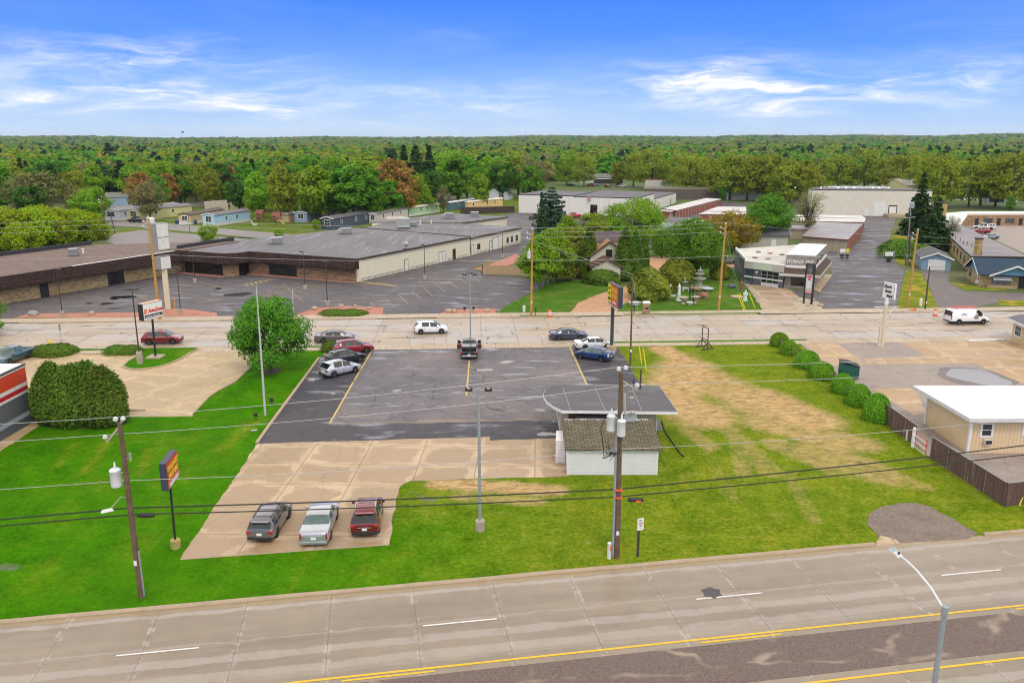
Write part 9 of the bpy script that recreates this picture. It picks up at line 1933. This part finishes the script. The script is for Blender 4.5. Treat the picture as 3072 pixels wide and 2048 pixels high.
for s in(-1,1):k=len(J);J+=[((1.2,s*.22,2.05),.05),((1.1,s*.5,2.2),.08),((1.0,s*.72,2.45),.05)];E3+=[(3,k),(k,k+1),(k+1,k+2)]
me.from_pydata([tuple(c*S for c in p)for p,r in J],E3,[]);mo=bpy.data.objects.new('moose_statue',me);COL.objects.link(mo);sk=mo.modifiers.new('skin','SKIN');me.skin_vertices.new()if not me.skin_vertices else None
for i,(p,r)in enumerate(J):me.skin_vertices[0].data[i].radius=(r*S,r*S);me.skin_vertices[0].data[i].use_root=(i==0)
sb_=mo.modifiers.new('smooth','SUBSURF');sb_.levels=sb_.render_levels=2;mo.location=g_;mo.rotation_euler=(0,0,PI-.1);me.materials.append(P('moose_brown',(.26,.15,.085,1),.8,var=.25,vs=3));tag(mo,'brown moose statue standing in front of the juniper','statue')
g_=G(1936,785);t=thing('garden_tractor',tuple(g_),'small red and black garden tractor beside the slim cedar','garden tractor');m=MB();m.cbox((g_.x,g_.y,.7),(1.2,.7,.5));m.build('hood',P('tractor_red',(.55,.015,.05,1),.4),t,bevel=.1)
for dx in(-.5,.5):m=MB();m.M=Matrix.Translation((g_.x+dx,g_.y-.4,.35))@Matrix.Rotation(PI/2,4,'X');m.lathe([(.1,-.12),(.35,-.12),(.35,.12),(.1,.12)],n=12);m.build('wheel',m_tyre,t)
m=MB();m.cbox((g_.x-.5,g_.y,1.1),(.4,.5,.5));m.build('seat',m_black,t,bevel=.08)
m_swing=P('red_play_timber',(.22,.07,.05,1),.7)
for px,py,lb,slide in((782,664,'red timber play tower with a tan slide by the light blue mobile home','tan'),(832,672,'red timber play tower with a bright yellow slide','yellow')):
 g_=G(px,py);t=thing('play_set',tuple(g_),lb,'play set','playground towers');m=MB()
 for dx in(-.9,.9):
  for dy in(-.9,.9):m.tube([(g_.x+dx,g_.y+dy,0),(g_.x+dx,g_.y+dy,2.6)],.09,4)
 m.cbox((g_.x,g_.y,1.4),(2.,2.,.15));m.cbox((g_.x,g_.y-.95,1.8),(2,.06,.7));m.tube([(g_.x+.9,g_.y,2.5),(g_.x+4.2,g_.y,2.5)],.08,4);m.tube([(g_.x+4.2,g_.y,2.5),(g_.x+4.2,g_.y-1,0)],.08,4);m.tube([(g_.x+4.2,g_.y,2.5),(g_.x+4.2,g_.y+1,0)],.08,4);m.build('tower',m_swing,t)
 m=MB();m.add([(g_.x-1.2,g_.y-1.2,2.5),(g_.x+1.2,g_.y-1.2,2.5),(g_.x+1.2,g_.y+1.2,2.5),(g_.x-1.2,g_.y+1.2,2.5),(g_.x-1.2,g_.y,3.6),(g_.x+1.2,g_.y,3.6)],[(0,1,5,4),(2,3,4,5),(1,2,5),(3,0,4),(3,2,1,0)]);m.build('roof',m_swing,t)
 m=MB();sg=1 if slide=='yellow' else-1;m.add([(g_.x+sg*.9,g_.y-1.1,1.45),(g_.x+sg*.9,g_.y-.4,1.45),(g_.x+sg*2.6,g_.y-1.4,.15),(g_.x+sg*2.6,g_.y-2.1,.15),(g_.x+sg*.9,g_.y-1.1,1.3),(g_.x+sg*.9,g_.y-.4,1.3),(g_.x+sg*2.6,g_.y-1.4,0),(g_.x+sg*2.6,g_.y-2.1,0)],[(0,1,2,3),(7,6,5,4),(0,3,7,4),(1,5,6,2),(2,6,7,3)]);m.build('slide',P('slide_'+slide,(.75,.62,.03,1)if slide=='yellow' else(.62,.56,.45,1),.4),t)
for px,py,lb in((360,660,'blue bin by the pale grey mobile home'),(533,671,'blue bin left of the tan mobile home'),(584,672,'wide blue bin between the tan and light blue mobile homes')):
 g_=G(px,py);t=thing('waste_bin',tuple(g_),lb,'waste bin');m=MB();m.cbox((g_.x,g_.y,.6),(1.2,.8,1.1),taper=1.1);m.build('bin',P('bin_blue',(.035,.055,.13,1),.5),t);m=MB();m.cbox((g_.x,g_.y,1.2),(1.4,.95,.1));m.build('lid',P('bin_blue',(.035,.055,.13,1),.5),t)
for px,py,lb in((688,668,'white reclining garden chair by the light blue mobile home'),(765,676,'white panel leaning by the playground')):
 g_=G(px,py);t=thing('garden_chair',tuple(g_),lb,'garden chair');m=MB();m.cbox((g_.x,g_.y,.4),(1.3,.7,.1));m.build('seat',m_white,t);m=MB();m.add([(g_.x-.6,g_.y-.35,.4),(g_.x-.6,g_.y+.35,.4),(g_.x-1.1,g_.y+.35,1.4),(g_.x-1.1,g_.y-.35,1.4),(g_.x-.55,g_.y-.35,.38),(g_.x-.55,g_.y+.35,.38),(g_.x-1.05,g_.y+.35,1.38),(g_.x-1.05,g_.y-.35,1.38)],[(0,1,2,3),(7,6,5,4),(0,3,7,4),(1,5,6,2),(2,6,7,3)]);m.build('backrest',m_white,t);m=MB();m.cbox((g_.x,g_.y,.18),(1.0,.5,.36));m.build('leg',m_white,t)
g_=G(460,735);t=thing('roof_tank',(g_.x,g_.y,0),'white elevated tank on legs behind the blank pylon sign','tank');m=MB();m.lathe([(.02,5.2),(.8,5.2),(.95,6.3),(.75,6.6),(.02,6.7)],(g_.x,g_.y,0),12);m.build('tank',m_white,t,True)
for dx,dy in((-.6,-.6),(.6,-.6),(.6,.6),(-.6,.6)):m=MB();m.tube([(g_.x+dx*1.3,g_.y+dy*1.3,0),(g_.x+dx,g_.y+dy,5.3)],.08,4);m.build('leg',m_metal,t)
def farpt(px,py,Y):d=ray(px,py);k=Y/d[1];return Vector((k*d[0],Y,HCAM+k*d[2]))
tp=farpt(544,394,1500);t=thing('flagpole',(tp.x,tp.y,0),'far flagpole with a flag above the woods on the left','flagpole');m=MB();m.tube([(tp.x,tp.y,0),tuple(tp)],.22,5);m.build('pole',m_galv,t)
m=MB();m.add([(tp.x,tp.y,tp.z),(tp.x+2.5,tp.y,tp.z-.6),(tp.x+5,tp.y,tp.z),(tp.x+5,tp.y,tp.z-2.4),(tp.x+2.5,tp.y,tp.z-3),(tp.x,tp.y,tp.z-2.6)],[(0,5,4,1),(1,4,3,2)]);m.build('flag',P('flag_cloth',(.22,.12,.18,1),.8),t)
tp=farpt(2233,395,3000);t=thing('radio_mast',(tp.x,tp.y,0),'thin radio mast on the horizon right of centre','mast');m=MB();m.tube([(tp.x,tp.y,0),tuple(tp)],[.5,.25],4);m.build('mast',m_galv,t)
tp=farpt(3014,407,2600);t=thing('water_tower',(tp.x,tp.y,0),'distant water tower on the horizon at the right','water tower');m=MB();m.ball((tp.x,tp.y,tp.z-4),(4.5,4.5,4.),12);m.build('tank',P('tank_grey',(.22,.26,.33,1),.5),t,True);m=MB();m.tube([(tp.x,tp.y,0),(tp.x,tp.y,tp.z-5)],1.6,8);m.build('stem',P('tank_grey',(.22,.26,.33,1),.5),t)
g_=farpt(2361,488,420);t=thing('utility_pole',(g_.x,g_.y,0),'yellowish pole rising among the olive trees behind the sheds','utility pole');m=MB();m.tube([(g_.x,g_.y,0),tuple(g_)],[.28,.2],6);m.build('pole',m_poley,t);m=MB();m.tube([(g_.x-1,g_.y,g_.z-.4),(g_.x+1,g_.y,g_.z-.4)],.12,4);m.build('crossarm',m_poley,t)
hz_=MB().box(-7000,7000,-200,8800,-1.5,75)
hm=bpy.data.materials.new('haze_air');hm.use_nodes=True;hm.node_tree.nodes.clear()
ho=hm.node_tree.nodes.new('ShaderNodeOutputMaterial');hv=hm.node_tree.nodes.new('ShaderNodeVolumePrincipled')
hv.inputs['Color'].default_value=(.62,.76,.95,1);hv.inputs['Density'].default_value=HAZED;hv.inputs['Anisotropy'].default_value=.1
hm.node_tree.links.new(hv.outputs[0],ho.inputs['Volume'])
hob=hz_.build('haze',hm);hob['kind']='stuff';hob['label']='thin bluish haze over the far woods'
